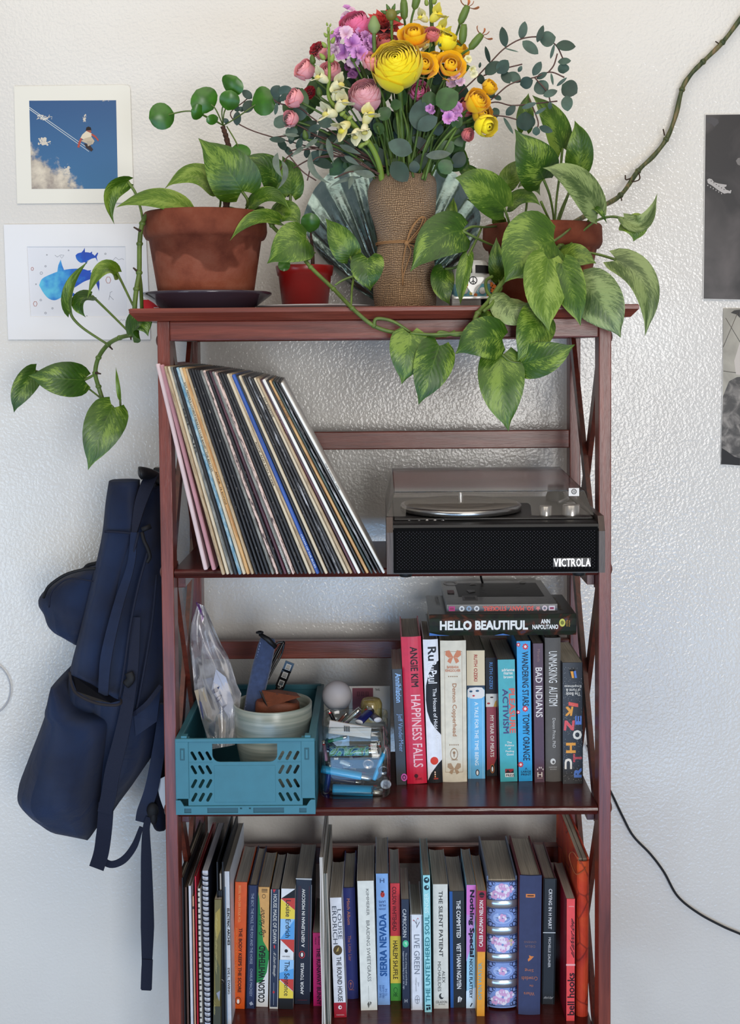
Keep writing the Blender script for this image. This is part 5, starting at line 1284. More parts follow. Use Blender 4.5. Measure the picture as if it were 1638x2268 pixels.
# zip bag full of packets
bg = thing('zip_bag', 'crumpled clear zip bag with a purple seal standing in the crate', 'bag', ck(400, 1040, .06))
bl_ = [(438, 1336), (424, 1380), (421, 1410), (424, 1450), (428, 1500), (430, 1530), (438, 1560), (448, 1600), (458, 1632), (466, 1660)]
br_ = [(452, 1342), (466, 1372), (476, 1396), (489, 1426), (504, 1452), (514, 1480), (524, 1515), (534, 1536), (528, 1590), (520, 1650)]
def bagsheet(off, amp, seed):
 rows = []
 for k, (a, c) in enumerate(zip(bl_, br_)):
  row = []
  for i in range(15):
   t = i / 14
   px = a[0] + (c[0] - a[0]) * t; py = a[1] + (c[1] - a[1]) * t
   Y = .155 - .075 * k / 9
   nz = mnoise.noise(V((px * .06 + seed, py * .035, seed))) * amp + mnoise.noise(V((px * .15, py * .12 + seed, 3))) * amp * .45
   row.append(U(px, py, Y + off * math.sin(math.pi * t) * min(1, k / 3) + nz))
  rows.append(row)
 return rows
film = thin_clear('clear_film', (.93, .93, .95, 1), .32, .12, haze=.19)
mb = MB(); mb.grid(bagsheet(-.018, .012, 2.0)); part('front_film', mb, film, bg)
mb = MB(); mb.grid(bagsheet(.016, .008, 9.0)); part('back_film', mb, film, bg)
pur = M('purple_zip', (98, 54, 116), .35)
for dx, dy in ((0, 0), (5, 4)):
 a = U(436 + dx, 1334 + dy, .152); c = U(421 + dx + 26, 1402 + dy - 26, .146)
 mb = MB(); mb.tube([U(435 + dx, 1334 + dy, .154), U(446 + dx * .8, 1362 + dy, .15)], .0011, 6); part('zip_seal', mb, pur, bg)
mb = MB(); mb.add([U(435, 1336, .156), U(441, 1334, .156), U(452, 1366, .151), U(446, 1378, .151)], [(0, 1, 2, 3)]); part('zip_band', mb, thin_clear('purple_film', (.55, .34, .62, 1), .3), bg)
cardm = M('pale_card', (168, 172, 188), .5)
for q, m_ in (([(478, 1482), (500, 1500), (520, 1566), (508, 1592), (468, 1528)], cardm), ([(430, 1530), (452, 1522), (500, 1600), (498, 1640), (462, 1640)], M('cream_packet', (158, 146, 126), .6)), ([(448, 1505), (470, 1500), (505, 1610), (490, 1628)], M('grey_packet', (120, 124, 140), .5))):
 z = .098 if m_ is cardm else (.110 if 'grey' in m_.name else .106)
 mb = MB(); n = len(q); pts = [U(x, y, z - .0012 * i) for i, (x, y) in enumerate(q)]
 mb.add(pts + [p + V((0, .0015, 0)) for p in pts], [tuple(range(n)), tuple(range(2 * n - 1, n - 1, -1))] + [(i, i + n, (i + 1) % n + n, (i + 1) % n) for i in range(n)])
 part('packet', mb, m_, bg)
inkb = C(40, 50, 92)
mb = MB()
for ch, (x, y) in zip('ION', ((466, 1540), (472, 1560), (480, 1584))):
 o_ = U(x, y, .092); letter(mb, ch, o_, U(x + 16, y - 8, .092) - o_, U(x + 6, y - 16, .092) - o_ if ch != 'I' else U(x + 4, y - 12, .092) - o_, 'D', 0, .02)
part('packet_lettering', mb, inkb, bg)
mb = MB(); mb.add([U(440, 1550, .1), U(446, 1556, .1), U(452, 1596, .094), U(448, 1588, .094)], [(0, 1, 2, 3)]); mb.add([U(462, 1606, .09), U(478, 1596, .09), U(474, 1632, .088), U(464, 1628, .088)], [(0, 1, 2, 3)]); part('packet_print', mb, inkb, bg, kind='stuff')
# --- glass jar of lighters
def rsq(cx, cy, hw, hd, z, e=.32, n=40):
 return [(cx + hw * math.copysign(abs(math.cos(a)) ** e, math.cos(a)), cy + hd * math.copysign(abs(math.sin(a)) ** e, math.sin(a)), z) for a in [2 * math.pi * (i + .5) / n for i in range(n)]]
JY0 = .034
j0 = U(706, 1768, JY0); j1 = U(866, 1768, JY0)
jw = (j1.x - j0.x) / 2; jcx = (j0.x + j1.x) / 2; jcy = JY0 + jw; jz = Z3 + .0002
jh = .1115
glass = thin_clear('clear_glass', (.96, .98, .975, 1), .03, .03)
jar = thing('glass_jar', 'square clear glass jar full of cigarette lighters right of the teal crate', 'jar', (jcx, jcy, jz))
mb = MB()
prof = [(.90, 0), (.985, .003), (1, .009), (1, .066), (.985, .073), (.92, .0775), (.91, .080), (.945, .0835), (.945, .0865), (.905, .089), (.905, .093), (.935, .096), (.935, .099), (.90, .102), (.90, .107), (.93, .109), (.93, .1115), (.89, .1118), (.86, .109), (.86, .080), (.94, .070), (.955, .060), (.955, .012), (.90, .006)]
mb.grid([rsq(jcx, jcy, jw * k, jw * k, jz + z) for k, z in prof], closed=True)
n = len(mb.v); mb.f += [tuple(range(39, -1, -1)), tuple(range(n - 40, n))]; mb.m += [0, 0]; mb.sm += [0, 0]; mb.uv += [[(0, 0)] * 40] * 2
part('glass', mb, glass, jar)
steel = M('lighter_steel', (186, 184, 180), .25, metal=.95)
GJ = 'lighters in the square glass jar'
def lighter(label, p, q, Y, wpx, col, cap=(200, 30, 36), name='lighter', mat=None, Yq=None, endcol=None):
 """p: foot of the body, q: top of the metal hood, both in pixels"""
 a = U(p[0], p[1], Y); b_ = U(q[0], q[1], Y if Yq is None else Yq)
 d = b_ - a; L = d.length
 root = thing(name, label, 'lighter', a, GJ)
 r = wpx / 2 * mpp(Y)
 X = d.to_track_quat('Z', 'Y').to_matrix().to_4x4()
 bl2 = L * .80
 body = mat or M('lighter_%d_%d_%d' % col, col, .25, spec=.5)
 def oval(k, z): return [(r * k * math.cos(t), r * .62 * k * math.sin(t), z) for t in [2 * math.pi * i / 20 for i in range(20)]]
 mb = MB(); mb.grid([oval(k, z) for k, z in ((.86, 0), (.98, .001), (1, .003), (1, bl2 - .002), (.96, bl2))], closed=True, X=X); n = len(mb.v)
 mb.f += [tuple(range(19, -1, -1)), tuple(range(n - 20, n))]; mb.m += [0, 0]; mb.sm += [0, 0]; mb.uv += [[(0, 0)] * 20] * 2
 part('lighter_body', mb, body, root, local=True)
 mb = MB(); mb.grid([oval(k, z) for k, z in ((.92, bl2), (.92, L * .93), (.80, L * .97), (.7, L))], closed=True, X=X); n = len(mb.v); mb.f += [tuple(range(n - 20, n))]; mb.m += [0]; mb.sm += [0]; mb.uv += [[(0, 0)] * 20]
 part('metal_hood', mb, steel, root, local=True)
 mb = MB(); mb.box((r * .35, -r * .45, bl2), (r * .98, r * .45, L * .88), X=X, bev=.0008); part('thumb_button', mb, C(*cap), root, local=True)
 mb = MB(); X2 = X @ Matrix.Translation((r * .25, 0, L * .96)) @ Matrix.Rotation(math.pi / 2, 4, 'X'); mb.lathe([(.0001, -r * .42), (r * .42, -r * .42), (r * .42, r * .42), (.0001, r * .42)], n=14, X=X2, smooth=False); part('spark_wheel', mb, steel, root, local=True)
 if endcol:
  mb = MB(); mb.lathe([(r * .9, -.0004), (r * .86, -.0016), (.0001, -.0018)], n=18, X=X, sy=.62); part('base_plug', mb, C(*endcol), root, local=True)
 return root
SB = (44, 158, 206)
lt = lighter('large sky blue lighter lying flat across the bottom of the jar', (736, 1748), (848, 1753), .058, 35, SB)
lb_ = MB(); o_ = V((.0, 0, 0))
a = U(824, 1762, .045)
mb = MB(); letter(mb, 'BIC', U(822, 1758, .0455), U(829, 1758, .0455) - U(822, 1758, .0455), U(822, 1744, .0455) - U(822, 1758, .0455), 'D', 0, .02); part('print', mb, C(30, 34, 40), lt)
lighter('sky blue lighter slanting down to the right across the middle of the jar', (711, 1703), (822, 1723), .060, 26, SB)
lighter('sky blue lighter standing on end against the right wall of the jar', (828, 1726), (856, 1652), .064, 17, SB)
nebm, nt, b = new_mat('nebula_print')
n = nd(nt, 'ShaderNodeTexNoise', Scale=70.0, Detail=4.0, Distortion=2.0); nt.links.new(coord(nt), n.inputs['Vector'])
r = ramp(nt, n.outputs['Fac'], [(.3, (20, 30, 60)), (.42, (40, 120, 160)), (.5, (150, 190, 190)), (.58, (60, 150, 90)), (.7, (150, 60, 120))]); nt.links.new(r.outputs['Color'], b.inputs['Base Color']); b.inputs['Roughness'].default_value = .2
lighter('lighter with a swirling green and blue print in the upper middle of the jar', (729, 1664), (838, 1662), .056, 34, SB, mat=nebm)
lighter('navy lighter with a white base standing at the lower left of the jar', (722, 1752), (731, 1690), .070, 23, (26, 40, 110), endcol=(190, 192, 205))
lighter('navy lighter pointing its white base forward at the top right of the jar', (795, 1599), (822, 1572), .085, 22, (28, 34, 96), endcol=(205, 206, 214), Yq=.12)
lighter('small pale lighter with a white base at the upper right rim of the jar', (836, 1594), (820, 1580), .09, 20, (70, 70, 90), endcol=(205, 206, 214), Yq=.125)
hol, nt, b = new_mat('holographic_foil'); b.inputs['Metallic'].default_value = .8; b.inputs['Roughness'].default_value = .2
n = nd(nt, 'ShaderNodeTexNoise', Scale=40.0, Detail=1.0); nt.links.new(coord(nt), n.inputs['Vector']); r = ramp(nt, n.outputs['Fac'], [(.3, (120, 110, 120)), (.45, (110, 190, 180)), (.55, (200, 200, 190)), (.65, (120, 90, 150))]); nt.links.new(r.outputs['Color'], b.inputs['Base Color'])
lighter('lighter in iridescent foil leaning up to the right in the jar mouth', (762, 1602), (796, 1570), .10, 20, SB, mat=hol)
lighter('black lighter with a steel hood leaning at the left of the jar mouth', (744, 1606), (728, 1572), .10, 14, (24, 22, 26))
lighter('thin bronze lighter beside the black one in the jar mouth', (740, 1612), (768, 1578), .108, 12, (110, 70, 60))
lighter('cream lighter with a red cap behind the slanting blue one', (752, 1686), (778, 1696), .075, 15, (196, 190, 176))
lighter('green lighter lying just below the neck of the jar', (726, 1642), (768, 1632), .07, 12, (24, 110, 70))
lighter('dark blue lighter lying at the back of the jar behind the sky blue ones', (735, 1722), (800, 1732), .09, 26, (30, 44, 96))
lighter('pale pink lighter standing at the left wall of the jar', (722, 1684), (716, 1640), .075, 14, (170, 120, 140))
lighter('white lighter standing at the right back corner of the jar', (846, 1712), (838, 1640), .10, 16, (190, 186, 180))
random.seed(31)
for k in range(11):
 x = random.uniform(722, 840); y = random.uniform(1648, 1750); a = R(random.uniform(-50, 50)); Lk = random.uniform(26, 34)
 lighter('dark lighter half hidden at the back of the glass jar', (max(720, x - Lk * math.cos(a)), y + Lk * math.sin(a)), (min(848, x + Lk * math.cos(a)), y - Lk * math.sin(a)), .112 + .012 * (k % 2), random.uniform(18, 26), random.choice([(30, 40, 90), (26, 26, 30), (70, 26, 40), (24, 60, 80), (60, 60, 66)]), Yq=.118)
# rolling paper packets and round metal bits
mb = MB(); q = [(730, 1596), (772, 1604), (822, 1612), (820, 1636), (760, 1628), (726, 1624)]
pts = [U(x, y, .066 + .002 * (i % 2)) for i, (x, y) in enumerate(q)]; n = len(pts)
mb.add(pts + [p + V((0, .0025, .0005)) for p in pts], [tuple(range(n)), tuple(range(2 * n - 1, n - 1, -1))] + [(i, i + n, (i + 1) % n + n, (i + 1) % n) for i in range(n)])
pk = thing('paper_packet', 'white paper packet wedged under the neck of the jar', 'packet', pts[0]); part('wrapper', mb, C(200, 194, 190), pk)
mb = MB(); letter(mb, 'III', U(762, 1620, .0645), U(774, 1621, .0645) - U(762, 1620, .0645), U(762, 1608, .0645) - U(762, 1620, .0645), 'H', 0, .02); part('print', mb, C(60, 60, 66), pk)
def coinlike(label, px, py, Y, rpx, col, metal, cat='disc', name='metal_disc', inner=None):
 c = U(px, py, Y); r = rpx * mpp(Y)
 X = Matrix.Rotation(math.pi / 2 + .25, 4, 'X')
 t = thing(name, label, cat, c)
 mb = MB(); mb.lathe([(.0001, -.002), (r * .9, -.002), (r, -.001), (r, .001), (r * .9, .002), (r * .72, .002), (r * .66, .0012), (.0001, .0012)], n=22, X=X); part('rim', mb, M('disc_%d_%d_%d' % col, col, .3, metal=metal), t, local=True)
 mb = MB(); mb.lathe([(r * .3, .0014), (r * .3, .0022), (.0001, .0026)], n=14, X=X); part('hub', mb, C(*(inner or (70, 66, 62))), t, local=True)
coinlike('round copper toned metal disc at the middle right of the jar', 815, 1692, .056, 13, (170, 140, 116), .8)
coinlike('small spoked steel disc by the right wall of the jar', 849, 1706, .052, 12, (130, 128, 128), .9, inner=(30, 30, 32))
coinlike('white round cap at the lower right corner of the jar', 854, 1737, .055, 12, (206, 206, 212), 0, 'cap', 'bottle_cap', (190, 190, 200))
# behind the jar
c = U(746, 1541, .17); r = 33.5 * mpp(.17)
mb = MB(); mb.ball(c, (r, r, r), nu=28, nv=18); tb = solo('ball', mb, M('matte_white_ball', (186, 184, 190), .55), 'matte white ball resting behind the glass jar', 'ball', (c.x, c.y, c.z - r))
a = U(772, 1520, .22); b_ = U(864, 1560, .22)
cd_ = thing('greeting_card', 'white card with a mauve panel standing behind the ball and jar', 'card', ((a.x + b_.x) / 2, .22, Z3))
mb = MB(); mb.box((a.x, .22, Z3), (b_.x, .2215, a.z), bev=.0005); part('card', mb, C(196, 194, 192), cd_)
mb = MB(); a2 = U(780, 1524, .2195); b2 = U(826, 1552, .2195); mb.box((a2.x, .2193, b2.z - .03), (b2.x, .2196, a2.z)); part('panel', mb, C(120, 62, 76), cd_)
mb = MB(); o_ = U(790, 1542, .219); letter(mb, 'E3 E3 E3', o_, U(816, 1542, .219) - o_, U(790, 1532, .219) - o_, 'H', 0, .01); part('panel_lettering', mb, C(80, 40, 54), cd_)
mb = MB(); o_ = U(830, 1530, .219); letter(mb, 'TRAVEL', o_, U(841, 1530, .219) - o_, U(830, 1525, .219) - o_, 'H'); part('card_lettering', mb, C(70, 70, 70), cd_)
c = U(822, 1553, .15); r = 24 * mpp(.15)
mb = MB(); mb.lathe([(r, -.03), (r, -.004), (r * .92, 0), (r * .8, .0035), (.0001, .004)], tuple(c), 32)
solo('jar_lid', mb, thin_clear('yellow_gel', (.86, .78, .5, 1), .4, .15, haze=.5, hcol=(190, 172, 110)), 'small round yellowish tub just visible over the back rim of the jar', 'tub', (c.x, c.y, c.z - .03))
# ------------------------------------------------------------------ on the top board: pots, plates, vase, shell, van
ZT = Z_TOP
def terracotta(name):
 m, nt, b = new_mat(name)
 co = coord(nt)
 n = nd(nt, 'ShaderNodeTexNoise', Scale=22.0, Detail=5.0, Roughness=.6); nt.links.new(co, n.inputs['Vector'])
 r = ramp(nt, n.outputs['Fac'], [(.32, (118, 58, 40)), (.5, (142, 76, 54)), (.7, (154, 92, 70))])
 # damp patches with their own outline, round the neck of the pot
 n2 = nd(nt, 'ShaderNodeTexNoise', Scale=16.0, Detail=2.0); nt.links.new(co, n2.inputs['Vector'])
 sp = nt.nodes.new('ShaderNodeSeparateXYZ'); nt.links.new(co, sp.inputs[0])
 mr = nd(nt, 'ShaderNodeMapRange'); mr.inputs[1].default_value = .050; mr.inputs[2].default_value = .088; nt.links.new(sp.outputs[2], mr.inputs[0])
 ad = nd(nt, 'ShaderNodeMath', operation='MULTIPLY_ADD'); ad.inputs[1].default_value = .34; nt.links.new(mr.outputs[0], ad.inputs[0]); nt.links.new(n2.outputs['Fac'], ad.inputs[2])
 st = ramp(nt, ad.outputs[0], [(.66, (1, 1, 1, 1)), (.70, (.60, .55, .52, 1))])
 mx = nt.nodes.new('ShaderNodeMix'); mx.data_type = 'RGBA'; mx.blend_type = 'MULTIPLY'; mx.inputs[0].default_value = 1.0
 nt.links.new(r.outputs['Color'], mx.inputs[6]); nt.links.new(st.outputs['Color'], mx.inputs[7]); nt.links.new(mx.outputs[2], b.inputs['Base Color'])
 n3 = nd(nt, 'ShaderNodeTexNoise', Scale=420.0, Detail=3.0); nt.links.new(co, n3.inputs['Vector']); bump(nt, b, n3.outputs['Fac'], .3, .001)
 b.inputs['Roughness'].default_value = .8; b.inputs['Specular IOR Level'].default_value = .25
 return m
TC = terracotta('terracotta');
SOIL = M('potting_soil', (44, 32, 24), .95, var=.4, vscale=180, bmp=1.0, bscale=220)
# plate under the big pot
PY = .125
pl0 = U(316, 660, PY); pl1 = U(602, 660, PY); pr_ = (pl1.x - pl0.x) / 2; pcx = (pl0.x + pl1.x) / 2
zr = U(455, 650, PY).z - ZT
mb = MB(); mb.lathe([(.0001, .001), (pr_ * .62, .001), (pr_ * .70, .0008), (pr_ * .72, .004), (pr_ * .985, zr - .0035), (pr_, zr - .0015), (pr_ * .99, zr + .0012), (pr_ * .96, zr + .001), (pr_ * .74, zr * .45), (pr_ * .6, .005), (.0001, .005)], (pcx, PY, ZT), 72)
solo('plate', mb, M('aubergine_glaze', (58, 50, 62), .16, spec=.6), 'dark aubergine plate under the large terracotta pot', 'plate', (pcx, PY, ZT))
# big pot
p0 = U(318, 520, PY); p1 = U(591, 520, PY); R1 = (p1.x - p0.x) / 2; cx = (p0.x + p1.x) / 2
rb = (U(560, 640, PY).x - U(361, 640, PY).x) / 2
zb = .0052; zt_ = U(455, 473, PY).z - ZT; zm = U(455, 531, PY).z - ZT
POT1 = V((cx, PY, ZT))
pot1 = thing('flower_pot', 'large terracotta pot with damp stains at the left end of the top board', 'flower pot', (cx, PY, ZT + zb))
mb = MB(); mb.lathe([(.0001, 0), (rb, 0), (rb + .001, .002), (R1 * .905, zm - zb - .001), (R1 * .955, zm - zb), (R1 * .985, zm - zb + .005), (R1, zm - zb + .011), (R1 * .985, zt_ - zb - .003), (R1 * .965, zt_ - zb), (R1 * .90, zt_ - zb - .001), (R1 * .87, zt_ - zb - .03), (.0001, zt_ - zb - .03)], (cx, PY, ZT + zb), 72)
part('pot_body', mb, TC, pot1)
mb = MB(); mb.lathe([(R1 * .88, 0), (R1 * .5, .006), (.0001, .004)], (cx, PY, ZT + zt_ - .02), 40); part('soil', mb, SOIL, pot1)
POT1Z = ZT + zt_
# red packet under the plate's left rim
a = U(317, 678, .17); b_ = U(352, 664, .17)
rpk = thing('matchbox', 'small red and white packet under the left rim of the dark plate', 'packet', (a.x + .02, .19, ZT))
mb = MB(); mb.box((a.x, .165, ZT), (a.x + .042, .215, b_.z), bev=.0006); part('box', mb, C(196, 24, 34), rpk)
mb = MB(); mb.box((a.x + .016, .1645, ZT + .004), (a.x + .028, .165, ZT + .0052)); part('print_line', mb, C(230, 210, 205), rpk)
mb = MB(); mb.box((a.x + .018, .1645, ZT + .0068), (a.x + .03, .165, ZT + .008)); part('print_line', mb, C(230, 210, 205), rpk)
mb = MB(); mb.box((a.x - .001, .165, b_.z), (a.x + .05, .22, b_.z + .003), bev=.0004); part('paper_top', mb, C(214, 210, 204), rpk)
# white saucer and red plastic pot
SY = .165
s0 = U(565, 674, SY); s1 = U(826, 674, SY)
sr = (s1.x - s0.x) / 2; scx = (s0.x + s1.x) / 2
mb = MB(); mb.lathe([(.0001, .0005), (sr * .6, .0005), (sr * .98, .0055), (sr, .0072), (sr * .97, .0078), (sr * .6, .003), (.0001, .003)], (scx, SY, ZT), 64)
solo('saucer', mb, M('white_china', (214, 216, 220), .2, spec=.6), 'flat white saucer under the small red pot', 'saucer', (scx, SY, ZT))
r0 = U(610, 592, SY); r1 = U(739, 592, SY); rr = (r1.x - r0.x) / 2; rcx = (r0.x + r1.x) / 2
rt = U(675, 589, SY).z - ZT; rl = U(675, 612, SY).z - ZT; rbm = (U(726, 668, SY).x - U(626, 668, SY).x) / 2
redp = M('red_plastic', (140, 24, 22), .3, spec=.5)
rpot = thing('flower_pot', 'small shiny red plastic pot on the white saucer', 'flower pot', (rcx, SY, ZT + .0032))
mb = MB(); mb.lathe([(.0001, .0035), (rbm, .0035), (rr * .905, rl), (rr * .945, rl + .001), (rr, rt - .002), (rr * .99, rt), (rr * .95, rt), (rr * .9, rl), (rr * .88, rl - .008), (.0001, rl - .008)], (rcx, SY, ZT), 56)
part('pot_body', mb, redp, rpot)
mb = MB(); mb.lathe([(rr * .88, 0), (.0001, .003)], (rcx, SY, ZT + rl - .004), 30); part('soil', mb, SOIL, rpot)
# right pot
QY = .175
q0 = U(1068, 520, QY); q1 = U(1332, 520, QY); qr = (q1.x - q0.x) / 2; qcx = (q0.x + q1.x) / 2
qt = U(1200, 500, QY).z - ZT; qm = U(1200, 552, QY).z - ZT; qb = qr * .70
pot2 = thing('flower_pot', 'terracotta pot half hidden by hanging leaves at the right end of the top board', 'flower pot', (qcx, QY, ZT))
mb = MB(); mb.lathe([(.0001, 0), (qb, 0), (qb + .001, .002), (qr * .905, qm - .001), (qr * .95, qm), (qr * .985, qm + .005), (qr, qm + .01), (qr * .99, qt - .003), (qr * .965, qt), (qr * .90, qt - .001), (qr * .87, qt - .03), (.0001, qt - .03)], (qcx, QY, ZT), 64)
part('pot_body', mb, TC, pot2)
mb = MB(); mb.lathe([(qr * .88, 0), (qr * .5, .004), (.0001, .003)], (qcx, QY, ZT + qt - .018), 40); part('soil', mb, SOIL, pot2)
POT2 = V((qcx, QY, ZT + qt))
# vase wrapped in burlap
VY = .105
bur, nt, b = new_mat('burlap_weave')
uvn = nt.nodes.new('ShaderNodeTexCoord'); mp = nt.nodes.new('ShaderNodeMapping'); mp.inputs['Scale'].default_value = (118, 86, 1); nt.links.new(uvn.outputs['UV'], mp.inputs['Vector'])
nz = nd(nt, 'ShaderNodeTexNoise', Scale=7.0, Detail=3.0); nt.links.new(coord(nt, 'UV', (6, 4, 1)), nz.inputs['Vector'])
sc_ = nt.nodes.new('ShaderNodeVectorMath'); sc_.operation = 'SCALE'; sc_.inputs['Scale'].default_value = 2.2; nt.links.new(nz.outputs['Color'], sc_.inputs[0])
ad_ = nt.nodes.new('ShaderNodeVectorMath'); ad_.operation = 'ADD'; nt.links.new(mp.outputs['Vector'], ad_.inputs[0]); nt.links.new(sc_.outputs[0], ad_.inputs[1])
ck_ = nt.nodes.new('ShaderNodeSeparateXYZ'); nt.links.new(ad_.outputs[0], ck_.inputs[0])
def sn(o, k=1.0):
 m1 = nd(nt, 'ShaderNodeMath', operation='MULTIPLY'); m1.inputs[1].default_value = math.pi * k; nt.links.new(o, m1.inputs[0])
 m2 = nd(nt, 'ShaderNodeMath', operation='SINE'); nt.links.new(m1.outputs[0], m2.inputs[0])
 m3 = nd(nt, 'ShaderNodeMath', operation='ABSOLUTE'); nt.links.new(m2.outputs[0], m3.inputs[0]); return m3.outputs[0]
pr2 = nd(nt, 'ShaderNodeMath', operation='MULTIPLY'); nt.links.new(sn(ck_.outputs[0]), pr2.inputs[0]); nt.links.new(sn(ck_.outputs[1]), pr2.inputs[1])
wr = ramp(nt, pr2.outputs[0], [(.05, (80, 60, 42)), (.35, (140, 112, 84)), (.75, (172, 142, 110))]); nt.links.new(wr.outputs['Color'], b.inputs['Base Color'])
bump(nt, b, pr2.outputs[0], .9, .0012); b.inputs['Roughness'].default_value = .95; b.inputs['Specular IOR Level'].default_value = .1; b.inputs['Sheen Weight'].default_value = .2
prof_px = [(676, 829, 966), (664, 826, 968), (640, 826, 966), (615, 829, 964), (590, 830, 962), (565, 832, 960), (541, 836, 953), (520, 833, 958), (495, 827, 962), (470, 820, 963), (445, 814, 964), (425, 813, 965), (408, 817, 966), (398, 824, 964), (390, 834, 958)]
vase = thing('vase', 'tall vase wrapped in brown burlap tied with twine, holding the bouquet', 'vase', (U(897, 676, VY).x, VY, ZT))
rows = []
nn = 64
for k, (y, xl, xr) in enumerate(prof_px):
 a = U(xl, y, VY); b_ = U(xr, y, VY); c = (a + b_) / 2; r = (b_.x - a.x) / 2
 row = []
 for i in range(nn):
  t = 2 * math.pi * i / nn
  w = mnoise.noise(V((math.cos(t) * 1.6, math.sin(t) * 1.6, y * .02))) * .0035 + mnoise.noise(V((math.cos(t) * 5, math.sin(t) * 5, y * .05))) * .0012
  zz = max(ZT + .0004, a.z + (mnoise.noise(V((math.cos(t) * 1.3, math.sin(t) * 1.3, 7))) * .006 if k > 11 else 0)) if k else ZT + .0004
  row.append(V((c.x + (r + w * .6) * math.cos(t), VY + (r + w) * math.sin(t), zz)))
 rows.append(row)
last = rows[-1]
cc = sum(last, V((0, 0, 0))) / nn
rows.append([c0.lerp(V((cc.x, cc.y, c0.z)), .12) + V((0, 0, .001)) for c0 in last]); rows.append([c0.lerp(V((cc.x, cc.y, c0.z)), .22) - V((0, 0, .010)) for c0 in last]); rows.append([c0.lerp(V((cc.x, cc.y, c0.z)), .25) - V((0, 0, .05)) for c0 in last])
mb = MB(); mb.grid(rows, closed=True); part('burlap_wrap', mb, bur, vase)
VMOUTH = V((cc.x, VY, last[0].z))
VR = (U(958, 390, VY).x - U(834, 390, VY).x) / 2 * .72
tw = M('jute_twine', (150, 112, 74), .95, bmp=.6, bscale=1200)
ring_ = []
for i in range(41):
 t = 2 * math.pi * i / 40
 a = U(834, 541 + 2, VY); b_ = U(955, 541, VY)
 ring_.append(V(((a.x + b_.x) / 2 + (b_.x - a.x) / 2 * 1.03 * math.cos(t), VY + (b_.x - a.x) / 2 * 1.03 * math.sin(t), a.z)))
for dz in (0, .0022):
 mb = MB(); mb.tube([p + V((0, 0, dz)) for p in ring_], .0011, 6); part('twine', mb, tw, vase)
FV = VY - .0475
def vk(x, y, d=0): return U(560 + x / 3.033, 330 + y / 3.033, FV - d)
for pts in ([(1032, 632, .003), (1050, 560, .006), (1085, 500, .008), (1130, 458, .006), (1158, 470, .004), (1140, 520, .006), (1095, 580, .007), (1040, 635, .004)],
   [(1030, 632, .003), (1065, 545, .007), (1105, 480, .009), (1142, 462, .007), (1120, 530, .008), (1070, 590, .007), (1034, 640, .004)],
   [(1030, 630, .003), (1014, 720, .004), (1002, 800, .003), (1006, 918, .004)], [(1034, 634, .003), (1060, 690, .004), (1040, 760, .005), (1012, 840, .005), (1004, 905, .004)], [(1036, 640, .003), (1085, 660, .002), (1100, 740, .001), (1080, 790, .001)]):
 mb = MB(); mb.tube(bez([vk(*p) for p in pts], 6), .0011, 6); part('twine_bow', mb, tw, vase)
mb = MB(); c = vk(1032, 634, .003); mb.ball(c, (.004, .0032, .004), nu=10, nv=7); part('twine_knot', mb, tw, vase)
# scallop shell dish standing against the wall
HB_ = U(868, 690, .27)
def shell_R(th):
 d = abs(math.degrees(th))
 tab = [(0, 348), (20, 346), (32, 322), (43, 288), (48, 255), (52, 205), (55, 150), (58, 100)]
 for (a, ra), (b_, rb_) in zip(tab, tab[1:]):
  if a <= d <= b_: return ra + (rb_ - ra) * (d - a) / (b_ - a)
 return 100
m, nt, b = new_mat('teal_pearl_glass'); co = coord(nt)
n = nd(nt, 'ShaderNodeTexNoise', Scale=26.0, Detail=4.0, Distortion=.8); nt.links.new(co, n.inputs['Vector'])
r = ramp(nt, n.outputs['Fac'], [(.3, (112, 136, 136)), (.6, (142, 162, 160))]); nt.links.new(r.outputs['Color'], b.inputs['Base Color'])
b.inputs['Metallic'].default_value = .88; b.inputs['Roughness'].default_value = .24
n2 = nd(nt, 'ShaderNodeTexNoise', Scale=75.0, Detail=2.0); nt.links.new(co, n2.inputs['Vector']); bump(nt, b, n2.outputs['Fac'], .4, .002)
shell = thing('scallop_shell', 'large ribbed teal pearl scallop shell dish standing behind the vase', 'shell', (HB_.x, .27, ZT))
NR = 21
def shell_pt(th, t, off=0.0):
 rad = shell_R(th) * t
 px = 868 + rad * math.sin(th); py = 690 - rad * math.cos(th)
 rib = math.cos(th / R(58) * math.pi * NR / 2 * 1.0 + math.pi) * .0050 * min(1, t * 1.4)
 rip = math.sin(t * t * 60) * .0024 * max(0, t - .25) + math.sin(t * 12) * .0012
 dome = .052 * math.sin(math.pi * min(1, t * .96)) ** .8 * math.cos(th * 1.25)
 y = .292 - dome * .9 - rib - rip * (1.2 + math.cos(th / R(58) * math.pi * NR / 2 + math.pi)) * .6 + off
 p = U(px, py, y)
 if p.z < ZT + .001: p.z = ZT + .001
 return p
rows = []
for j in range(30):
 t = .06 + .94 * j / 29
 rows.append([shell_pt(R(-58) + R(116) * i / 120, t) for i in range(121)])
mb = MB(); mb.grid(rows); part('shell_front', mb, m, shell)
rows2 = [[p + V((0, .004, 0)) for p in row] for row in rows]
mb = MB(); mb.grid([list(reversed(r_)) for r_ in rows2]); mb.grid([rows[-1], rows2[-1]]); part('shell_back', mb, m, shell)
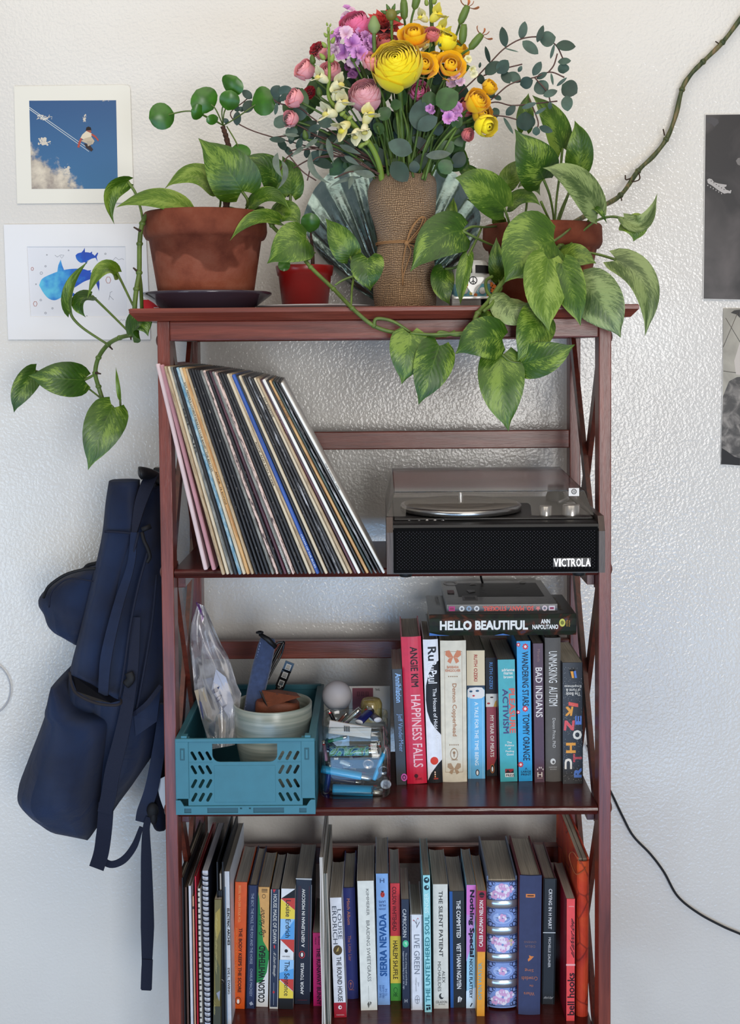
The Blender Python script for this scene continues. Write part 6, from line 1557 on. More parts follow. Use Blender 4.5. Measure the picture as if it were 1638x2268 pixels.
# ceramic camper van
NY = .125
def nk(x, y, d=0): return U(560 + x / 3.033, 330 + y / 3.033, NY - d)
n0 = nk(1335, 1000); n1 = nk(1640, 760)
vcx = nk(1478, 900).x; vw = (nk(1620, 900).x - nk(1336, 900).x) / 2; zlow = nk(1478, 1000).z; ztp = nk(1478, 745).z
van = thing('camper_van_figurine', 'small glossy ceramic camper van in white and pale blue with orange flowers', 'figurine', (vcx, NY + .05, ZT))
cer = M('glazed_white', (222, 224, 220), .12, spec=.6, coat=.4); cblue = M('glazed_blue', (112, 178, 196), .12, coat=.4)
zband = nk(1478, 905).z
rows = []
def vring(z, k, y0, y1): return [(vcx + vw * k * math.copysign(abs(math.cos(a)) ** .45, math.cos(a)), (y0 + y1) / 2 + (y1 - y0) / 2 * math.copysign(abs(math.sin(a)) ** .45, math.sin(a)), z) for a in [2 * math.pi * i / 40 for i in range(40)]]
levels = [(zlow, .93), (zlow + .003, .99), (zband - .012, 1.0), (zband, 1.0), (zband + .012, .965), (ztp - .010, .88), (ztp - .003, .80), (ztp, .66)]
for z, k in levels: rows.append(vring(z, k, NY + (1 - k) * .02, NY + .12 - (1 - k) * .03))
mb = MB(); mb.grid(rows, closed=True); n = len(mb.v); mb.f += [tuple(range(39, -1, -1)), tuple(range(n - 40, n))]; mb.m += [0, 0]; mb.sm += [0, 0]; mb.uv += [[(0, 0)] * 40] * 2
for k, f in enumerate(mb.f):
 zc = sum(mb.v[i].z for i in f) / len(f)
 if zc < zband - .001 and len(f) == 4: mb.m[k] = 1
vb = part('van_body', mb, [cer, cblue], van)
def onv(x, y, lift=.0006):                       # a point on the van's nose
 p = nk(x, y); z = p.z; kk = 1.0
 for (z0, k0), (z1, k1) in zip(levels, levels[1:]):
  if z0 <= z <= z1: kk = k0 + (k1 - k0) * (z - z0) / (z1 - z0)
 x_ = abs((p.x - vcx) / (vw * kk))
 yc = NY + .06 - .06 * (1 - (1 - kk) * .35) * max(0, 1 - min(.999, x_) ** (1 / .225)) ** .225
 d = NY + (1 - kk) * .02 - lift
 return V((p.x, max(d, yc - lift) if x_ > .7 else d, z))
def patch(pts, m_, nm, par=van, lift=.0008, sub=True):
 mb = MB()
 if len(pts) == 4:
  mix = lambda p, q, t: onv(p[0] + (q[0] - p[0]) * t, p[1] + (q[1] - p[1]) * t, lift)
  mb.grid([[mix(pts[3], pts[2], i / 8) for i in range(9)], [mix(pts[0], pts[1], i / 8) for i in range(9)]])
 else: mb.add([onv(x, y, lift) for x, y in pts], [tuple(range(len(pts)))])
 return part(nm, mb, m_, par)
patch([(1358, 905), (1478, 985), (1600, 905), (1560, 860), (1478, 850), (1395, 860)], cer, 'nose_panel')
patch([(1422, 780), (1472, 778), (1472, 832), (1425, 832)], C(14, 15, 18), 'windscreen', lift=.0012)
patch([(1494, 778), (1584, 782), (1588, 835), (1494, 832)], C(14, 15, 18), 'windscreen', lift=.0012)
c = onv(1478, 883, .0012)
mb = MB(); rr_ = .0066
for i in range(18):
 a0, a1 = 2 * math.pi * i / 18, 2 * math.pi * (i + 1) / 18
 mb.add([c + V((rr_ * k * math.cos(a), 0, rr_ * k * math.sin(a))) for k, a in ((1, a0), (1, a1), (.78, a1), (.78, a0))], [(0, 1, 2, 3)])
for ang in (90, 270, 225, 315):
 d = V((math.cos(R(ang)), 0, math.sin(R(ang)))); s_ = V((-d.z, 0, d.x)) * .0006
 mb.add([c + s_, c - s_, c - s_ + d * rr_ * .85, c + s_ + d * rr_ * .85], [(0, 1, 2, 3)])
part('peace_sign', mb, C(36, 40, 46), van)
def vflower(x, y, r, col):
 c = onv(x, y, .0014); mb = MB()
 for k in range(5):
  a = 2 * math.pi * k / 5 + .3; p = c + V((r * .6 * math.cos(a), 0, r * .6 * math.sin(a)))
  mb.add([p + V((r * .45 * math.cos(t), 0, r * .45 * math.sin(t))) for t in [2 * math.pi * j / 9 for j in range(9)]], [tuple(range(9))])
 part('painted_flower', mb, col, van)
org = C(226, 122, 44)
vflower(1415, 918, .007, org); vflower(1600, 930, .0085, org); vflower(1495, 980, .0028, org); vflower(1462, 972, .0025, C(240, 226, 120)); vflower(1580, 978, .003, org)
for x in (1420, 1540):
 c = onv(x, 952, .001); mb = MB(); mb.lathe([(.0001, 0), (.0052, .0006), (.0056, .0018), (.0048, .003), (.0001, .0036)], n=18, X=Matrix.Translation(c) @ Matrix.Rotation(math.pi / 2, 4, 'X')); part('headlamp', mb, M('lamp_white', (226, 228, 226), .1), van)
mb = MB(); mb.box((vcx - vw * .95, NY - .003, zlow - .002), (vcx + vw * .95, NY + .004, zlow + .0025), bev=.001); part('bumper', mb, cer, van)
for sg in (-1, 1):
 for yy in (.006, .085):
  mb = MB(); X = Matrix.Translation((vcx + sg * vw * .80, NY + yy + .012, ZT + .0115)) @ Matrix.Rotation(math.pi / 2, 4, 'Y'); mb.lathe([(.0001, -.006), (.0115, -.006), (.0115, .006), (.0001, .006)], n=24, X=X, smooth=False); part('wheel', mb, cer if sg < 0 else C(24, 24, 26), van)
# ------------------------------------------------------------------ leaves
def leaf_mat(name, base, dark, cream, amount):
 """variegated heart leaf: pale streaks running out along the side veins, a pale midrib"""
 m, nt, b = new_mat(name)
 tc = nt.nodes.new('ShaderNodeTexCoord'); sp = nt.nodes.new('ShaderNodeSeparateXYZ'); nt.links.new(tc.outputs['UV'], sp.inputs[0])
 def mth(op, a, c=None, v=None):
  n = nd(nt, 'ShaderNodeMath', operation=op)
  nt.links.new(a, n.inputs[0])
  if c is not None: nt.links.new(c, n.inputs[1])
  elif v is not None: n.inputs[1].default_value = v
  return n.outputs[0]
 u = mth('SUBTRACT', sp.outputs[0], v=.5); au = mth('ABSOLUTE', u)
 vv = mth('SUBTRACT', sp.outputs[1], mth('MULTIPLY', au, v=.75))
 oi = nt.nodes.new('ShaderNodeObjectInfo'); rs = mth('MULTIPLY', oi.outputs['Random'], v=41.0)
 cb = nt.nodes.new('ShaderNodeCombineXYZ')
 nt.links.new(mth('MULTIPLY', u, v=9.0), cb.inputs[0]); nt.links.new(mth('MULTIPLY', vv, v=34.0), cb.inputs[1]); nt.links.new(rs, cb.inputs[2])
 n1 = nd(nt, 'ShaderNodeTexNoise', Scale=1.0, Detail=6.0, Roughness=.72, Distortion=.9); nt.links.new(cb.outputs[0], n1.inputs['Vector'])
 cb2 = nt.nodes.new('ShaderNodeCombineXYZ')
 nt.links.new(mth('MULTIPLY', u, v=3.0), cb2.inputs[0]); nt.links.new(mth('MULTIPLY', sp.outputs[1], v=2.2), cb2.inputs[1]); nt.links.new(rs, cb2.inputs[2])
 n2 = nd(nt, 'ShaderNodeTexNoise', Scale=1.0, Detail=1.0); nt.links.new(cb2.outputs[0], n2.inputs['Vector'])
 s_ = mth('ADD', mth('MULTIPLY', n1.outputs['Fac'], v=.62), mth('MULTIPLY', n2.outputs['Fac'], v=.52))
 r = ramp(nt, s_, [(.40, dark), (.52, base), (.60 - amount * .07, base), (.68 - amount * .07, cream), (.95, cream)])
 mid = ramp(nt, au, [(0.0, (.75, .75, .75, 1)), (.022, (0, 0, 0, 1))])
 mx = nt.nodes.new('ShaderNodeMix'); mx.data_type = 'RGBA'
 nt.links.new(mid.outputs['Color'], mx.inputs[0]); nt.links.new(r.outputs['Color'], mx.inputs[6]); mx.inputs[7].default_value = lin(tuple(int(a * .55 + c * .45) for a, c in zip(base, cream)))
 nt.links.new(mx.outputs[2], b.inputs['Base Color'])
 w = nd(nt, 'ShaderNodeMath', operation='SINE'); nt.links.new(mth('MULTIPLY', vv, v=62.0), w.inputs[0])
 bump(nt, b, mth('ADD', mth('MULTIPLY', w.outputs[0], v=.3), mth('MULTIPLY', n1.outputs['Fac'], v=.8)), .22, .0012)
 b.inputs['Roughness'].default_value = .36; b.inputs['Specular IOR Level'].default_value = .42
 b.inputs['Subsurface Weight'].default_value = 0.0
 return m
PO = leaf_mat('marbled_leaf', (58, 90, 16), (34, 64, 8), (112, 138, 50), .40)
POL = leaf_mat('marbled_leaf_light', (82, 112, 26), (56, 88, 16), (126, 150, 64), .65)
POD = leaf_mat('marbled_leaf_dark', (44, 78, 12), (28, 54, 7), (116, 142, 52), .1)
POG = leaf_mat('marbled_leaf_grey', (78, 98, 52), (48, 72, 32), (130, 148, 92), .9)
STEM = M('green_stem', (84, 104, 44), .45, var=.15, vscale=40)
STEMD = M('old_green_stem', (62, 78, 38), .5, var=.2, vscale=50)
AERIAL = M('aerial_root_brown', (60, 44, 32), .8)
HEART = [(0, .40), (.05, .70), (.12, .89), (.22, 1.0), (.32, 1.02), (.45, .97), (.58, .84), (.70, .64), (.80, .42), (.88, .20), (.94, .09), (.98, .03), (1.0, .004)]
def prof_at(tab, t):
 for (a, x), (c, y) in zip(tab, tab[1:]):
  if t <= c: return x + (y - x) * (t - a) / (c - a)
 return tab[-1][1]
def leaf(parent, B, T, w, mid=None, Y=.1, Yt=None, Ym=None, mat=None, tw=0.0, fold=.18, lobe=.13, name='leaf', tab=HEART, wl=1.0, wr=1.0, nv=16, nu=8, wave=.05, label=None):
 """one leaf blade between two pixels: B base, T tip, w width in pixels, mid a pixel its midrib passes through; Y depths; tw turn about the midrib; fold how far the halves rise"""
 Yt = Y if Yt is None else Yt
 b0 = U(B[0], B[1], Y); t0 = U(T[0], T[1], Yt)
 Ym = (Y + Yt) / 2 - .010 if Ym is None else Ym
 m = ((B[0] + T[0]) / 2, (B[1] + T[1]) / 2) if mid is None else mid
 m0 = U(m[0], m[1], Ym)
 c0 = m0 * 2 - (b0 + t0) * .5
 hw = w * .56 * mpp(Ym)
 L = (t0 - b0).length
 rows = []; uv = []
 sd = random.uniform(0, 50)
 tw = R(tw)
 for j in range(nv + 1):
  t = j / nv
  p = b0 * (1 - t) ** 2 + c0 * 2 * t * (1 - t) + t0 * t * t
  tg = ((c0 - b0) * (1 - t) + (t0 - c0) * t).normalized()
  nrm = V((0, -1, 0)); nrm = (nrm - tg * nrm.dot(tg))
  if nrm.length < .05: nrm = V((0, 0, 1)) - tg * tg.z
  nrm.normalize(); side = tg.cross(nrm).normalized()
  s2 = side * math.cos(tw) + nrm * math.sin(tw); n2 = nrm * math.cos(tw) - side * math.sin(tw)
  f = prof_at(tab, t)
  row = []
  for i in range(nu + 1):
   u = -1 + 2 * i / nu
   k = hw * f * (wl if u < 0 else wr)
   back = -lobe * L * abs(u) ** 1.4 * (1 - t) ** 3
   lift = fold * abs(u) * k - .10 * k * u * u + mnoise.noise(V((u * 1.3 + sd, t * 4.0, sd))) * wave * hw * (abs(u) ** .5)
   row.append(p + s2 * (u * k) + tg * back + n2 * lift)
   uv.append(((u * f + 1) / 2 if False else (u + 1) / 2, t))
  rows.append(row)
 mb = MB()
 n = nu + 1
 vs = [q for r_ in rows for q in r_]
 fs = [(j * n + i, j * n + i + 1, (j + 1) * n + i + 1, (j + 1) * n + i) for j in range(nv) for i in range(nu)]
 mb.add(vs, fs, 0, uv, smooth=True)
 return part(name, mb, mat or PO, parent, label)
def stalk(parent, pts, r=.0017, name='leaf_stalk', mat=None, n=6):
 """pts: (px, py, Y)"""
 P = [U(*p) for p in pts]
 mb = MB(); q = bez(P, 6)
 mb.tube(q, [r * (1.15 - .3 * i / len(q)) for i in range(len(q))], n)
 return part(name, mb, mat or STEM, parent)
def vine(parent, pts, r=.0027, nodes=True, name='vine', mat=None):
 P = [U(*p) for p in pts]
 mb = MB(); q = bez(P, 7); mb.tube(q, r, 9); o = part(name, mb, mat or STEM, parent)
 if nodes:
  for p in P[1:-1]:
   mb = MB(); mb.ball(p, (r * 1.45, r * 1.45, r * 1.2), nu=8, nv=6); part('node', mb, mat or STEM, o)
 return o
# ---- trailing plant rooted in the big pot
pa = thing('pothos_plant', 'trailing marbled heart leaf plant growing from the large left terracotta pot', 'plant', (POT1.x, POT1.y, POT1Z - .02))
W = .30                                           # depth of what hangs by the wall
leaf(pa, (283, 402), (253, 497), 40, (243, 432), .10, .09, mat=PO, tw=38, fold=.35, wl=1.0, wr=.8)
leaf(pa, (414, 462), (257, 459), 62, (340, 438), .08, .05, mat=POL, tw=-42, fold=.1)
leaf(pa, (477, 414), (365, 417), 66, (425, 386), .13, .10, mat=POL, tw=-40, fold=.12)
leaf(pa, (536, 424), (439, 306), 100, (500, 372), .10, .09, mat=PO, tw=6, fold=.08)
leaf(pa, (622, 428), (532, 348), 62, (592, 372), .13, .10, mat=POD, tw=-18)
leaf(pa, (643, 430), (625, 346), 56, (640, 388), .12, .14, mat=PO, tw=12)
leaf(pa, (553, 456), (642, 466), 44, (598, 432), .11, .08, mat=PO, tw=35)
leaf(pa, (618, 488), (509, 533), 40, (562, 486), .08, .04, mat=PO, tw=-30, wl=.8)
leaf(pa, (604, 476), (664, 497), 52, (640, 472), .11, .08, mat=PO, tw=20)
leaf(pa, (678, 529), (591, 584), 84, (640, 545), .06, .045, mat=PO, tw=-8, fold=.1)
leaf(pa, (775, 568), (720, 483), 56, (752, 528), .06, .07, mat=PO, tw=10, fold=.2)
leaf(pa, (814, 572), (820, 644), 66, (814, 606), .035, .03, mat=POD, tw=-5, fold=.25, lobe=.22)
stalk(pa, [(283, 402, .10), (301, 430, .10), (313, 470, .10), (319, 512, .095)], .0021)
stalk(pa, [(414, 462, .08), (395, 458, .10), (350, 468, .11)])
stalk(pa, [(477, 414, .13), (488, 440, .13), (485, 470, .14)])
stalk(pa, [(536, 424, .10), (548, 445, .10), (540, 466, .12), (505, 460, .13), (480, 472, .13)], .002)
stalk(pa, [(622, 430, .13), (632, 450, .13), (620, 478, .13)])
stalk(pa, [(643, 430, .12), (642, 452, .12), (634, 480, .11), (600, 490, .11)], .0021)
stalk(pa, [(553, 456, .11), (552, 462, .11), (572, 470, .12)])
stalk(pa, [(678, 529, .06), (690, 555, .07), (697, 560, .08)])
vine(pa, [(548, 468, .13), (580, 462, .11), (602, 500, .085), (640, 535, .07), (657, 552, .06), (688, 592, .045), (738, 640, .02), (780, 683, -.028), (828, 722, -.034), (880, 738, -.03), (930, 744, -.03), (985, 742, -.03), (1008, 735, -.03)], .0030)
stalk(pa, [(775, 568, .06), (784, 600, .05), (779, 640, .0), (777, 681, -.026)], .0018)
stalk(pa, [(814, 572, .035), (806, 600, .03), (760, 620, .02), (741, 632, .018)], .0018)
stalk(pa, [(828, 722, -.034), (834, 706, -.036), (870, 712, -.035), (912, 738, -.032)], .0024, 'vine')
# down the left side
vine(pa, [(352, 471, .10), (330, 473, .085), (315, 495, .075), (309, 540, .07), (308, 604, .06), (302, 640, .05), (298, 690, .05), (303, 738, .055)], .0037)
vine(pa, [(308, 604, .06), (312, 640, .07), (314, 690, .10)], .0030, False)
vine(pa, [(301, 738, .055), (289, 742, .06), (265, 748, .08), (239, 763, .11), (218, 792, .13), (211, 826, .14), (218, 856, .15), (228, 888, .15)], .0035)
leaf(pa, (155, 691), (196, 577), 30, (158, 636), .11, .09, mat=PO, tw=30, fold=.5)
leaf(pa, (259, 604), (193, 662), 44, (222, 600), .10, .07, mat=POL, tw=-38, fold=.1)
leaf(pa, (203, 655), (190, 703), 40, (176, 672), .11, .09, mat=POD, tw=-30, fold=.3)
leaf(pa, (292, 742), (328, 745), 62, (312, 716), .05, .03, mat=POD, tw=25, lobe=.2)
leaf(pa, (80, 822), (31, 914), 46, (48, 866), .22, .20, mat=POD, tw=20)
leaf(pa, (187, 842), (62, 832), 70, (125, 838), .15, .12, mat=POD, tw=-10, fold=.1)
leaf(pa, (250, 902), (195, 1041), 80, (222, 962), .13, .11, mat=PO, tw=12, fold=.12)
leaf(pa, (266, 886), (256, 812), 10, (262, 850), .15, .15, mat=POL, tw=20, fold=.6, lobe=.02)
stalk(pa, [(155, 691, .11), (164, 708, .11), (188, 730, .11), (237, 762, .11)], .0021)
stalk(pa, [(259, 604, .10), (272, 630, .08), (298, 684, .052)], .0019)
stalk(pa, [(203, 655, .11), (214, 665, .11), (250, 700, .09), (288, 738, .06)], .0019)
stalk(pa, [(187, 841, .15), (200, 835, .145), (211, 828, .14)], .0021)
stalk(pa, [(80, 822, .22), (140, 838, .19), (184, 853, .17), (208, 870, .16), (228, 886, .15)], .0017)
stalk(pa, [(250, 902, .13), (240, 893, .14), (228, 886, .15)], .0019)
stalk(pa, [(266, 884, .15), (266, 910, .15), (257, 930, .15), (246, 905, .15)], .0016)
for a, c in (((312, 512), (296, 503)), ((305, 602), (295, 593)), ((298, 690), (285, 686)), ((237, 762), (249, 774)), ((289, 742), (290, 752)), ((212, 826), (223, 828)), ((301, 655), (296, 654))):
 mb = MB(); mb.tube([U(a[0], a[1], .06 if a[0] > 280 else .12), U(c[0], c[1], .055 if a[0] > 280 else .115)], [.0022, .0012], 7); part('aerial_root', mb, AERIAL, pa)
# ---- coin leaf plants
PIL = M('coin_leaf_green', (50, 98, 20), .33, spec=.5, var=.12, vscale=70)
PIS = M('scarred_brown_stem', (62, 40, 30), .8, var=.35, vscale=240, bmp=.8, bscale=300)
ROUND = [(0, .0), (.04, .40), (.12, .66), (.25, .90), (.42, 1.0), (.58, 1.0), (.75, .88), (.88, .66), (.96, .40), (1, .02)]
def coin(parent, c, rx, ry, Y, ang, tilt, src):
 a = R(ang); d = (math.cos(a), -math.sin(a))
 B = (c[0] - d[0] * ry, c[1] - d[1] * ry); T = (c[0] + d[0] * ry, c[1] + d[1] * ry)
 leaf(parent, B, T, rx * 2, None, Y + .006, Y - .006, Y - .004, PIL, tilt, -.10, 0.0, tab=ROUND, wave=.03)
 if src: stalk(parent, [(c[0] - d[0] * ry * .2, c[1] - d[1] * ry * .2, Y + .003)] + src, .0011)
pi_ = thing('coin_plant', 'small coin leaf plant on a scarred brown stem in the large terracotta pot', 'plant', (U(500, 470, .13).x, .13, POT1Z - .02))
mb = MB(); q = bez([U(500, 480, .13), U(502, 440, .13), U(507, 390, .13), U(508, 340, .13), U(501, 305, .13), U(493, 280, .13)], 8)
rows_r = [.0058 - .0022 * i / len(q) + .0006 * math.sin(i * 2.1) for i in range(len(q))]
mb.tube(q, rows_r, 10); part('stem', mb, PIS, pi_)
hub = (494, 278, .13)
for c, rx, ry, ang, tl, src in (((358, 257), 26, 29, 190, 10, [(420, 246, .10), (462, 262, .12), hub]), ((453, 221), 29, 29, 130, -8, [(476, 240, .11), hub]), ((437, 249), 16, 15, 160, 20, [(465, 262, .12), hub]), ((470, 265), 10, 14, 200, 25, [hub]), ((513, 187), 24, 21, 60, 0, [(492, 240, .12), hub]),
        ((508, 222), 20, 23, 80, -10, [(496, 250, .12), hub]), ((582, 222), 29, 27, 20, 5, [(545, 246, .11), (512, 268, .12), hub]), ((533, 337), 20, 21, -60, 15, [(520, 310, .11), (502, 280, .13)])):
 coin(pi_, c, rx, ry, .105, ang, tl, src)
pj = thing('coin_plant', 'tiny coin leaf plant in the shiny red pot', 'plant', (rcx, SY, ZT + rl))
mb = MB(); q = bez([U(692, 590, SY), U(692, 560, SY), U(689, 530, SY - .02), U(688, 515, SY - .03)], 6); mb.tube(q, [.0034 - .0018 * i / len(q) for i in range(len(q))], 8); part('stem', mb, PIS, pj)
coin(pj, (687, 493), 19, 22, .125, 85, -5, [(688, 515, .135)])
coin(pj, (629, 586), 12, 15, .10, -95, 5, [(632, 568, .11), (660, 552, .13), (690, 550, .15)])
coin(pj, (683, 567), 8, 9, .135, 30, 20, None)
# ---- trailing plant rooted in the right pot
pb = thing('pothos_plant', 'bushy marbled heart leaf plant spilling over the right terracotta pot and the top board', 'plant', (POT2.x, POT2.y, POT2.z - .02))
fr = -.045
RL = [  # base, tip, width, mid, Y, Yt, material, turn, fold
 ((1203, 397), (1139, 286), 92, (1180, 350), .13, .10, POD, -8, .1), ((1245, 328), (1178, 211), 60, (1222, 262), .17, .15, PO, -22, .15), ((1277, 378), (1272, 267), 54, (1284, 322), .16, .14, PO, 14, .4),
 ((1324, 470), (1201, 372), 74, (1272, 398), .09, .06, POG, -25, .1), ((1312, 462), (1344, 496), 16, (1328, 470), .09, .08, POD, 30, .4), ((1118, 412), (1163, 350), 44, (1140, 378), .20, .21, POL, 20, .2), ((1152, 402), (1196, 434), 40, (1176, 404), .17, .15, POG, 25, .2),
 ((1124, 456), (1197, 456), 40, (1162, 436), .16, .13, PO, 30, .15), ((1116, 460), (1007, 394), 82, (1060, 412), .08, .05, PO, -14, .12), ((1100, 472), (1032, 442), 34, (1066, 450), .11, .09, POD, -25, .2), ((996, 495), (1004, 437), 26, (1000, 468), .11, .12, PO, 15, .3),
 ((1024, 512), (908, 602), 92, (968, 532), .05, .02, POD, -12, .15), ((983, 596), (996, 675), 48, (980, 636), .055, .04, POD, 10, .2), ((1036, 567), (1019, 675), 30, (1024, 622), .035, .02, PO, -18, .4), ((1106, 620), (1099, 525), 36, (1100, 575), .08, .07, PO, 20, .25),
 ((1226, 534), (1116, 626), 150, (1172, 560), .02, .0, PO, -10, .06), ((1242, 568), (1320, 584), 52, (1282, 568), .06, .03, PO, 18, .15), ((1214, 574), (1215, 733), 92, (1206, 650), -.02, -.058, POL, 10, .12), ((1244, 584), (1285, 722), 66, (1266, 650), -.026, -.050, PO, -20, .15),
 ((1288, 625), (1374, 748), 98, (1336, 680), -.030, -.045, POG, -12, .08), ((1130, 660), (1166, 722), 84, (1136, 688), -.01, -.035, POG, 6, .1), ((1086, 690), (1119, 731), 50, (1098, 712), -.02, -.03, PO, 15, .2),
 ((1112, 752), (1008, 784), 88, (1060, 752), -.045, -.06, POD, -12, .05), ((906, 738), (889, 851), 76, (902, 792), -.04, -.045, PO, 5, .12), ((972, 765), (926, 897), 80, (952, 826), -.04, -.05, POD, 10, .12), ((1110, 786), (1126, 955), 92, (1112, 868), -.04, -.055, PO, 0, .12),
 ((1195, 694), (1145, 800), 84, (1178, 742), -.03, -.05, PO, 14, .12), ((1153, 805), (1273, 763), 70, (1212, 790), -.045, -.06, POD, 10, .1), ((1363, 576), (1427, 746), 66, (1426, 634), .06, .03, POG, 14, .25),
 ((1162, 286), (1170, 206), 34, (1164, 246), .2, .21, PO, 12, .4), ((1030, 381), (1017, 315), 24, (1022, 346), .15, .16, PO, 12, .4), ((1060, 405), (1010, 372), 36, (1036, 382), .14, .12, POD, -20, .2), ((1112, 496), (1082, 480), 26, (1096, 482), .15, .14, POL, 30, .2)]
for B, T, w_, mid_, y_, yt_, m_, tw_, fo_ in RL:
 leaf(pb, B, T, w_, mid_, y_, yt_, None, m_, tw_, fo_)
# curled pale leaf on the right
leaf(pb, (1380, 484), (1455, 428), 40, (1424, 494), .07, .06, None, POG, 30, .4)
leaf(pb, (1384, 486), (1402, 535), 58, (1406, 506), .075, .06, None, POL, 10, .1, lobe=.02)
ST = [[(1203, 397, .13), (1216, 430, .14), (1224, 470, .16), (1226, 500, .17)], [(1245, 328, .17), (1240, 380, .17), (1232, 440, .17), (1228, 500, .17)], [(1277, 378, .16), (1262, 420, .17), (1240, 470, .17), (1230, 502, .17)], [(1324, 470, .09), (1312, 478, .09), (1296, 495, .11), (1262, 520, .11), (1240, 540, .09)],
 [(1163, 405, .2), (1166, 450, .18), (1158, 500, .17)], [(1116, 460, .08), (1126, 490, .09), (1130, 515, .12), (1150, 500, .16)], [(1024, 512, .05), (1060, 530, .06), (1100, 548, .10)], [(1024, 512, .05), (1046, 502, .06), (1076, 503, .09), (1110, 500, .14)], [(985, 596, .055), (1012, 590, .05), (1030, 560, .05)],
 [(1036, 567, .035), (1050, 540, .05), (1066, 505, .08)], [(1104, 620, .08), (1110, 640, .05), (1096, 655, .02)], [(1226, 534, .02), (1246, 520, .05), (1264, 505, .09)], [(1242, 568, .06), (1260, 545, .08), (1270, 530, .10)], [(1363, 575, .06), (1330, 565, .07), (1290, 556, .08), (1262, 545, .09)],
 [(1380, 484, .07), (1352, 480, .08), (1318, 490, .09), (1280, 520, .10), (1250, 540, .10)], [(1197, 446, .14), (1208, 470, .15), (1220, 495, .165)], [(1258, 430, .16), (1244, 470, .165), (1234, 500, .17)]]
for s_ in ST: stalk(pb, s_, .0019)
vine(pb, [(1264, 522, .11), (1240, 545, .085), (1185, 580, .05), (1120, 618, .02), (1085, 664, -.01), (1058, 694, -.036), (1050, 715, -.042), (1046, 738, -.045)], .0036)
vine(pb, [(1090, 612, .04), (1076, 622, .03), (1078, 645, .0), (1092, 668, -.02), (1070, 690, -.036)], .0026, False)
stalk(pb, [(1046, 738, -.045), (1010, 742, -.042), (975, 735, -.04), (966, 745, -.04)], .0025)
stalk(pb, [(1046, 738, -.045), (1012, 738, -.042), (960, 741, -.042), (908, 738, -.04)], .0025)
stalk(pb, [(1050, 715, -.042), (1070, 730, -.045), (1098, 745, -.045), (1110, 784, -.042)], .0022)
stalk(pb, [(1110, 784, -.043), (1130, 800, -.045), (1152, 804, -.046)], .0020)
stalk(pb, [(1195, 694, -.03), (1190, 670, -.01), (1180, 640, .01)], .0020)
# the long bare stem climbing along the wall
LS = [(1228, 510, .18), (1274, 490, .20), (1327, 460, .26), (1374, 432, .30), (1413, 378, .325), (1446, 346, .33), (1475, 308, .332), (1495, 258, .335), (1510, 197, .336), (1530, 164, .337), (1557, 136, .338), (1600, 93, .338), (1638, 43, .338), (1690, -30, .338)]
P = bez([U(*p) for p in LS], 6)
mb = MB(); mb.tube(P, [.0040 + .0004 * math.sin(i * .9) for i in range(len(P))], 12)
bst, nt, b = new_mat('striped_bare_stem'); n = nd(nt, 'ShaderNodeTexNoise', Scale=1.0, Detail=4.0); nt.links.new(coord(nt, scale=(130, 130, 22)), n.inputs['Vector'])
r = ramp(nt, n.outputs['Fac'], [(.35, (46, 60, 30)), (.52, (78, 84, 46)), (.68, (124, 104, 70))]); nt.links.new(r.outputs['Color'], b.inputs['Base Color']); b.inputs['Roughness'].default_value = .55
part('long_stem', mb, bst, pb, 'bare stem climbing to the upper right along the wall')
for k in (3, 4, 6, 8, 10, 11):
 p = U(*LS[k]); q2 = U(*LS[k - 1]); d = (p - q2).normalized()
 mb = MB(); mb.tube([p - d * .004, p - d * .001, p + d * .003], [.0046, .0056, .0042], 12); part('node_ring', mb, bst, pb)
for pts in ([(1374, 432, .30), (1376, 444, .29)], [(1413, 378, .322), (1416, 396, .315), (1404, 402, .312), (1398, 400, .312)], [(1402, 392, .32), (1386, 398, .31), (1384, 388, .31)], [(1471, 300, .33), (1468, 286, .325)], [(1590, 96, .335), (1584, 92, .33)]):
 mb = MB(); mb.tube(bez([U(*p) for p in pts], 5), .0012, 6); part('aerial_root', mb, AERIAL, pb)
# ------------------------------------------------------------------ the bouquet
def petal_mesh(name, mat, w=1.0, cup=.35, curl=.15, notch=0.0, ruff=0.0, point=0.0, nu=6, nv=6):
 """a cupped petal of unit length: base at the origin, growing along z, its face turned to -y"""
 rows = []
 for j in range(nv + 1):
  t = j / nv
  if point: f = math.sin(math.pi * min(1, t * .98 + .02) ** .75) ** .9
  else: f = (t ** .55) * (1 - max(0, t - .72) ** 2 * 5.5)
  f = max(.08, f) * w * .5
  row = []
  for i in range(nu + 1):
   u = -1 + 2 * i / nu
   z = t * (1 - notch * (1 - abs(u)) * t ** 4) - .10 * u * u * t
   y = -cup * math.sin(t * math.pi * .55) * .5 - cup * u * u * f * 1.1 + curl * max(0, t - .55) ** 1.6 * 2.2
   y += ruff * math.sin(u * 7 + t * 3) * t * t
   row.append(V((u * f, y, z)))
  rows.append(row)
 mb = MB(); mb.grid(rows)
 return mb.mesh(name, mat)
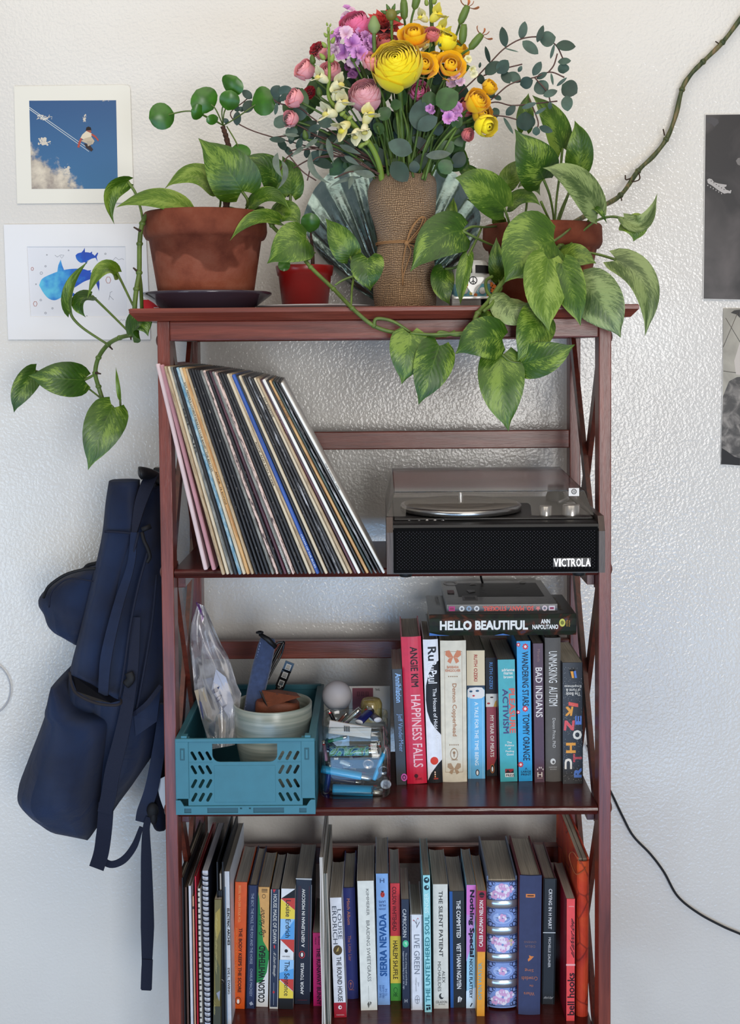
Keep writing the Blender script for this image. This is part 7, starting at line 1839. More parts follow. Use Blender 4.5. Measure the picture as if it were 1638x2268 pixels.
def fl_mat(name, c1, c2, rough=.55):
 """petal colour from the claw to the rim"""
 m, nt, b = new_mat(name)
 tc = nt.nodes.new('ShaderNodeTexCoord'); sp = nt.nodes.new('ShaderNodeSeparateXYZ'); nt.links.new(tc.outputs['UV'], sp.inputs[0])
 n = nd(nt, 'ShaderNodeTexNoise', Scale=1.0, Detail=2.0); nt.links.new(coord(nt, 'UV', (14, 1.5, 1)), n.inputs['Vector'])
 a = nd(nt, 'ShaderNodeMath', operation='MULTIPLY_ADD'); a.inputs[1].default_value = .35; nt.links.new(n.outputs['Fac'], a.inputs[0]); nt.links.new(sp.outputs[1], a.inputs[2])
 r = ramp(nt, a.outputs[0], [(.25, c1), (.95, c2)]); nt.links.new(r.outputs['Color'], b.inputs['Base Color'])
 b.inputs['Roughness'].default_value = rough; b.inputs['Specular IOR Level'].default_value = .25; b.inputs['Sheen Weight'].default_value = .15
 bump(nt, b, n.outputs['Fac'], .15, .001)
 return m
GB = 'cut flowers in the burlap vase'
SG = M('stem_fresh_green', (76, 102, 44), .5, var=.15, vscale=50)
SEP = M('sepal_green', (70, 100, 44), .55, var=.15, vscale=60)
def orient(d, spin=0.0):
 return V(d).normalized().to_track_quat('Z', 'Y').to_matrix().to_4x4() @ Matrix.Rotation(spin, 4, 'Z')
def stem_to(root, base, r=.0022, bend=None):
 a = VMOUTH + V((max(-VR, min(VR, (base.x - VMOUTH.x) * .28 + random.uniform(-.008, .008))), random.uniform(-.012, .018), -.03))
 b_ = VMOUTH + V(((base.x - VMOUTH.x) * .42, (base.y - VMOUTH.y) * .3, (base.z - VMOUTH.z) * .35))
 pts = [a, b_] + ([bend] if bend is not None else [VMOUTH + (base - VMOUTH) * .72 + V((0, .004, .006))]) + [base]
 mb = MB(); q = bez(pts, 6); mb.tube(q, r, 7)
 part('stem', mb, SG, root)
PET = {}
def shell_petal(m, tt, tb, width, flare, nu=6, nv=6):
 """petal wrapped round the flower's heart: part of a ball from polar angle tb up to its rim at tt"""
 rows = []
 for j in range(nv + 1):
  t = j / nv; row = []
  for i in range(nu + 1):
   u = -1 + 2 * i / nu
   th = R(tb + (tt - tb) * t + 16 * u * u * t * t); az = u * R(width) / 2 * (.45 + .55 * min(1, t * 1.6))
   r = 1 + flare * t ** 3 + .05 * u + .03 * math.sin(u * 5 + 2) * t + .022 * math.sin(u * 9 + tt) * t ** 3
   row.append(V((r * math.sin(th) * math.cos(az), r * math.sin(th) * math.sin(az), r * math.cos(th))))
  rows.append(row)
 mb = MB(); mb.grid(rows); return mb.mesh('petal', m)
#       radius, rim angle, flare, petals
WRAP = {'ran': [(.16, 20, 0, 3), (.27, 30, 0, 4), (.38, 36, 0, 4), (.49, 41, 0, 5), (.60, 45, 0, 5), (.71, 49, .0, 6), (.81, 53, .02, 6), (.91, 58, .03, 6), (1.0, 66, .06, 6)],
  'rose': [(.22, 12, 0, 3), (.36, 24, 0, 3), (.52, 36, .04, 4), (.70, 48, .10, 4), (.86, 60, .18, 5)],
  'free': [(.35, 14, 0, 3), (.62, 34, .06, 3), (.90, 52, .14, 4)],
  'open': [(.24, 16, 0, 3), (.42, 34, .05, 4), (.66, 58, .14, 4), (.84, 80, .26, 5)]}
def bloom(name, label, c, rpx, Y, d, kind, m, stem=True, sr=.0018, cat='flower'):
 ctr = U(c[0], c[1], Y); r = rpx * mpp(Y) * 1.24; d = V(d).normalized()
 wrap = kind in WRAP
 base = ctr - d * r * (.62 if wrap else .45)
 root = thing(name, label, cat, base, GB)
 O = orient(d, random.uniform(0, 6)); key = (kind, m.name)
 if wrap:
  O = Matrix.Translation(ctr - base) @ O
  if key not in PET: PET[key] = [shell_petal(m, tt, 128, 360 / n * 1.5, fl) for _, tt, fl, n in WRAP[kind]]
  for li, (rk, tt, fl, n) in enumerate(WRAP[kind]):
   for i in range(n):
    s = r * rk * random.uniform(.96, 1.05)
    piece('petal', PET[key][li], root, mtx=O @ Matrix.Translation((0, 0, r * (.58 if kind == 'ran' else .42) * (1 - rk))) @ Matrix.Rotation(2 * math.pi * (i + .37 * li) / n + random.uniform(-.15, .15), 4, 'Z') @ Matrix.Rotation(random.uniform(-.07, .07), 4, 'X') @ Matrix.Diagonal((s, s, s, 1)))
 else:
  if key not in PET: PET[key] = [petal_mesh('petal', m, .8, .3, .2, .1, .06), petal_mesh('petal', m, .9, .25, .3, .1, .07)] if kind == 'carn' else [petal_mesh('petal', m, .62, .5, .1, point=1), petal_mesh('petal', m, .66, .3, .15, point=1)]
  for li, (n, tilt, s, pi) in enumerate({'carn': [(4, 5, .8, 0), (6, 18, .9, 0), (7, 34, .95, 1), (8, 52, .95, 1), (8, 70, .9, 1)], 'dahlia': [(7, 25, .6, 0), (9, 42, .8, 0), (11, 60, .95, 1), (12, 78, 1.0, 1)]}[kind]):
   for i in range(n):
    ss = s * r * random.uniform(.93, 1.06)
    piece('petal', PET[key][pi], root, mtx=O @ Matrix.Rotation(2 * math.pi * (i + .5 * (li % 2)) / n, 4, 'Z') @ Matrix.Rotation(-R(tilt + random.uniform(-4, 4)), 4, 'X') @ Matrix.Diagonal((ss, ss, ss, 1)))
 mb = MB(); mb.lathe([(.0001, -.16 * r), (.26 * r, -.10 * r), (.42 * r, .06 * r), (.5 * r, .22 * r)], n=12, X=Matrix.Translation(base) @ orient(d))
 part('sepal_cup', mb, SEP, root)
 if stem: stem_to(root, base - d * r * .12, sr)
 return root
YEL = fl_mat('petal_yellow', (222, 200, 22), (248, 228, 38)); GOLD = fl_mat('petal_gold', (234, 158, 10), (244, 194, 26)); PKR = fl_mat('petal_rose_pink', (224, 138, 146), (236, 164, 170)); HOT = fl_mat('petal_hot_pink', (220, 80, 138), (232, 118, 164))
PKW = fl_mat('petal_pink_white', (222, 128, 158), (236, 178, 190)); RED = fl_mat('petal_red', (120, 20, 24), (184, 52, 48)); CRIM = fl_mat('petal_crimson', (90, 10, 22), (146, 16, 34)); LIL = fl_mat('petal_lilac', (156, 90, 160), (198, 138, 198)); LEM = fl_mat('petal_pale_lemon', (206, 196, 110), (224, 218, 170)); LEMY = fl_mat('petal_lemon', (216, 206, 70), (226, 214, 90)); COR = fl_mat('petal_coral', (200, 92, 100), (214, 120, 122)); WHT_ = fl_mat('petal_ivory', (206, 204, 160), (226, 222, 186)); RUST = fl_mat('petal_rust', (150, 80, 40), (196, 120, 70)); PUR = fl_mat('petal_plum', (84, 40, 84), (120, 66, 116)); PINKL = fl_mat('petal_soft_lilac', (190, 150, 176), (214, 180, 204))
bloom('ranunculus', 'big lemon yellow many petalled bloom in the middle of the bouquet', (878, 146), 44, .02, (-.12, -.85, .35), 'ran', YEL, True, .0042)
bloom('ranunculus', 'pale pink many petalled bloom below the lilac cluster', (808, 212), 29, .045, (-.15, -.8, .45), 'ran', PKW, True, .003)
bloom('ranunculus', 'hot pink bloom at the upper left of the bouquet', (787, 57), 27, .07, (-.25, -.75, .5), 'ran', HOT)
bloom('rose', 'salmon pink rose at the left edge of the bouquet', (677, 157), 21, .06, (-.6, -.6, .5), 'rose', PKR)
bloom('rose', 'pale pink rose lowest but one on the left side', (653, 219), 18, .06, (-.7, -.6, .3), 'rose', PKR)
bloom('rose', 'small pink rose lowest on the left side of the bouquet', (644, 264), 16, .07, (-.5, -.7, .1), 'rose', PKR)
bloom('rose', 'light pink rosebud between the lilac cluster and the big yellow bloom', (824, 138), 20, .03, (.1, -.7, .6), 'rose', PKR)
bloom('rose', 'dusty pink rose behind the pale snapdragon spike', (733, 160), 21, .075, (-.3, -.75, .5), 'rose', PKR)
bloom('rose', 'pink rose half hidden behind the leaves left of the lilac cluster', (715, 118), 16, .09, (-.4, -.6, .6), 'rose', PKR)
bloom('rose', 'coral rose tucked behind the top of the big yellow bloom', (856, 102), 24, .07, (.0, -.7, .7), 'rose', COR)
bloom('rose', 'raspberry pink rose in the shade right of the big yellow bloom', (926, 204), 20, .08, (.1, -.9, .2), 'rose', HOT)
bloom('rose', 'faded coral rose at the right behind the gold ones', (1028, 240), 18, .09, (.5, -.7, .3), 'rose', COR)
bloom('rose', 'pink bud at the lower right of the bouquet', (1034, 298), 13, .06, (.5, -.6, -.2), 'rose', COR)
bloom('rose', 'small coral and cream bud between the yellow flowers at the top', (957, 78), 15, .05, (.1, -.8, .6), 'rose', COR)
bloom('dahlia', 'dusky red pointed petal flower at the top of the bouquet', (848, 48), 44, .08, (-.05, -.75, .55), 'dahlia', RED)
bloom('carnation', 'deep crimson carnation at the left rim of the bouquet', (700, 108), 20, .09, (-.6, -.6, .5), 'carn', CRIM)
bloom('carnation', 'crimson carnation just above and right of the other crimson one', (738, 84), 17, .095, (-.4, -.6, .6), 'carn', CRIM)
bloom('carnation', 'dark red carnation in the shade behind the left roses', (684, 204), 16, .10, (-.5, -.8, .2), 'carn', CRIM)
for lab, c, r_, y_, d_, k_, m_ in (('golden yellow flower above the big yellow bloom', (916, 82), 29, .05, (.0, -.75, .6), 'open', GOLD), ('golden flower right of the big yellow bloom', (936, 146), 26, .035, (.25, -.85, .3), 'open', GOLD), ('wide open golden flower farther right', (996, 148), 28, .05, (.15, -.9, .3), 'open', GOLD),
        ('yellow flower closing near the top right', (985, 92), 21, .06, (.3, -.6, .7), 'free', YEL), ('golden flower behind the wide open one', (1010, 112), 23, .08, (.3, -.6, .6), 'open', GOLD), ('golden rose at the right edge of the bouquet', (1054, 226), 24, .04, (.45, -.75, .35), 'rose', GOLD),
        ('lower yellow flower at the right edge', (1074, 278), 22, .045, (.45, -.7, -.3), 'free', YEL), ('small golden flower behind the right edge', (1082, 194), 15, .08, (.6, -.5, .4), 'free', GOLD), ('small golden bud between the two open golden flowers', (962, 128), 12, .06, (.1, -.6, .7), 'free', GOLD), ('yellow flower sinking behind the right edge rose', (1066, 252), 20, .055, (.4, -.8, .0), 'free', GOLD)):
 bloom('garden_flower', lab, c, r_, y_, d_, k_, m_)
# clusters of small blossoms on one stalk
FLO = {}
def florets(root, pts, r0, Y, mats, jitter=.02):
 for i, (x, y, r) in enumerate(pts):
  m = mats[i % len(mats)]
  if m.name not in FLO: FLO[m.name] = petal_mesh('petal', m, 1.1, .25, .35, .14, .09)
  p = U(x, y, Y + random.uniform(-jitter, jitter) * .6); rr = r * mpp(Y) * 1.3
  d = V(((x - pts[0][0]) * .02 + random.uniform(-.3, .3), -1, (pts[0][1] - y) * .02 + random.uniform(-.2, .4))).normalized()
  O = Matrix.Translation(p - root.location) @ orient(d, random.uniform(0, 6))
  for k in range(5):
   s_ = rr * random.uniform(.95, 1.2)
   piece('petal', FLO[m.name], root, mtx=O @ Matrix.Rotation(2 * math.pi * k / 5, 4, 'Z') @ Matrix.Rotation(-R(random.uniform(38, 72)), 4, 'X') @ Matrix.Diagonal((s_, s_, s_, 1)))
def cluster(label, c, pts, Y, mats, bendpts=None):
 b = U(c[0], c[1], Y + .015)
 root = thing('stock_flower', label, 'flower', b, GB)
 florets(root, pts, 0, Y, mats)
 stem_to(root, b, .003)
 return root
random.seed(21)
cluster('big lilac ruffled cluster left of the big yellow bloom', (778, 105), [(778, 98, 19), (750, 92, 17), (766, 78, 16), (796, 84, 17), (812, 104, 16), (742, 112, 15), (762, 118, 16), (794, 118, 17), (782, 132, 13), (806, 88, 15), (752, 76, 13), (738, 98, 12), (816, 92, 13)], .045, [LIL, LIL, PINKL])
cluster('small dark plum cluster under the lilac one', (776, 152), [(774, 150, 11), (786, 156, 10), (780, 164, 9)], .07, [PUR])
cluster('bright lilac ruffled cluster low on the right side', (998, 252), [(998, 250, 16), (1010, 242, 13), (988, 240, 12), (994, 262, 14), (1008, 256, 12), (960, 244, 9), (952, 240, 8)], .04, [LIL, LIL, LIL])
cluster('pale lilac cluster under the wide open golden flower', (1008, 178), [(1008, 174, 12), (1018, 182, 10), (1000, 184, 10), (1014, 168, 9)], .06, [PINKL])
cluster('pale pink blossom tip at the top left of the bouquet', (770, 30), [(768, 38, 11), (762, 46, 9), (780, 26, 8), (768, 20, 8), (776, 40, 10)], .085, [PINKL, LIL])
cluster('cream and green budding cluster right of the golden flowers', (1038, 145), [(1030, 140, 9), (1044, 152, 8), (1048, 164, 8), (1036, 132, 8)], .06, [WHT_, LEM])
# snapdragon spikes: a stalk, hooded florets, buds
SNAP = {}
def snap_floret(root, x, y, r, Y, ang, m, m2):
 k = (m.name, m2.name)
 if k not in SNAP:
  mb = MB()
  mb.lathe([(.16, 0), (.30, .25), (.34, .6), (.30, .85)], n=12, mi=0)
  rows = lambda dy, sg, cu: [[V((u * .62 * (math.sin(math.pi * min(1, .25 + t * .6))), sg * (.22 + t * cu) - u * u * .12 * sg, .78 + t * .55 - u * u * .15 + .05 * math.sin(u * 6))) for u in [-1 + i / 3 for i in range(7)]] for t in [j / 5 for j in range(6)]]
  mb.grid(rows(0, 1, .38), 0); mb.grid(rows(0, -1, .55), 0)
  mb.ball((0, -.18, .85), (.30, .20, .20), 1, nu=10, nv=7)
  SNAP[k] = mb.mesh('floret', [m, m2])
 p = U(x, y, Y); rr = r * mpp(Y) * 1.5
 a = R(ang); d = V((math.cos(a), -.55, math.sin(a))).normalized()
 piece('floret', SNAP[k], root, mtx=Matrix.Translation(p - root.location - d * rr * .8) @ orient(d) @ Matrix.Diagonal((rr, rr, rr, 1)))
BUDM = {}
def bud(root, x, y, r, Y, m, ang=90, name='bud'):
 if m.name not in BUDM:
  mb = MB(); mb.lathe([(.0, -.9), (.45, -.7), (.62, -.2), (.5, .5), (.2, 1.0), (.0, 1.15)], n=10); BUDM[m.name] = mb.mesh('bud', m)
 p = U(x, y, Y); rr = r * mpp(Y); a = R(ang)
 piece(name, BUDM[m.name], root, mtx=Matrix.Translation(p - root.location) @ orient((math.cos(a), -.2, math.sin(a))) @ Matrix.Diagonal((rr, rr, rr, 1)))
BUDG = M('bud_green', (132, 152, 70), .5); BUDD = M('bud_dark_green', (74, 98, 40), .5)
sd = thing('snapdragon', 'pale yellow snapdragon spike curving up the left front of the bouquet', 'flower', U(844, 375, .05), GB)
P = bez([U(846, 400, .07), U(838, 360, .055), (U(818, 318, .04)), U(782, 276, .025), U(742, 236, .02), U(727, 210, .02), U(729, 165, .02), U(728, 110, .02), U(727, 60, .02)], 7)
mb = MB(); mb.tube(P, [.0048 - .0030 * i / len(P) for i in range(len(P))], 9); part('stem', mb, M('snap_stem', (120, 146, 58), .5), sd)
for x, y, r_, a_, m_, m2 in ((706, 168, 20, 150, WHT_, LEM), (752, 184, 21, 30, WHT_, LEM), (760, 224, 23, 50, WHT_, LEM), (722, 248, 22, 170, WHT_, LEM), (754, 284, 22, 215, LEM, LEMY), (784, 300, 17, 240, WHT_, LEM), (818, 252, 22, 60, LEM, LEMY), (806, 290, 17, 260, WHT_, LEM), (744, 204, 16, 70, WHT_, LEM)):
 snap_floret(sd, x, y, r_, .005, a_, m_, m2)
for x, y, r_, a_ in ((714, 126, 9, 130), (735, 130, 10, 70), (718, 100, 8, 130), (737, 90, 8, 60), (727, 66, 6, 90), (721, 78, 6, 130), (735, 72, 5, 50), (724, 54, 4, 100), (731, 56, 4, 70), (758, 252, 8, 40), (774, 262, 8, 40), (800, 322, 9, 30), (812, 316, 8, 220)):
 bud(sd, x, y, r_, .012, BUDG, a_)
sy = thing('snapdragon', 'yellow snapdragon spike at the top right of the bouquet', 'flower', U(962, 130, .08), GB)
mb = MB(); mb.tube(bez([VMOUTH + V((.01, .01, -.03)), U(935, 260, .09), U(958, 140, .085), U(955, 40, .08), U(952, -30, .08)], 6), .003, 8); part('stem', mb, SG, sy)
for x, y, r_, a_, m_, m2 in ((970, 30, 20, 40, LEMY, YEL), (932, 36, 16, 150, LEM, LEMY), (980, 62, 20, 20, LEMY, YEL), (950, 70, 15, 200, LEM, LEMY), (940, 100, 15, 190, LEM, LEM), (988, 78, 18, 10, LEMY, YEL)):
 snap_floret(sy, x, y, r_, .06, a_, m_, m2)
for x, y, r_, a_ in ((944, 6, 8, 100), (962, 2, 9, 70), (950, -16, 7, 90)): bud(sy, x, y, r_, .07, BUDG, a_)
# narrow green cups with small rust petals
def pink(label, pts, tip, ang, petals=True):
 root = thing('dianthus', label, 'flower', U(tip[0], tip[1], .06), GB)
 mb = MB(); q = bez([VMOUTH + V((.02, .005, -.03))] + [U(x, y, .07) for x, y in pts] + [U(tip[0], tip[1], .06)], 6); mb.tube(q, .0018, 7); part('stem', mb, SG, root)
 a = R(ang); d = V((math.cos(a), -.25, math.sin(a))).normalized(); b = U(tip[0], tip[1], .06); L = .026
 mb = MB(); mb.lathe([(.0018, -.001), (.0052, .003), (.0062, .012), (.0056, .022), (.0040, .028), (.0001, .026)], n=14, X=Matrix.Translation(b) @ orient(d)); part('calyx', mb, M('calyx_green', (92, 116, 52), .5), root)
 if petals:
  me = petal_mesh('petal', RUST, .55, .2, .3, .1, .06)
  for k, (da, s_) in enumerate(((-75, .020), (70, .016), (10, .012), (-30, .014))):
   e = V((math.cos(a + R(da)), -.3 + .25 * (k % 2), math.sin(a + R(da))))
   piece('petal', me, root, mtx=Matrix.Translation(b + d * .026 - root.location) @ orient(e) @ Matrix.Diagonal((s_, s_, s_, 1)))
pink('tall green cup with rust petals at the top right of the bouquet', [(985, 180), (1000, 110), (1014, 66)], (1018, 52), 65)
pink('green cup with rust petals leaning to the right', [(990, 180), (1016, 128)], (1040, 108), 48)
pink('closed green cup reaching the top edge right of the red flower', [(900, 120), (897, 60)], (895, 42), 92, False)
pink('closed green cup at the top edge between the yellow spike and the red flower', [(905, 110), (910, 50)], (917, 20), 75, False)
pink('small closed green cup left of the leaning one', [(994, 130), (1020, 100)], (1023, 96), 85, False)
sb = thing('bud_stem', 'round green dahlia bud in front of the dusky red flower', 'bud', U(866, 34, .03), GB)
mb = MB(); mb.tube(bez([VMOUTH + V((0, .005, -.03)), U(876, 200, .09), U(868, 90, .05), U(867, 45, .035)], 6), .0022, 7); part('stem', mb, SG, sb)
mb = MB(); mb.ball(U(866, 33, .03), (13 * mpp(.03),) * 3, nu=14, nv=10); part('bud', mb, M('bud_olive', (110, 108, 44), .45), sb)
for an in (20, 70, 115, 160, 270, 320):
 c = U(866, 33, .03); d = V((math.cos(R(an)), -.1, math.sin(R(an)))); mb = MB(); mb.tube([c + d * .006, c + d * .011, c + d * .017], [.003, .0028, .0006], 6, flat=.5); part('bract', mb, SEP, sb)
sp_ = thing('bud_stem', 'pale green seed pod on a thick stem left of the big yellow bloom', 'bud', U(828, 60, .03), GB)
mb = MB(); mb.tube(bez([VMOUTH + V((-.01, .0, -.03)), U(838, 200, .06), U(829, 110, .03), U(828, 62, .03)], 6), .0030, 8); part('stem', mb, SG, sp_)
mb = MB(); mb.lathe([(.003, -.01), (.0085, -.004), (.0095, .002), (.006, .010), (.003, .016), (.0001, .017)], (U(828, 60, .03)), 14); part('pod', mb, M('pod_green', (124, 144, 92), .6), sp_)
for n_, (x, y) in enumerate(((692, 133), (782, 128), (840, 186), (707, 205), (676, 300))):
 rb_ = thing('rosebud', ['closed green rosebud above the salmon rose', 'small rosebud hanging under the lilac cluster', 'green rosebud under the left side of the big yellow bloom', 'closed green bud beside the pale pink many petalled bloom', 'tiny green bud low at the left among the grey leaves'][n_], 'bud', U(x, y, .04), GB)
 bud(rb_, x, y, 11, .04, BUDD, 100); stem_to(rb_, U(x, y + 8, .04), .0015)
# ---- foliage
EUC = M('eucalyptus_green', (62, 84, 74), .55, var=.14, vscale=50); EUD = M('eucalyptus_dark', (40, 62, 52), .5, var=.12, vscale=50); WIL = M('willow_grey', (88, 100, 88), .6, var=.15, vscale=60); TWG = M('red_brown_twig', (84, 58, 52), .6)
ROSEL = M('rose_leaf_green', (52, 84, 40), .45, var=.15, vscale=70)
OVAL = [(0, .05), (.08, .45), (.2, .78), (.35, .97), (.5, 1.0), (.65, .92), (.8, .70), (.92, .40), (1, .03)]
LANCE = [(0, .05), (.1, .5), (.25, .9), (.4, 1.0), (.6, .82), (.8, .48), (.93, .2), (1, .02)]
def blade(root, B, T, w, Y, m, tab=OVAL, tw=0, mid=None, fold=.15):
 return leaf(root, B, T, w, mid, Y, Y - .004, Y - .003, m, tw, fold, 0.0, tab=tab, nv=9, nu=4, wave=.05)
def sprig(label, twigs, leaves, Y, m, tab=OVAL, name='eucalyptus_sprig', r=.0011, group='greenery in the burlap vase', spread=.02, tw=TWG):
 f0 = twigs[0][0]
 root = thing(name, label, 'foliage', U(f0[0], f0[1], Y), group)
 for t in twigs:
  mb = MB(); mb.tube(bez([U(x, y, Y + (.0 if len(q_) < 1 else q_[0])) for x, y, *q_ in t], 6), r, 6); part('twig', mb, tw, root)
 for k, lf in enumerate(leaves):
  B, T, w = lf[:3]
  blade(root, B, T, w, Y + random.uniform(-spread, spread) * .5, m if k % 3 else (EUD if m is EUC else m), tab, random.uniform(-30, 30) if len(lf) < 4 else lf[3])
 return root
def k6(x, y): return (1000 + x / 2.567, y / 2.567)
def ov(cx, cy, L, w, ang):                       # leaf from its middle, length, width and direction, pixels of crop 6
 a = R(ang); dx, dy = math.cos(a) * L / 2, -math.sin(a) * L / 2
 return (k6(cx - dx, cy - dy), k6(cx + dx, cy + dy), w / 2.567)
tA = [[(930, 330), (985, 240), k6(130, 450), k6(220, 355), k6(300, 275), k6(400, 220), k6(510, 212), k6(590, 255), k6(630, 330), k6(640, 350)]]
sprig('long arching eucalyptus sprig with oval leaves at the upper right', tA, [ov(295, 210, 118, 44, 100), ov(405, 172, 104, 44, 78), ov(447, 270, 116, 56, -40), ov(503, 192, 104, 32, 70), ov(546, 222, 92, 84, 15), ov(572, 292, 88, 18, 75), ov(648, 260, 112, 62, -5), ov(640, 348, 76, 42, 5), ov(634, 388, 62, 66, 90), ov(203, 310, 100, 24, 105), ov(160, 370, 34, 14, 80), ov(340, 285, 84, 8, -15)], .10, EUC)
tB = [[(925, 340), (1000, 250), k6(200, 580), k6(330, 480), k6(470, 440), k6(560, 410), k6(640, 440)], [k6(180, 430), k6(300, 390), k6(400, 365)], [k6(550, 410), k6(580, 370), k6(600, 305)], [k6(470, 440), k6(540, 520), k6(560, 580)]]
sprig('eucalyptus sprig with rounder leaves below the long arching one', tB, [ov(232, 386, 110, 66, 40), ov(290, 380, 96, 70, 50), ov(355, 440, 92, 60, -35), ov(425, 470, 78, 64, 20), ov(485, 390, 92, 44, 60), ov(510, 498, 88, 78, -50), ov(512, 430, 70, 30, 30), ov(570, 450, 70, 14, -80), ov(625, 465, 76, 18, 40), ov(670, 505, 98, 90, -30), ov(655, 588, 90, 60, -85), ov(560, 530, 86, 40, 20), ov(310, 440, 80, 50, -60), ov(388, 392, 40, 22, 60), ov(558, 600, 46, 22, 90)], .085, EUC)
tC = [[(930, 350), (1010, 270), k6(220, 585), k6(340, 600), k6(460, 590), k6(600, 575)], [k6(220, 655), k6(300, 662), k6(370, 680)], [k6(440, 560), k6(490, 690), k6(480, 740)]]
sprig('low eucalyptus sprig with small leaves reaching right under the golden flowers', tC, [ov(335, 628, 76, 40, 45), ov(246, 643, 62, 50, -80), ov(322, 715, 110, 20, -60), ov(420, 690, 110, 104, 90), ov(440, 600, 90, 26, 20), ov(505, 630, 76, 18, 30), ov(535, 735, 82, 36, -20), ov(480, 745, 52, 40, 90), ov(165, 450, 60, 40, 100), ov(210, 466, 70, 30, -5), ov(260, 555, 50, 34, -30), ov(218, 530, 60, 54, 60)], .10, EUC)
def k1(x, y): return (560 + x / 2.925, y / 2.925)
def ov1(cx, cy, L, w, ang):
 a = R(ang); dx, dy = math.cos(a) * L / 2, -math.sin(a) * L / 2
 return (k1(cx - dx, cy - dy), k1(cx + dx, cy + dy), w / 2.925)
sprig('eucalyptus sprig with dark oval leaves at the upper left beside the roses', [[(850, 370), (760, 310), (690, 260), k1(300, 700), k1(170, 670), k1(130, 640)], [(830, 360), (700, 300), k1(330, 830), k1(240, 790), k1(170, 760)]],
 [ov1(150, 590, 84, 66, 60), ov1(205, 585, 90, 56, 20), ov1(155, 640, 90, 50, 110), ov1(200, 630, 70, 36, 40), ov1(150, 705, 80, 24, 80), ov1(180, 790, 90, 90, -30), ov1(220, 770, 76, 40, 70), ov1(300, 735, 110, 84, 10), ov1(260, 850, 66, 48, -20), ov1(400, 830, 90, 40, 20), ov1(470, 790, 96, 80, -30), ov1(240, 870, 90, 50, -70), ov1(340, 880, 80, 54, 40), ov1(300, 930, 80, 40, 70)], .075, EUC)
sprig('second eucalyptus sprig filling the lower left of the bouquet', [[(856, 372), (780, 330), (720, 305), (650, 300), (600, 305)], [(852, 376), (760, 345), (690, 325), (640, 335)], [(850, 380), (800, 350), (700, 350), (650, 372)]],
 [ov1(160, 905, 110, 36, -5), ov1(190, 940, 80, 50, -60), ov1(250, 900, 70, 40, 70), ov1(380, 870, 80, 50, 20), ov1(420, 920, 70, 50, -70), ov1(350, 990, 70, 40, 80), ov1(400, 1010, 80, 60, 50), ov1(520, 890, 100, 44, 30), ov1(640, 930, 120, 80, 20), ov1(620, 1020, 120, 70, -10), ov1(560, 960, 110, 50, 0), ov1(700, 980, 90, 56, 80), ov1(735, 1000, 90, 60, -70), ov1(730, 1080, 80, 56, 20), ov1(680, 880, 96, 50, 40), ov1(820, 800, 100, 80, 30), ov1(450, 980, 96, 40, 10), ov1(230, 980, 90, 36, -50)], .085, EUD)
# big single leaves at the mouth of the vase
bl = thing('eucalyptus_sprig', 'broad grey green leaves standing at the mouth of the vase', 'foliage', VMOUTH, 'greenery in the burlap vase')
for B, T, w, y, m in ((k1(1030, 985), k1(875, 925), 36, .0, EUC), (k1(900, 1050), k1(1000, 1175), 36, .04, EUD), (k1(1080, 850), k1(1085, 645), 44, .06, EUC), (k1(1065, 835), k1(1195, 760), 30, .05, EUC), (k1(1120, 1010), k1(1280, 995), 18, .045, WIL), (k1(1200, 880), k1(1190, 790), 24, .07, EUD), (k1(1050, 1120), k1(1040, 1040), 22, .05, EUD), (k1(880, 770), k1(820, 700), 30, .05, ROSEL), (k1(890, 690), k1(960, 665), 22, .05, ROSEL), (k1(1185, 680), k1(1330, 600), 46, .035, ROSEL), (k1(1140, 700), k1(1150, 590), 34, .06, ROSEL), (k1(1215, 1120), k1(1280, 1040), 32, .03, ROSEL), (k1(1200, 1000), k1(1300, 920), 30, .06, ROSEL), (k1(1290, 820), k1(1350, 760), 24, .05, ROSEL), (k1(670, 560), k1(760, 530), 24, .06, ROSEL), (k1(640, 620), k1(650, 570), 18, .06, ROSEL), (k1(790, 860), k1(840, 800), 26, .07, ROSEL), (k1(760, 1010), k1(800, 930), 22, .06, ROSEL), (k1(1100, 330), k1(1180, 300), 26, .07, ROSEL), (k1(1230, 300), k1(1215, 260), 18, .05, ROSEL)):
 blade(bl, B, T, w, y, m, tw=random.uniform(-15, 15))
for pts in ([(880, 395), (884, 330), (878, 250)], [(905, 395), (905, 300), (900, 230), (908, 180)], [(925, 398), (940, 330), (965, 280), (990, 262)], [(915, 392), (900, 320), (880, 260), (862, 220)], [(860, 388), (850, 330), (835, 280)], [(896, 392), (890, 320), (876, 230)], [(940, 400), (960, 340), (1010, 280), (1045, 270)], [(935, 396), (950, 350), (958, 300)], [(870, 392), (862, 330), (852, 260), (846, 200)], [(884, 392), (895, 330), (902, 290), (886, 230)], [(950, 398), (985, 330), (1030, 250)], [(900, 392), (918, 330), (930, 250), (930, 190)], [(845, 392), (815, 340), (790, 320)]):
 mb = MB(); mb.tube(bez([U(x, y, .07 + .02 * math.sin(x)) for x, y in pts], 5), .0019, 7); part('stem', mb, SG, bl)
fi = thing('rose_foliage', 'dark green leaves filling the heart of the bouquet between the stems', 'foliage', VMOUTH, 'greenery in the burlap vase')
random.seed(9)
for k in range(215):
 x = random.uniform(640, 1050); y = random.uniform(140, 372); q_ = abs(x - 860) / 215
 if q_ > 1 or y < 110 + 100 * q_ or (y > 300 and q_ > .75): continue
 a = R(random.uniform(20, 160)); L = random.uniform(20, 34); Yk = random.uniform(.085, .13)
 blade(fi, (x - math.cos(a) * L, y + math.sin(a) * L), (x + math.cos(a) * L, y - math.sin(a) * L), random.uniform(22, 34), Yk, ROSEL if k % 3 else EUD, tw=random.uniform(-35, 35))
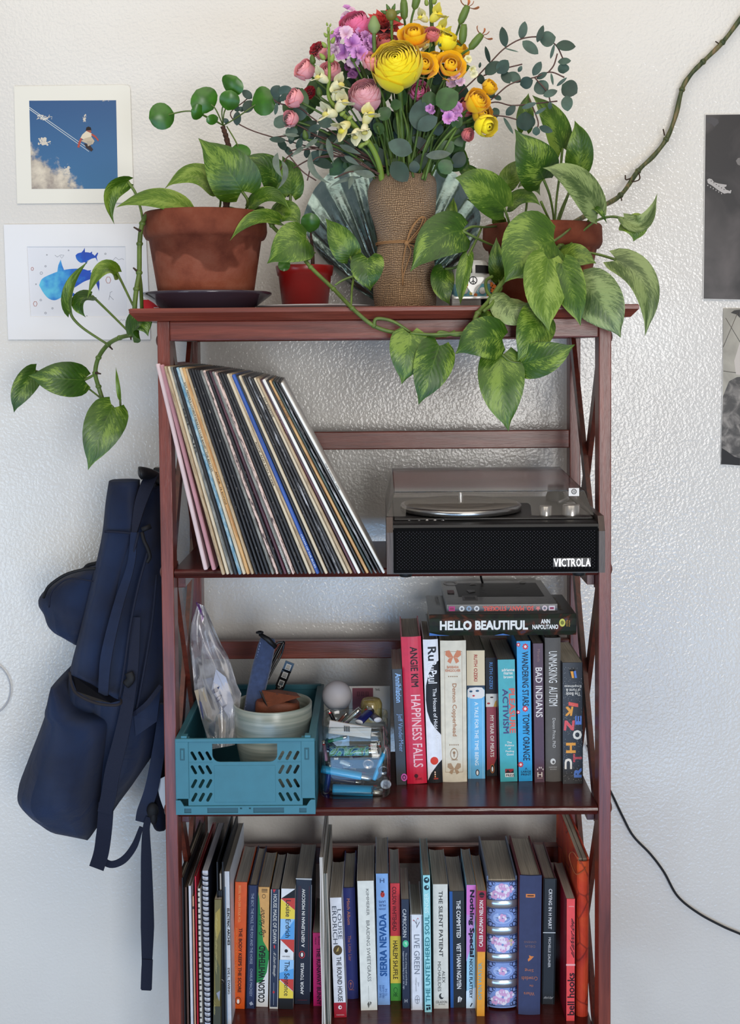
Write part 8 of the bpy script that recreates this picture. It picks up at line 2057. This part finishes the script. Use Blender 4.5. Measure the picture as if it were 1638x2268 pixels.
# narrow willow leaves drooping on the left
wl_ = thing('willow_sprig', 'drooping sprig of narrow grey leaves hanging at the left over the shell', 'foliage', U(830, 380, .05), 'greenery in the burlap vase')
for t in ([(840, 385), (760, 345), (690, 330), (640, 345), (618, 380)], [(838, 388), (780, 350), (700, 350), (680, 400)], [(836, 392), (780, 380), (740, 395)], [(830, 382), (720, 320), (690, 310)], [(640, 345), (670, 380), (700, 400)]):
 mb = MB(); mb.tube(bez([U(x, y, .05) for x, y in t], 6), .0010, 6); part('twig', mb, TWG, wl_)
for B, T, w, mid in ((k1(480, 895), k1(520, 1055), 13, None), (k1(375, 985), k1(505, 1190), 13, k1(390, 1110)), (k1(160, 990), k1(190, 1150), 14, k1(150, 1070)), (k1(185, 1040), k1(160, 1225), 12, k1(210, 1130)), (k1(740, 1090), k1(575, 1150), 15, k1(640, 1095)), (k1(790, 1140), k1(650, 1110), 16, None), (k1(700, 1150), k1(500, 1210), 9, k1(590, 1165)), (k1(640, 1140), k1(620, 1228), 10, None), (k1(420, 900), k1(330, 960), 10, None), (k1(560, 940), k1(700, 1000), 12, None), (k1(330, 950), k1(250, 1010), 9, None), (k1(590, 1010), k1(690, 1070), 11, None), (k1(600, 880), k1(520, 930), 10, None), (k1(300, 880), k1(190, 870), 8, None), (k1(450, 930), k1(430, 1020), 9, None)):
 blade(wl_, B, T, w, random.uniform(.03, .06), WIL, LANCE, random.uniform(-20, 20), mid, .3)
ec = thing('eucalyptus_sprig', 'thin eucalyptus twig with small leaves reaching left towards the coin leaf plant', 'foliage', U(700, 300, .10), 'greenery in the burlap vase')
mb = MB(); mb.tube(bez([U(840, 380, .09), U(700, 330, .10), U(560, 290, .12), U(510, 255, .13), U(540, 225, .13), U(556, 212, .13)], 6), .0010, 6); part('twig', mb, TWG, ec)
for B, T, w in (((558, 218), (536, 200), 16), ((556, 222), (542, 250), 22), ((524, 278), (526, 246), 16), ((520, 236), (530, 246), 12), ((505, 274), (496, 262), 10), ((540, 245), (528, 238), 10)):
 blade(ec, B, T, w, .125, EUD)
# ------------------------------------------------------------------ pictures on the wall
WY = WALL_Y - .0012
def wp(x, y, lift=0.0): return U(x, y, WY - lift)
def sheet_quad(mb, pts, lift, th=.0006, mi=0):
 P = [wp(x, y, lift) for x, y in pts]; n = len(P)
 mb.add(P + [p + V((0, th, 0)) for p in P], [tuple(range(n)), tuple(range(2 * n - 1, n - 1, -1))] + [(i, i + n, (i + 1) % n + n, (i + 1) % n) for i in range(n)], mi)
def flatpoly(mb, pts, lift, mi=0):
 mb.add([wp(x, y, lift) for x, y in pts], [tuple(range(len(pts)))], mi)
def k2(x, y): return (x / 3.4125, 160 + y / 3.4125)
pt = thing('photo_print', 'square white bordered print of a skateboarder leaping against blue sky', 'print', wp(165, 320))
mb = MB()
edge = [(31, 191), (160, 189), (270, 188), (284, 189), (288, 196), (292, 320), (296, 449), (170, 450), (38, 451), (34, 320)]
sheet_quad(mb, edge, .0012)
part('paper', mb, M('print_paper', (226, 224, 214), .45), pt)
m, nt, b = new_mat('printed_sky'); co = coord(nt)
sp3 = nt.nodes.new('ShaderNodeSeparateXYZ'); nt.links.new(co, sp3.inputs[0])
mr = nd(nt, 'ShaderNodeMapRange'); mr.inputs[1].default_value = -.08; mr.inputs[2].default_value = .08; nt.links.new(sp3.outputs[2], mr.inputs[0])
r = ramp(nt, mr.outputs[0], [(0, (56, 108, 150)), (1, (38, 80, 128))]); n = nd(nt, 'ShaderNodeTexNoise', Scale=30.0, Detail=6.0, Roughness=.65); nt.links.new(co, n.inputs['Vector'])
# printed cloud bank in the lower left corner and a few puffs
def lin_(o, a, c):
 q = nd(nt, 'ShaderNodeMath', operation='MULTIPLY_ADD'); q.inputs[1].default_value = a; q.inputs[2].default_value = c; nt.links.new(o, q.inputs[0]); return q.outputs[0]
ad1 = nd(nt, 'ShaderNodeMath', operation='ADD'); nt.links.new(lin_(sp3.outputs[0], -7.0, -.20), ad1.inputs[0]); nt.links.new(lin_(sp3.outputs[2], -9.0, -.20), ad1.inputs[1])
ad2 = nd(nt, 'ShaderNodeMath', operation='ADD'); nt.links.new(ad1.outputs[0], ad2.inputs[0]); nt.links.new(n.outputs['Fac'], ad2.inputs[1])
cl = ramp(nt, ad2.outputs[0], [(.62, (0, 0, 0, 1)), (.80, (1, 1, 1, 1))])
mx = nt.nodes.new('ShaderNodeMix'); mx.data_type = 'RGBA'; nt.links.new(cl.outputs['Color'], mx.inputs[0]); nt.links.new(r.outputs['Color'], mx.inputs[6])
cr = ramp(nt, n.outputs['Fac'], [(.35, (150, 140, 132)), (.65, (214, 204, 186))]); nt.links.new(cr.outputs['Color'], mx.inputs[7]); nt.links.new(mx.outputs[2], b.inputs['Base Color']); b.inputs['Roughness'].default_value = .4
mb = MB(); flatpoly(mb, [(64.5, 223), (257, 222), (261, 418), (70, 418.5)], .0014); im = part('printed_image', mb, m, pt)
mb = MB()
random.seed(5)
def puff(x, y, w, h, n_=9, mi=0):
 for _ in range(n_ * 3):
  cx, cy = x + random.uniform(-w, w), y + random.uniform(-h, h); rr = random.uniform(.12, .42) * min(w, h) * 1.3 * (1 - .5 * abs(cx - x) / w)
  flatpoly(mb, [k2(cx + rr * random.uniform(.8, 1.4) * math.cos(a), cy + rr * random.uniform(.7, 1.2) * math.sin(a)) for a in [2 * math.pi * i / 9 for i in range(9)]], .0015 + _ * .000004, mi)
puff(335, 340, 60, 18, 12); puff(638, 350, 14, 30, 7); puff(335, 525, 45, 26, 9); puff(510, 740, 22, 26, 6); puff(800, 216, 30, 6, 5)
part('printed_clouds', mb, C(204, 196, 182), im, kind='stuff')
mb = MB()
for d in (0, 9):
 flatpoly(mb, [k2(222, 262 + d * 1.6), k2(690 - d * 2, 590 + d * .8), k2(690 - d * 2, 594 + d * .8), k2(222, 268 + d * 1.6)], .0017)
part('printed_rails', mb, C(204, 210, 210), im, kind='stuff')
fig = [((34, 26, 26), [(648, 440), (652, 418), (668, 410), (686, 418), (690, 440), (676, 452), (656, 450)]), ((150, 84, 70), [(652, 440), (688, 438), (690, 456), (676, 470), (660, 464)]), ((214, 202, 180), [(622, 470), (652, 444), (690, 462), (700, 468), (680, 500), (640, 508), (606, 500)]),
 ((168, 76, 66), [(608, 496), (622, 502), (606, 540), (600, 572), (584, 566), (592, 530)]), ((168, 76, 66), [(694, 462), (722, 480), (746, 510), (742, 524), (722, 498), (688, 474)]), ((186, 172, 150), [(640, 500), (690, 486), (714, 520), (700, 545), (660, 540), (612, 520)]), ((52, 42, 44), [(634, 536), (680, 552), (704, 584), (690, 600), (650, 572)]), ((170, 160, 144), [(654, 520), (700, 520), (690, 548), (664, 560)])]
for k, (c, p) in enumerate(fig):
 pass
mb = MB(); ms = []
for k, (c, p) in enumerate(fig):
 mm = C(*c)
 if mm not in ms: ms.append(mm)
 flatpoly(mb, [k2(*q) for q in p], .0019 + .00002 * k, ms.index(mm))
part('printed_skater', mb, ms, im, kind='stuff')
# mounted watercolour
wt = thing('mounted_print', 'watercolour of two blue whale sharks in a wide white mat', 'print', wp(170, 625))
vs = [(8, 497), (322, 495), (333, 752), (18, 752)]; wi = [(59, 546), (278, 545.5), (282, 702), (67, 702)]
mb = MB()
o_ = [wp(*p, .0018) for p in vs]; i_ = [wp(*p, .0018) for p in wi]; ib = [wp(p[0] + (1.6 if k in (0, 3) else -1.6), p[1] + (1.6 if k < 2 else -1.6), .0006) for k, p in enumerate(wi)]
ob = [p + V((0, .0018, 0)) for p in o_]
V_ = o_ + i_ + ib + ob
F_ = [(k, (k + 1) % 4, 4 + (k + 1) % 4, 4 + k) for k in range(4)] + [(4 + k, 4 + (k + 1) % 4, 8 + (k + 1) % 4, 8 + k) for k in range(4)] + [((k + 1) % 4, k, 12 + k, 12 + (k + 1) % 4) for k in range(4)]
mb.add(V_, F_); part('mat_board', mb, M('mat_white', (226, 227, 230), .7), wt)
mb = MB(); flatpoly(mb, wi, .0004); pap = part('paper', mb, M('watercolour_paper', (218, 220, 226), .7), wt)
m, nt, b = new_mat('blue_wash'); co = coord(nt); n = nd(nt, 'ShaderNodeTexNoise', Scale=45.0, Detail=4.0); nt.links.new(co, n.inputs['Vector'])
sp4 = nt.nodes.new('ShaderNodeSeparateXYZ'); nt.links.new(co, sp4.inputs[0]); q = nd(nt, 'ShaderNodeMath', operation='MULTIPLY_ADD'); q.inputs[1].default_value = 7.0; q.inputs[2].default_value = .18; nt.links.new(sp4.outputs[0], q.inputs[0]); q2 = nd(nt, 'ShaderNodeMath', operation='ADD'); nt.links.new(q.outputs[0], q2.inputs[0]); nt.links.new(n.outputs['Fac'], q2.inputs[1])
r = ramp(nt, q2.outputs[0], [(.25, (96, 190, 220)), (.5, (58, 140, 208)), (.75, (36, 84, 184)), (1, (44, 70, 160))]); nt.links.new(r.outputs['Color'], b.inputs['Base Color']); b.inputs['Roughness'].default_value = .8
def smooth_poly(p, n_=4):
 return [(v.x, v.z) for v in bez([V((x, 0, y)) for x, y in p] + [V((p[0][0], 0, p[0][1]))], n_)][:-1]
big = smooth_poly([(295, 1610), (320, 1560), (400, 1520), (480, 1495), (560, 1485), (640, 1490), (700, 1520), (720, 1535), (690, 1560), (640, 1580), (590, 1610), (530, 1650), (480, 1690), (420, 1722), (370, 1712), (330, 1670)])
mb = MB(); flatpoly(mb, [k2(*p) for p in big], .0006)
flatpoly(mb, [k2(*p) for p in [(432, 1512), (440, 1460), (458, 1416), (470, 1460), (486, 1500)]], .00055); flatpoly(mb, [k2(*p) for p in [(640, 1500), (690, 1496), (676, 1520)]], .00055)
flatpoly(mb, [k2(*p) for p in [(700, 1530), (740, 1490), (782, 1458), (770, 1490), (742, 1530), (752, 1600), (748, 1655), (728, 1600)]], .00055); flatpoly(mb, [k2(*p) for p in [(520, 1640), (570, 1680), (600, 1710), (560, 1700), (520, 1670)]], .00055)
part('painted_shark', mb, m, pap, kind='stuff')
sm = smooth_poly([(570, 1385), (590, 1368), (640, 1360), (690, 1368), (722, 1398), (690, 1410), (650, 1430), (610, 1440), (580, 1415)])
mb = MB(); flatpoly(mb, [k2(*p) for p in sm], .0006); flatpoly(mb, [k2(*p) for p in [(610, 1368), (630, 1345), (640, 1326), (642, 1364)]], .00055); flatpoly(mb, [k2(*p) for p in [(712, 1392), (736, 1362), (742, 1368), (730, 1396), (738, 1432), (722, 1404)]], .00055); flatpoly(mb, [k2(*p) for p in [(630, 1428), (660, 1420), (656, 1450)]], .00055); flatpoly(mb, [k2(*p) for p in [(680, 1366), (695, 1354), (696, 1370)]], .00055)
part('painted_shark', mb, m, pap, kind='stuff')
mb = MB()
for seg in ([(414, 1382), (432, 1396), (452, 1384), (466, 1406), (484, 1382), (456, 1380)], [(852, 1422), (874, 1398), (896, 1418), (920, 1408), (936, 1416)], [(848, 1656), (832, 1664), (828, 1690), (822, 1722)], [(828, 1690), (858, 1720)]):
 mb.tube([wp(*k2(*p), .0007) for p in seg], .00022, 4)
part('drawn_constellations', mb, C(120, 122, 130), pap, kind='stuff')
mb = MB()
for x, y, s_ in ((244, 1486, 12), (818, 1570, 24), (266, 1750, 18)):
 mb.tube([wp(*k2(x + s_ * .8 * math.cos(a), y + s_ * 1.1 * math.sin(a)), .0007) for a in [math.pi * i / 3 for i in range(7)]], .0004, 4)
part('drawn_crystals', mb, C(186, 110, 90), pap, kind='stuff')
mb = MB()
for x, y, s_ in ((344, 1466, 6), (312, 1518, 10), (272, 1602, 4), (396, 1784, 6), (796, 1372, 6), (884, 1450, 7), (354, 1380, 4), (308, 1722, 7), (344, 1820, 7), (518, 1346, 4), (655, 1845, 6)):
 mb.tube([wp(*k2(x + s_ * math.cos(a), y + s_ * math.sin(a)), .0007) for a in [2 * math.pi * i / 8 for i in range(9)]], .0003, 4)
part('drawn_bubbles', mb, C(130, 132, 140), pap, kind='stuff')
mb = MB(); mb.tube([wp(*k2(900 + 5 * i, 1872 + (7 if i % 2 else -5) * math.sin(i * 1.7)), .0020) for i in range(13)], .00022, 4); part('pencil_signature', mb, C(160, 160, 166), wt)
# black and white prints at the right edge
def bw_mat(name, lo, hi, scale, mid):
 m, nt, b = new_mat(name); n = nd(nt, 'ShaderNodeTexNoise', Scale=scale, Detail=5.0, Distortion=.7); nt.links.new(coord(nt), n.inputs['Vector'])
 r = ramp(nt, n.outputs['Fac'], [(mid - .12, lo), (mid + .22, hi)]); nt.links.new(r.outputs['Color'], b.inputs['Base Color']); b.inputs['Roughness'].default_value = .35; return m
gp = thing('poster', 'dark black and white poster with a guitar headstock, upper right edge', 'poster', wp(1640, 460))
mb = MB(); sheet_quad(mb, [(1560, 253), (1650, 252), (1760, 250), (1760, 668), (1650, 665), (1555, 663), (1557, 560), (1558.5, 400)], .0014); part('paper', mb, M('poster_paper', (206, 204, 200), .4), gp)
mb = MB(); flatpoly(mb, [(1562, 254.5), (1760, 252), (1760, 666), (1557.5, 661.5)], .0017); gi = part('printed_image', mb, bw_mat('poster_dark', (42, 40, 42), (92, 86, 86), 9.0, .56), gp)
def kg(x, y): return (1500 + x / 2.638, 200 + y / 2.638)
mb = MB(); flatpoly(mb, [kg(*p) for p in [(172, 522), (184, 515), (200, 520), (212, 536), (240, 545), (286, 552), (284, 562), (272, 566), (282, 580), (310, 590), (306, 602), (292, 600), (272, 604), (240, 586), (200, 556), (176, 542)]], .0019); part('printed_headstock', mb, C(176, 172, 170), gi)
mb = MB()
for i in range(6):
 flatpoly(mb, [kg(196 + 15 * i + 3 * math.cos(a), 530 + 10 * i + 3 * math.sin(a)) for a in [2 * math.pi * j / 8 for j in range(8)]], .0020); flatpoly(mb, [kg(176 + 16 * i + 3 * math.cos(a), 556 + 9.5 * i + 4 * math.sin(a)) for a in [2 * math.pi * j / 8 for j in range(8)]], .0020, 1)
flatpoly(mb, [kg(*p) for p in [(302, 600), (308, 582), (314, 584), (310, 602)]], .0020, 1)
part('printed_tuners', mb, [C(60, 56, 56), C(180, 176, 174)], gi, kind='stuff')
mb = MB(); flatpoly(mb, [kg(*p) for p in [(340, 412), (352, 396), (364, 394), (364, 440), (350, 434)]], .0019); part('printed_hand', mb, C(120, 116, 114), gi)
mb = MB(); flatpoly(mb, [kg(*p) for p in [(164, 160), (200, 156), (236, 170), (240, 190), (214, 214), (196, 196), (170, 188)]], .0019); part('torn_tape_mark', mb, C(78, 76, 78), gi)
g2 = thing('poster', 'pale toned black and white poster of patterned fabric, lower right edge', 'poster', wp(1640, 860))
mb = MB(); sheet_quad(mb, [(1602, 683), (1760, 684), (1760, 1036), (1660, 1035), (1640, 1034), (1595, 1030)], .0014); part('paper', mb, M('poster_paper', (206, 204, 200), .4), g2)
def band(pts, mt, nm, lift):
 mb = MB(); flatpoly(mb, [kg(*p) for p in pts], lift); return part(nm, mb, mt, g2)
band([(266, 1274), (700, 1276), (700, 1790), (264, 1790)], bw_mat('poster_pale', (130, 126, 116), (196, 190, 176), 10.0, .45), 'printed_backdrop', .0017)
band([(264, 1790), (300, 1700), (345, 1676), (700, 1640), (700, 2190), (252, 2186), (258, 1960)], bw_mat('poster_fabric', (52, 50, 50), (150, 144, 138), 60.0, .52), 'printed_fabric', .0018)
band([(330, 1580), (364, 1470), (700, 1400), (700, 1700), (340, 1660)], C(196, 188, 180), 'printed_garment', .0019)
band([(310, 1300), (330, 1286), (364, 1282), (364, 1330), (345, 1310)], C(60, 58, 56), 'printed_foliage', .0019)
mb = MB()
for a, c in (((266, 1500), (350, 1300)), ((280, 1330), (364, 1470)), ((266, 1640), (340, 1650))): mb.tube([wp(*kg(*a), .0019), wp(*kg(*c), .0019)], .0005, 4)
part('printed_lines', mb, C(110, 106, 98), g2, kind='stuff')
mb = MB(); flatpoly(mb, [kg(*p) for p in [(258, 2090), (290, 2110), (330, 2140), (364, 2150), (364, 2192), (256, 2184)]], .0020); part('curled_corner', mb, C(36, 35, 37), g2)
# pale hoop cut by the left edge
mb = MB(); c = wp(-42, 1525, .004); rr_ = 66 * mpp(WY)
mb.tube([c + V((rr_ * math.cos(2 * math.pi * i / 64), 0, rr_ * math.sin(2 * math.pi * i / 64))) for i in range(65)], .0013, 8, caps=False)
solo('wire_hoop', mb, M('pale_grey_wire', (176, 178, 184), .4), 'thin pale grey hoop on the wall, cut off by the left edge of the photo', 'hoop', c)
# ------------------------------------------------------------------ backpack on its hook
nav, nt, b = new_mat('navy_canvas'); co = coord(nt)
n = nd(nt, 'ShaderNodeTexNoise', Scale=12.0, Detail=4.0); nt.links.new(co, n.inputs['Vector']); r = ramp(nt, n.outputs['Fac'], [(.3, (14, 30, 62)), (.7, (24, 49, 90))]); nt.links.new(r.outputs['Color'], b.inputs['Base Color'])
wv = nt.nodes.new('ShaderNodeTexWave'); wv.inputs['Scale'].default_value = 700.0; wv.bands_direction = 'DIAGONAL'; nt.links.new(co, wv.inputs['Vector']); n2 = nd(nt, 'ShaderNodeTexNoise', Scale=15.0, Detail=3.0, Distortion=1.6); nt.links.new(co, n2.inputs['Vector'])
q = nd(nt, 'ShaderNodeMath', operation='MULTIPLY_ADD'); q.inputs[1].default_value = .12; nt.links.new(wv.outputs['Fac'], q.inputs[0]); nt.links.new(n2.outputs['Fac'], q.inputs[2]); bump(nt, b, q.outputs[0], .8, .009)
b.inputs['Roughness'].default_value = .8; b.inputs['Sheen Weight'].default_value = .1; b.inputs['Specular IOR Level'].default_value = .2
navd = M('navy_webbing', (12, 20, 42), .8, bmp=.6, bscale=700); blkc = M('black_cord', (14, 15, 20), .7); pip = M('seam_tape', (30, 27, 32), .8)
def kb(x, y): return (x / 2.767, 1020 + y / 2.767)
bp = thing('backpack', 'navy canvas backpack hanging on a black hook left of the bookcase', 'backpack', U(300, 1060, .25))
def loft(name, rows, mat, par, depth_n=20, wob=.004, sd=0):
 """rows: (y, x left, x right, front depth Y, back depth Y) in crop coordinates"""
 mb = MB(); G = []
 for k, (y, xl, xr, yf, yb) in enumerate(rows):
  a = U(*kb(xl, y), (yf + yb) / 2); c = U(*kb(xr, y), (yf + yb) / 2); m0 = (a + c) / 2; hw = (c.x - a.x) / 2; hd = (yb - yf) / 2
  ring_ = []
  for i in range(depth_n):
   t = 2 * math.pi * i / depth_n
   w = mnoise.noise(V((math.cos(t) * 1.7 + sd, math.sin(t) * 1.7, k * .45))) * wob
   ring_.append(V((m0.x + hw * math.copysign(abs(math.cos(t)) ** .75, math.cos(t)), min(WALL_Y - .003, m0.y + hd * math.copysign(abs(math.sin(t)) ** .7, math.sin(t)) + w), a.z + (c.z - a.z) * (.5 + .5 * math.cos(t)))))
  G.append(ring_)
 # denser rows by interpolation
 H = []
 for i in range(depth_n):
  col_ = bez([g[i] for g in G], 4); H.append(col_)
 G2 = [[H[i][j] for i in range(depth_n)] for j in range(len(H[0]))]
 mb.grid(G2, closed=True); n = len(mb.v)
 mb.f += [tuple(range(depth_n - 1, -1, -1)), tuple(range(n - depth_n, n))]; mb.m += [0, 0]; mb.sm += [1, 1]; mb.uv += [[(0, 0)] * depth_n] * 2
 return part(name, mb, mat, par)
BK0, BK1 = .15, .345
loft('main_body', [(150, 860, 985, .20, .30), (300, 840, 1010, .17, .31), (520, 760, 1030, .14, .32), (800, 690, 1045, .13, .335), (1100, 620, 1050, .12, .34), (1400, 560, 1050, .12, .34), (1700, 560, 990, .13, .34), (1900, 570, 870, .15, .335), (2050, 590, 760, .18, .32), (2140, 620, 700, .20, .30)], nav, bp, sd=1)
loft('back_panel', [(122, 672, 850, .155, .21), (250, 655, 850, .145, .215), (440, 636, 850, .14, .22), (640, 596, 800, .135, .225), (860, 545, 755, .13, .23), (1080, 492, 715, .125, .23), (1300, 438, 690, .125, .23), (1500, 425, 660, .13, .22)], nav, bp, sd=4)
loft('top_pocket', [(632, 560, 700, .19, .27), (665, 500, 700, .17, .29), (745, 332, 700, .16, .31), (830, 262, 700, .155, .32), (900, 296, 690, .155, .325), (985, 330, 640, .16, .32), (1040, 420, 600, .17, .31), (1090, 480, 580, .19, .29)], nav, bp, sd=7)
fp2 = loft('front_pocket', [(1300, 392, 440, .10, .30), (1345, 382, 470, .09, .32), (1440, 345, 560, .085, .335), (1500, 325, 735, .08, .335), (1620, 280, 735, .078, .335), (1790, 212, 700, .075, .335), (1940, 162, 672, .08, .335), (2030, 190, 660, .09, .33), (2110, 270, 650, .11, .32), (2180, 370, 640, .13, .31), (2238, 560, 600, .16, .28)], nav, bp, sd=11, wob=.009)
def kP(x, y, Y): return U(*kb(x, y), Y)
mb = MB(); mb.tube(bez([kP(425, 1296, .10), kP(448, 1400, .083), kP(500, 1450, .072), (kP(600, 1490, .070)), kP(700, 1500, .072), kP(740, 1488, .078), kP(742, 1465, .09)], 6), .0022, 8, flat=.6); part('pocket_hem', mb, pip, fp2)
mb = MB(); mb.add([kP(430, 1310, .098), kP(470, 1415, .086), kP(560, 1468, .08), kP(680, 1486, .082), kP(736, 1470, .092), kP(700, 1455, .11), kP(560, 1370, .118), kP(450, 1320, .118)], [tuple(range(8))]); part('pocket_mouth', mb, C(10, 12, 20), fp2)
mb = MB(); mb.tube(bez([kP(266, 840, .165), kP(300, 770, .155), kP(400, 700, .15), kP(510, 668, .15), kP(590, 662, .155)], 6), .0025, 8); part('zip_line', mb, blkc, bp)
mb = MB(); mb.tube(bez([kP(300, 900, .150), kP(320, 800, .146), kP(420, 725, .142), kP(570, 740, .14)], 6), .0014, 6); part('seam', mb, navd, bp)
mb = MB(); mb.tube(bez([kP(520, 660, .19), kP(545, 640, .185), kP(600, 628, .18)], 5), .0034, 8); part('zip_pull', mb, blkc, bp)
for pts in ([(850, 440, .125), (800, 640, .118), (740, 900, .112), (680, 1180, .108), (612, 1420, .106)], [(905, 560, .12), (850, 760, .112), (800, 1000, .106), (760, 1280, .102), (730, 1470, .10)], [(960, 700, .125), (930, 1000, .115), (880, 1300, .11), (830, 1560, .112)], [(640, 436, .137), (740, 440, .136), (850, 452, .137)]):
 mb = MB(); mb.tube(bez([kP(*p) for p in pts], 6), .0020, 7, flat=.7); part('seam', mb, navd, bp)
def webbing(name, pts, w, mat, par=bp, th=.0016):
 """flat strap: pts (x, y, Y) with width w in crop pixels, turned to the camera"""
 P = bez([kP(*p) for p in pts], 6); n = len(P); rows = []
 ws = w if isinstance(w, (list, tuple)) else [w] * len(pts)
 for i, p in enumerate(P):
  t = (P[min(i + 1, n - 1)] - P[max(i - 1, 0)]).normalized()
  s_ = t.cross(V((0, 1, 0)))
  if s_.length < .2: s_ = V((1, 0, 0))
  s_.normalize(); f = i / (n - 1) * (len(ws) - 1); k = int(min(f, len(ws) - 2)); wd = (ws[k] + (ws[k + 1] - ws[k]) * (f - k)) / 2.767 * mpp(p.y + .0) / 2
  nn_ = s_.cross(t).normalized() * th
  rows.append([p - s_ * wd, p + s_ * wd, p + s_ * wd + nn_, p - s_ * wd + nn_])
 mb = MB(); mb.grid(rows, closed=True, smooth=False); m_ = len(mb.v); mb.f += [(3, 2, 1, 0), (m_ - 4, m_ - 3, m_ - 2, m_ - 1)]; mb.m += [0, 0]; mb.sm += [0, 0]; mb.uv += [[(0, 0)] * 4] * 2
 return part(name, mb, mat, par)
webbing('shoulder_strap', [(935, 75, .19), (900, 150, .165), (860, 260, .15), (835, 370, .14), (820, 450, .13)], [70, 80, 70, 50, 30], navd, th=.006)
webbing('shoulder_strap', [(820, 440, .13), (800, 640, .114), (720, 900, .108), (650, 1200, .104), (630, 1440, .10)], [40, 46, 60, 70, 60], nav, th=.006)
webbing('side_strap', [(830, 960, .112), (815, 1250, .105), (780, 1500, .10), (740, 1700, .098), (690, 1900, .10), (665, 2050, .105), (640, 2160, .11)], [60, 66, 80, 90, 95, 95, 90], navd, th=.003)
webbing('hanging_strap', [(650, 2100, .11), (640, 2250, .12), (620, 2400, .14), (590, 2500, .16)], 95, navd)
def ks(x, y): return (200 + x / 4.536, 1700 + y / 4.536)
def toKB(x, y, Y): px, py = ks(x, y); return (px * 2.767, (py - 1020) * 2.767, Y)
webbing('hanging_strap', [toKB(150, 440, .12), toKB(140, 600, .13), toKB(95, 780, .15), toKB(100, 900, .16), toKB(200, 975, .165), toKB(330, 930, .165), toKB(440, 790, .16), toKB(510, 600, .15)], [90, 95, 60, 44, 44, 46, 42, 26], navd)
webbing('shoulder_strap', [(1010, 1500, .14), (975, 1750, .145), (930, 2000, .15), (880, 2150, .155), (862, 2215, .155)], [70, 76, 84, 84, 70], nav, th=.009)
webbing('hanging_strap', [toKB(590, 500, .15), toKB(560, 620, .15), toKB(560, 900, .15), toKB(568, 1300, .15), toKB(572, 1600, .15), toKB(568, 1940, .15), toKB(562, 2180, .15), toKB(560, 2240, .15)], [40, 44, 66, 78, 84, 66, 66, 60], navd)
webbing('strap_end', [toKB(572, 1930, .148), toKB(566, 2060, .148), toKB(560, 2230, .148)], [68, 70, 70], navd)
mb = MB(); mb.ball(kP(935, 2145, .15), (.010, .008, .013), nu=12, nv=8); part('buckle', mb, blkc, bp)
mb = MB(); mb.ball(kP(942, 2190, .148), (.006, .006, .012), nu=12, nv=8); part('buckle', mb, blkc, bp)
mb = MB(); mb.tube(bez([kP(870, 440, .125), kP(882, 490, .12), kP(905, 540, .118), kP(918, 590, .118), kP(900, 625, .118)], 5), .0030, 8); part('zip_cord', mb, blkc, bp)
mb = MB(); mb.tube([kP(868, 425, .126), kP(925, 402, .13)], .004, 8, flat=.6); part('zip_slider', mb, blkc, bp)
mb = MB(); mb.tube(bez([kP(790, 1300, .10), kP(800, 1340, .098), kP(770, 1375, .10)], 5), .007, 8, flat=.5); part('loop_tab', mb, blkc, bp)
webbing('mesh_pocket_edge', [(812, 1560, .11), (900, 1490, .10), (985, 1380, .11)], [26, 30, 26], navd)
mb = MB(); mb.add([kP(820, 1570, .118), kP(985, 1400, .118), kP(960, 1600, .12), (kP(830, 1690, .125))], [(0, 1, 2, 3)]); part('side_pocket', mb, nav, bp)
# hook
hk = thing('coat_hook', 'black rounded coat hook holding the backpack', 'hook', U(*kb(960, 110), WALL_Y))
mb = MB(); mb.tube(bez([kP(1010, 130, .345), kP(985, 120, .28), kP(940, 95, .20), kP(880, 76, .17), kP(850, 80, .165)], 6), [.010] * 20 + [.0105, .011, .011, .010, .006], 12); part('hook_arm', mb, M('black_rubber', (20, 21, 24), .5), hk)
mb = MB(); mb.box((hk.location.x - .005, WALL_Y - .008, hk.location.z - .05), (hk.location.x + .035, WALL_Y, hk.location.z + .02), bev=.003); part('hook_plate', mb, M('black_rubber', (20, 21, 24), .5), hk)
# dark bundle with a pale curved edge low behind the post
cp = thing('cap', 'dark cloth bundle with a pale curved edge behind the left front post', 'cap', U(368, 1790, .22))
loftc = [(1700, 985, 1030, .2, .27), (1850, 955, 1040, .18, .28), (2000, 950, 1045, .17, .29), (2120, 945, 1045, .17, .29), (2200, 960, 1040, .18, .28), (2232, 985, 1030, .2, .26)]
loft('cloth', loftc, navd, cp, sd=15)
mb = MB(); rows = []
for t in [i / 8 for i in range(9)]:
 a = kP(962 + 40 * t ** 2 + 8 * t, 1960 + 190 * t, .155); rows.append([a, a + V((.006 + .010 * math.sin(math.pi * t) , -.004, .004)), a + V((.03, .01, .012))])
mb.grid(rows); part('pale_edge', mb, C(206, 208, 212), cp)
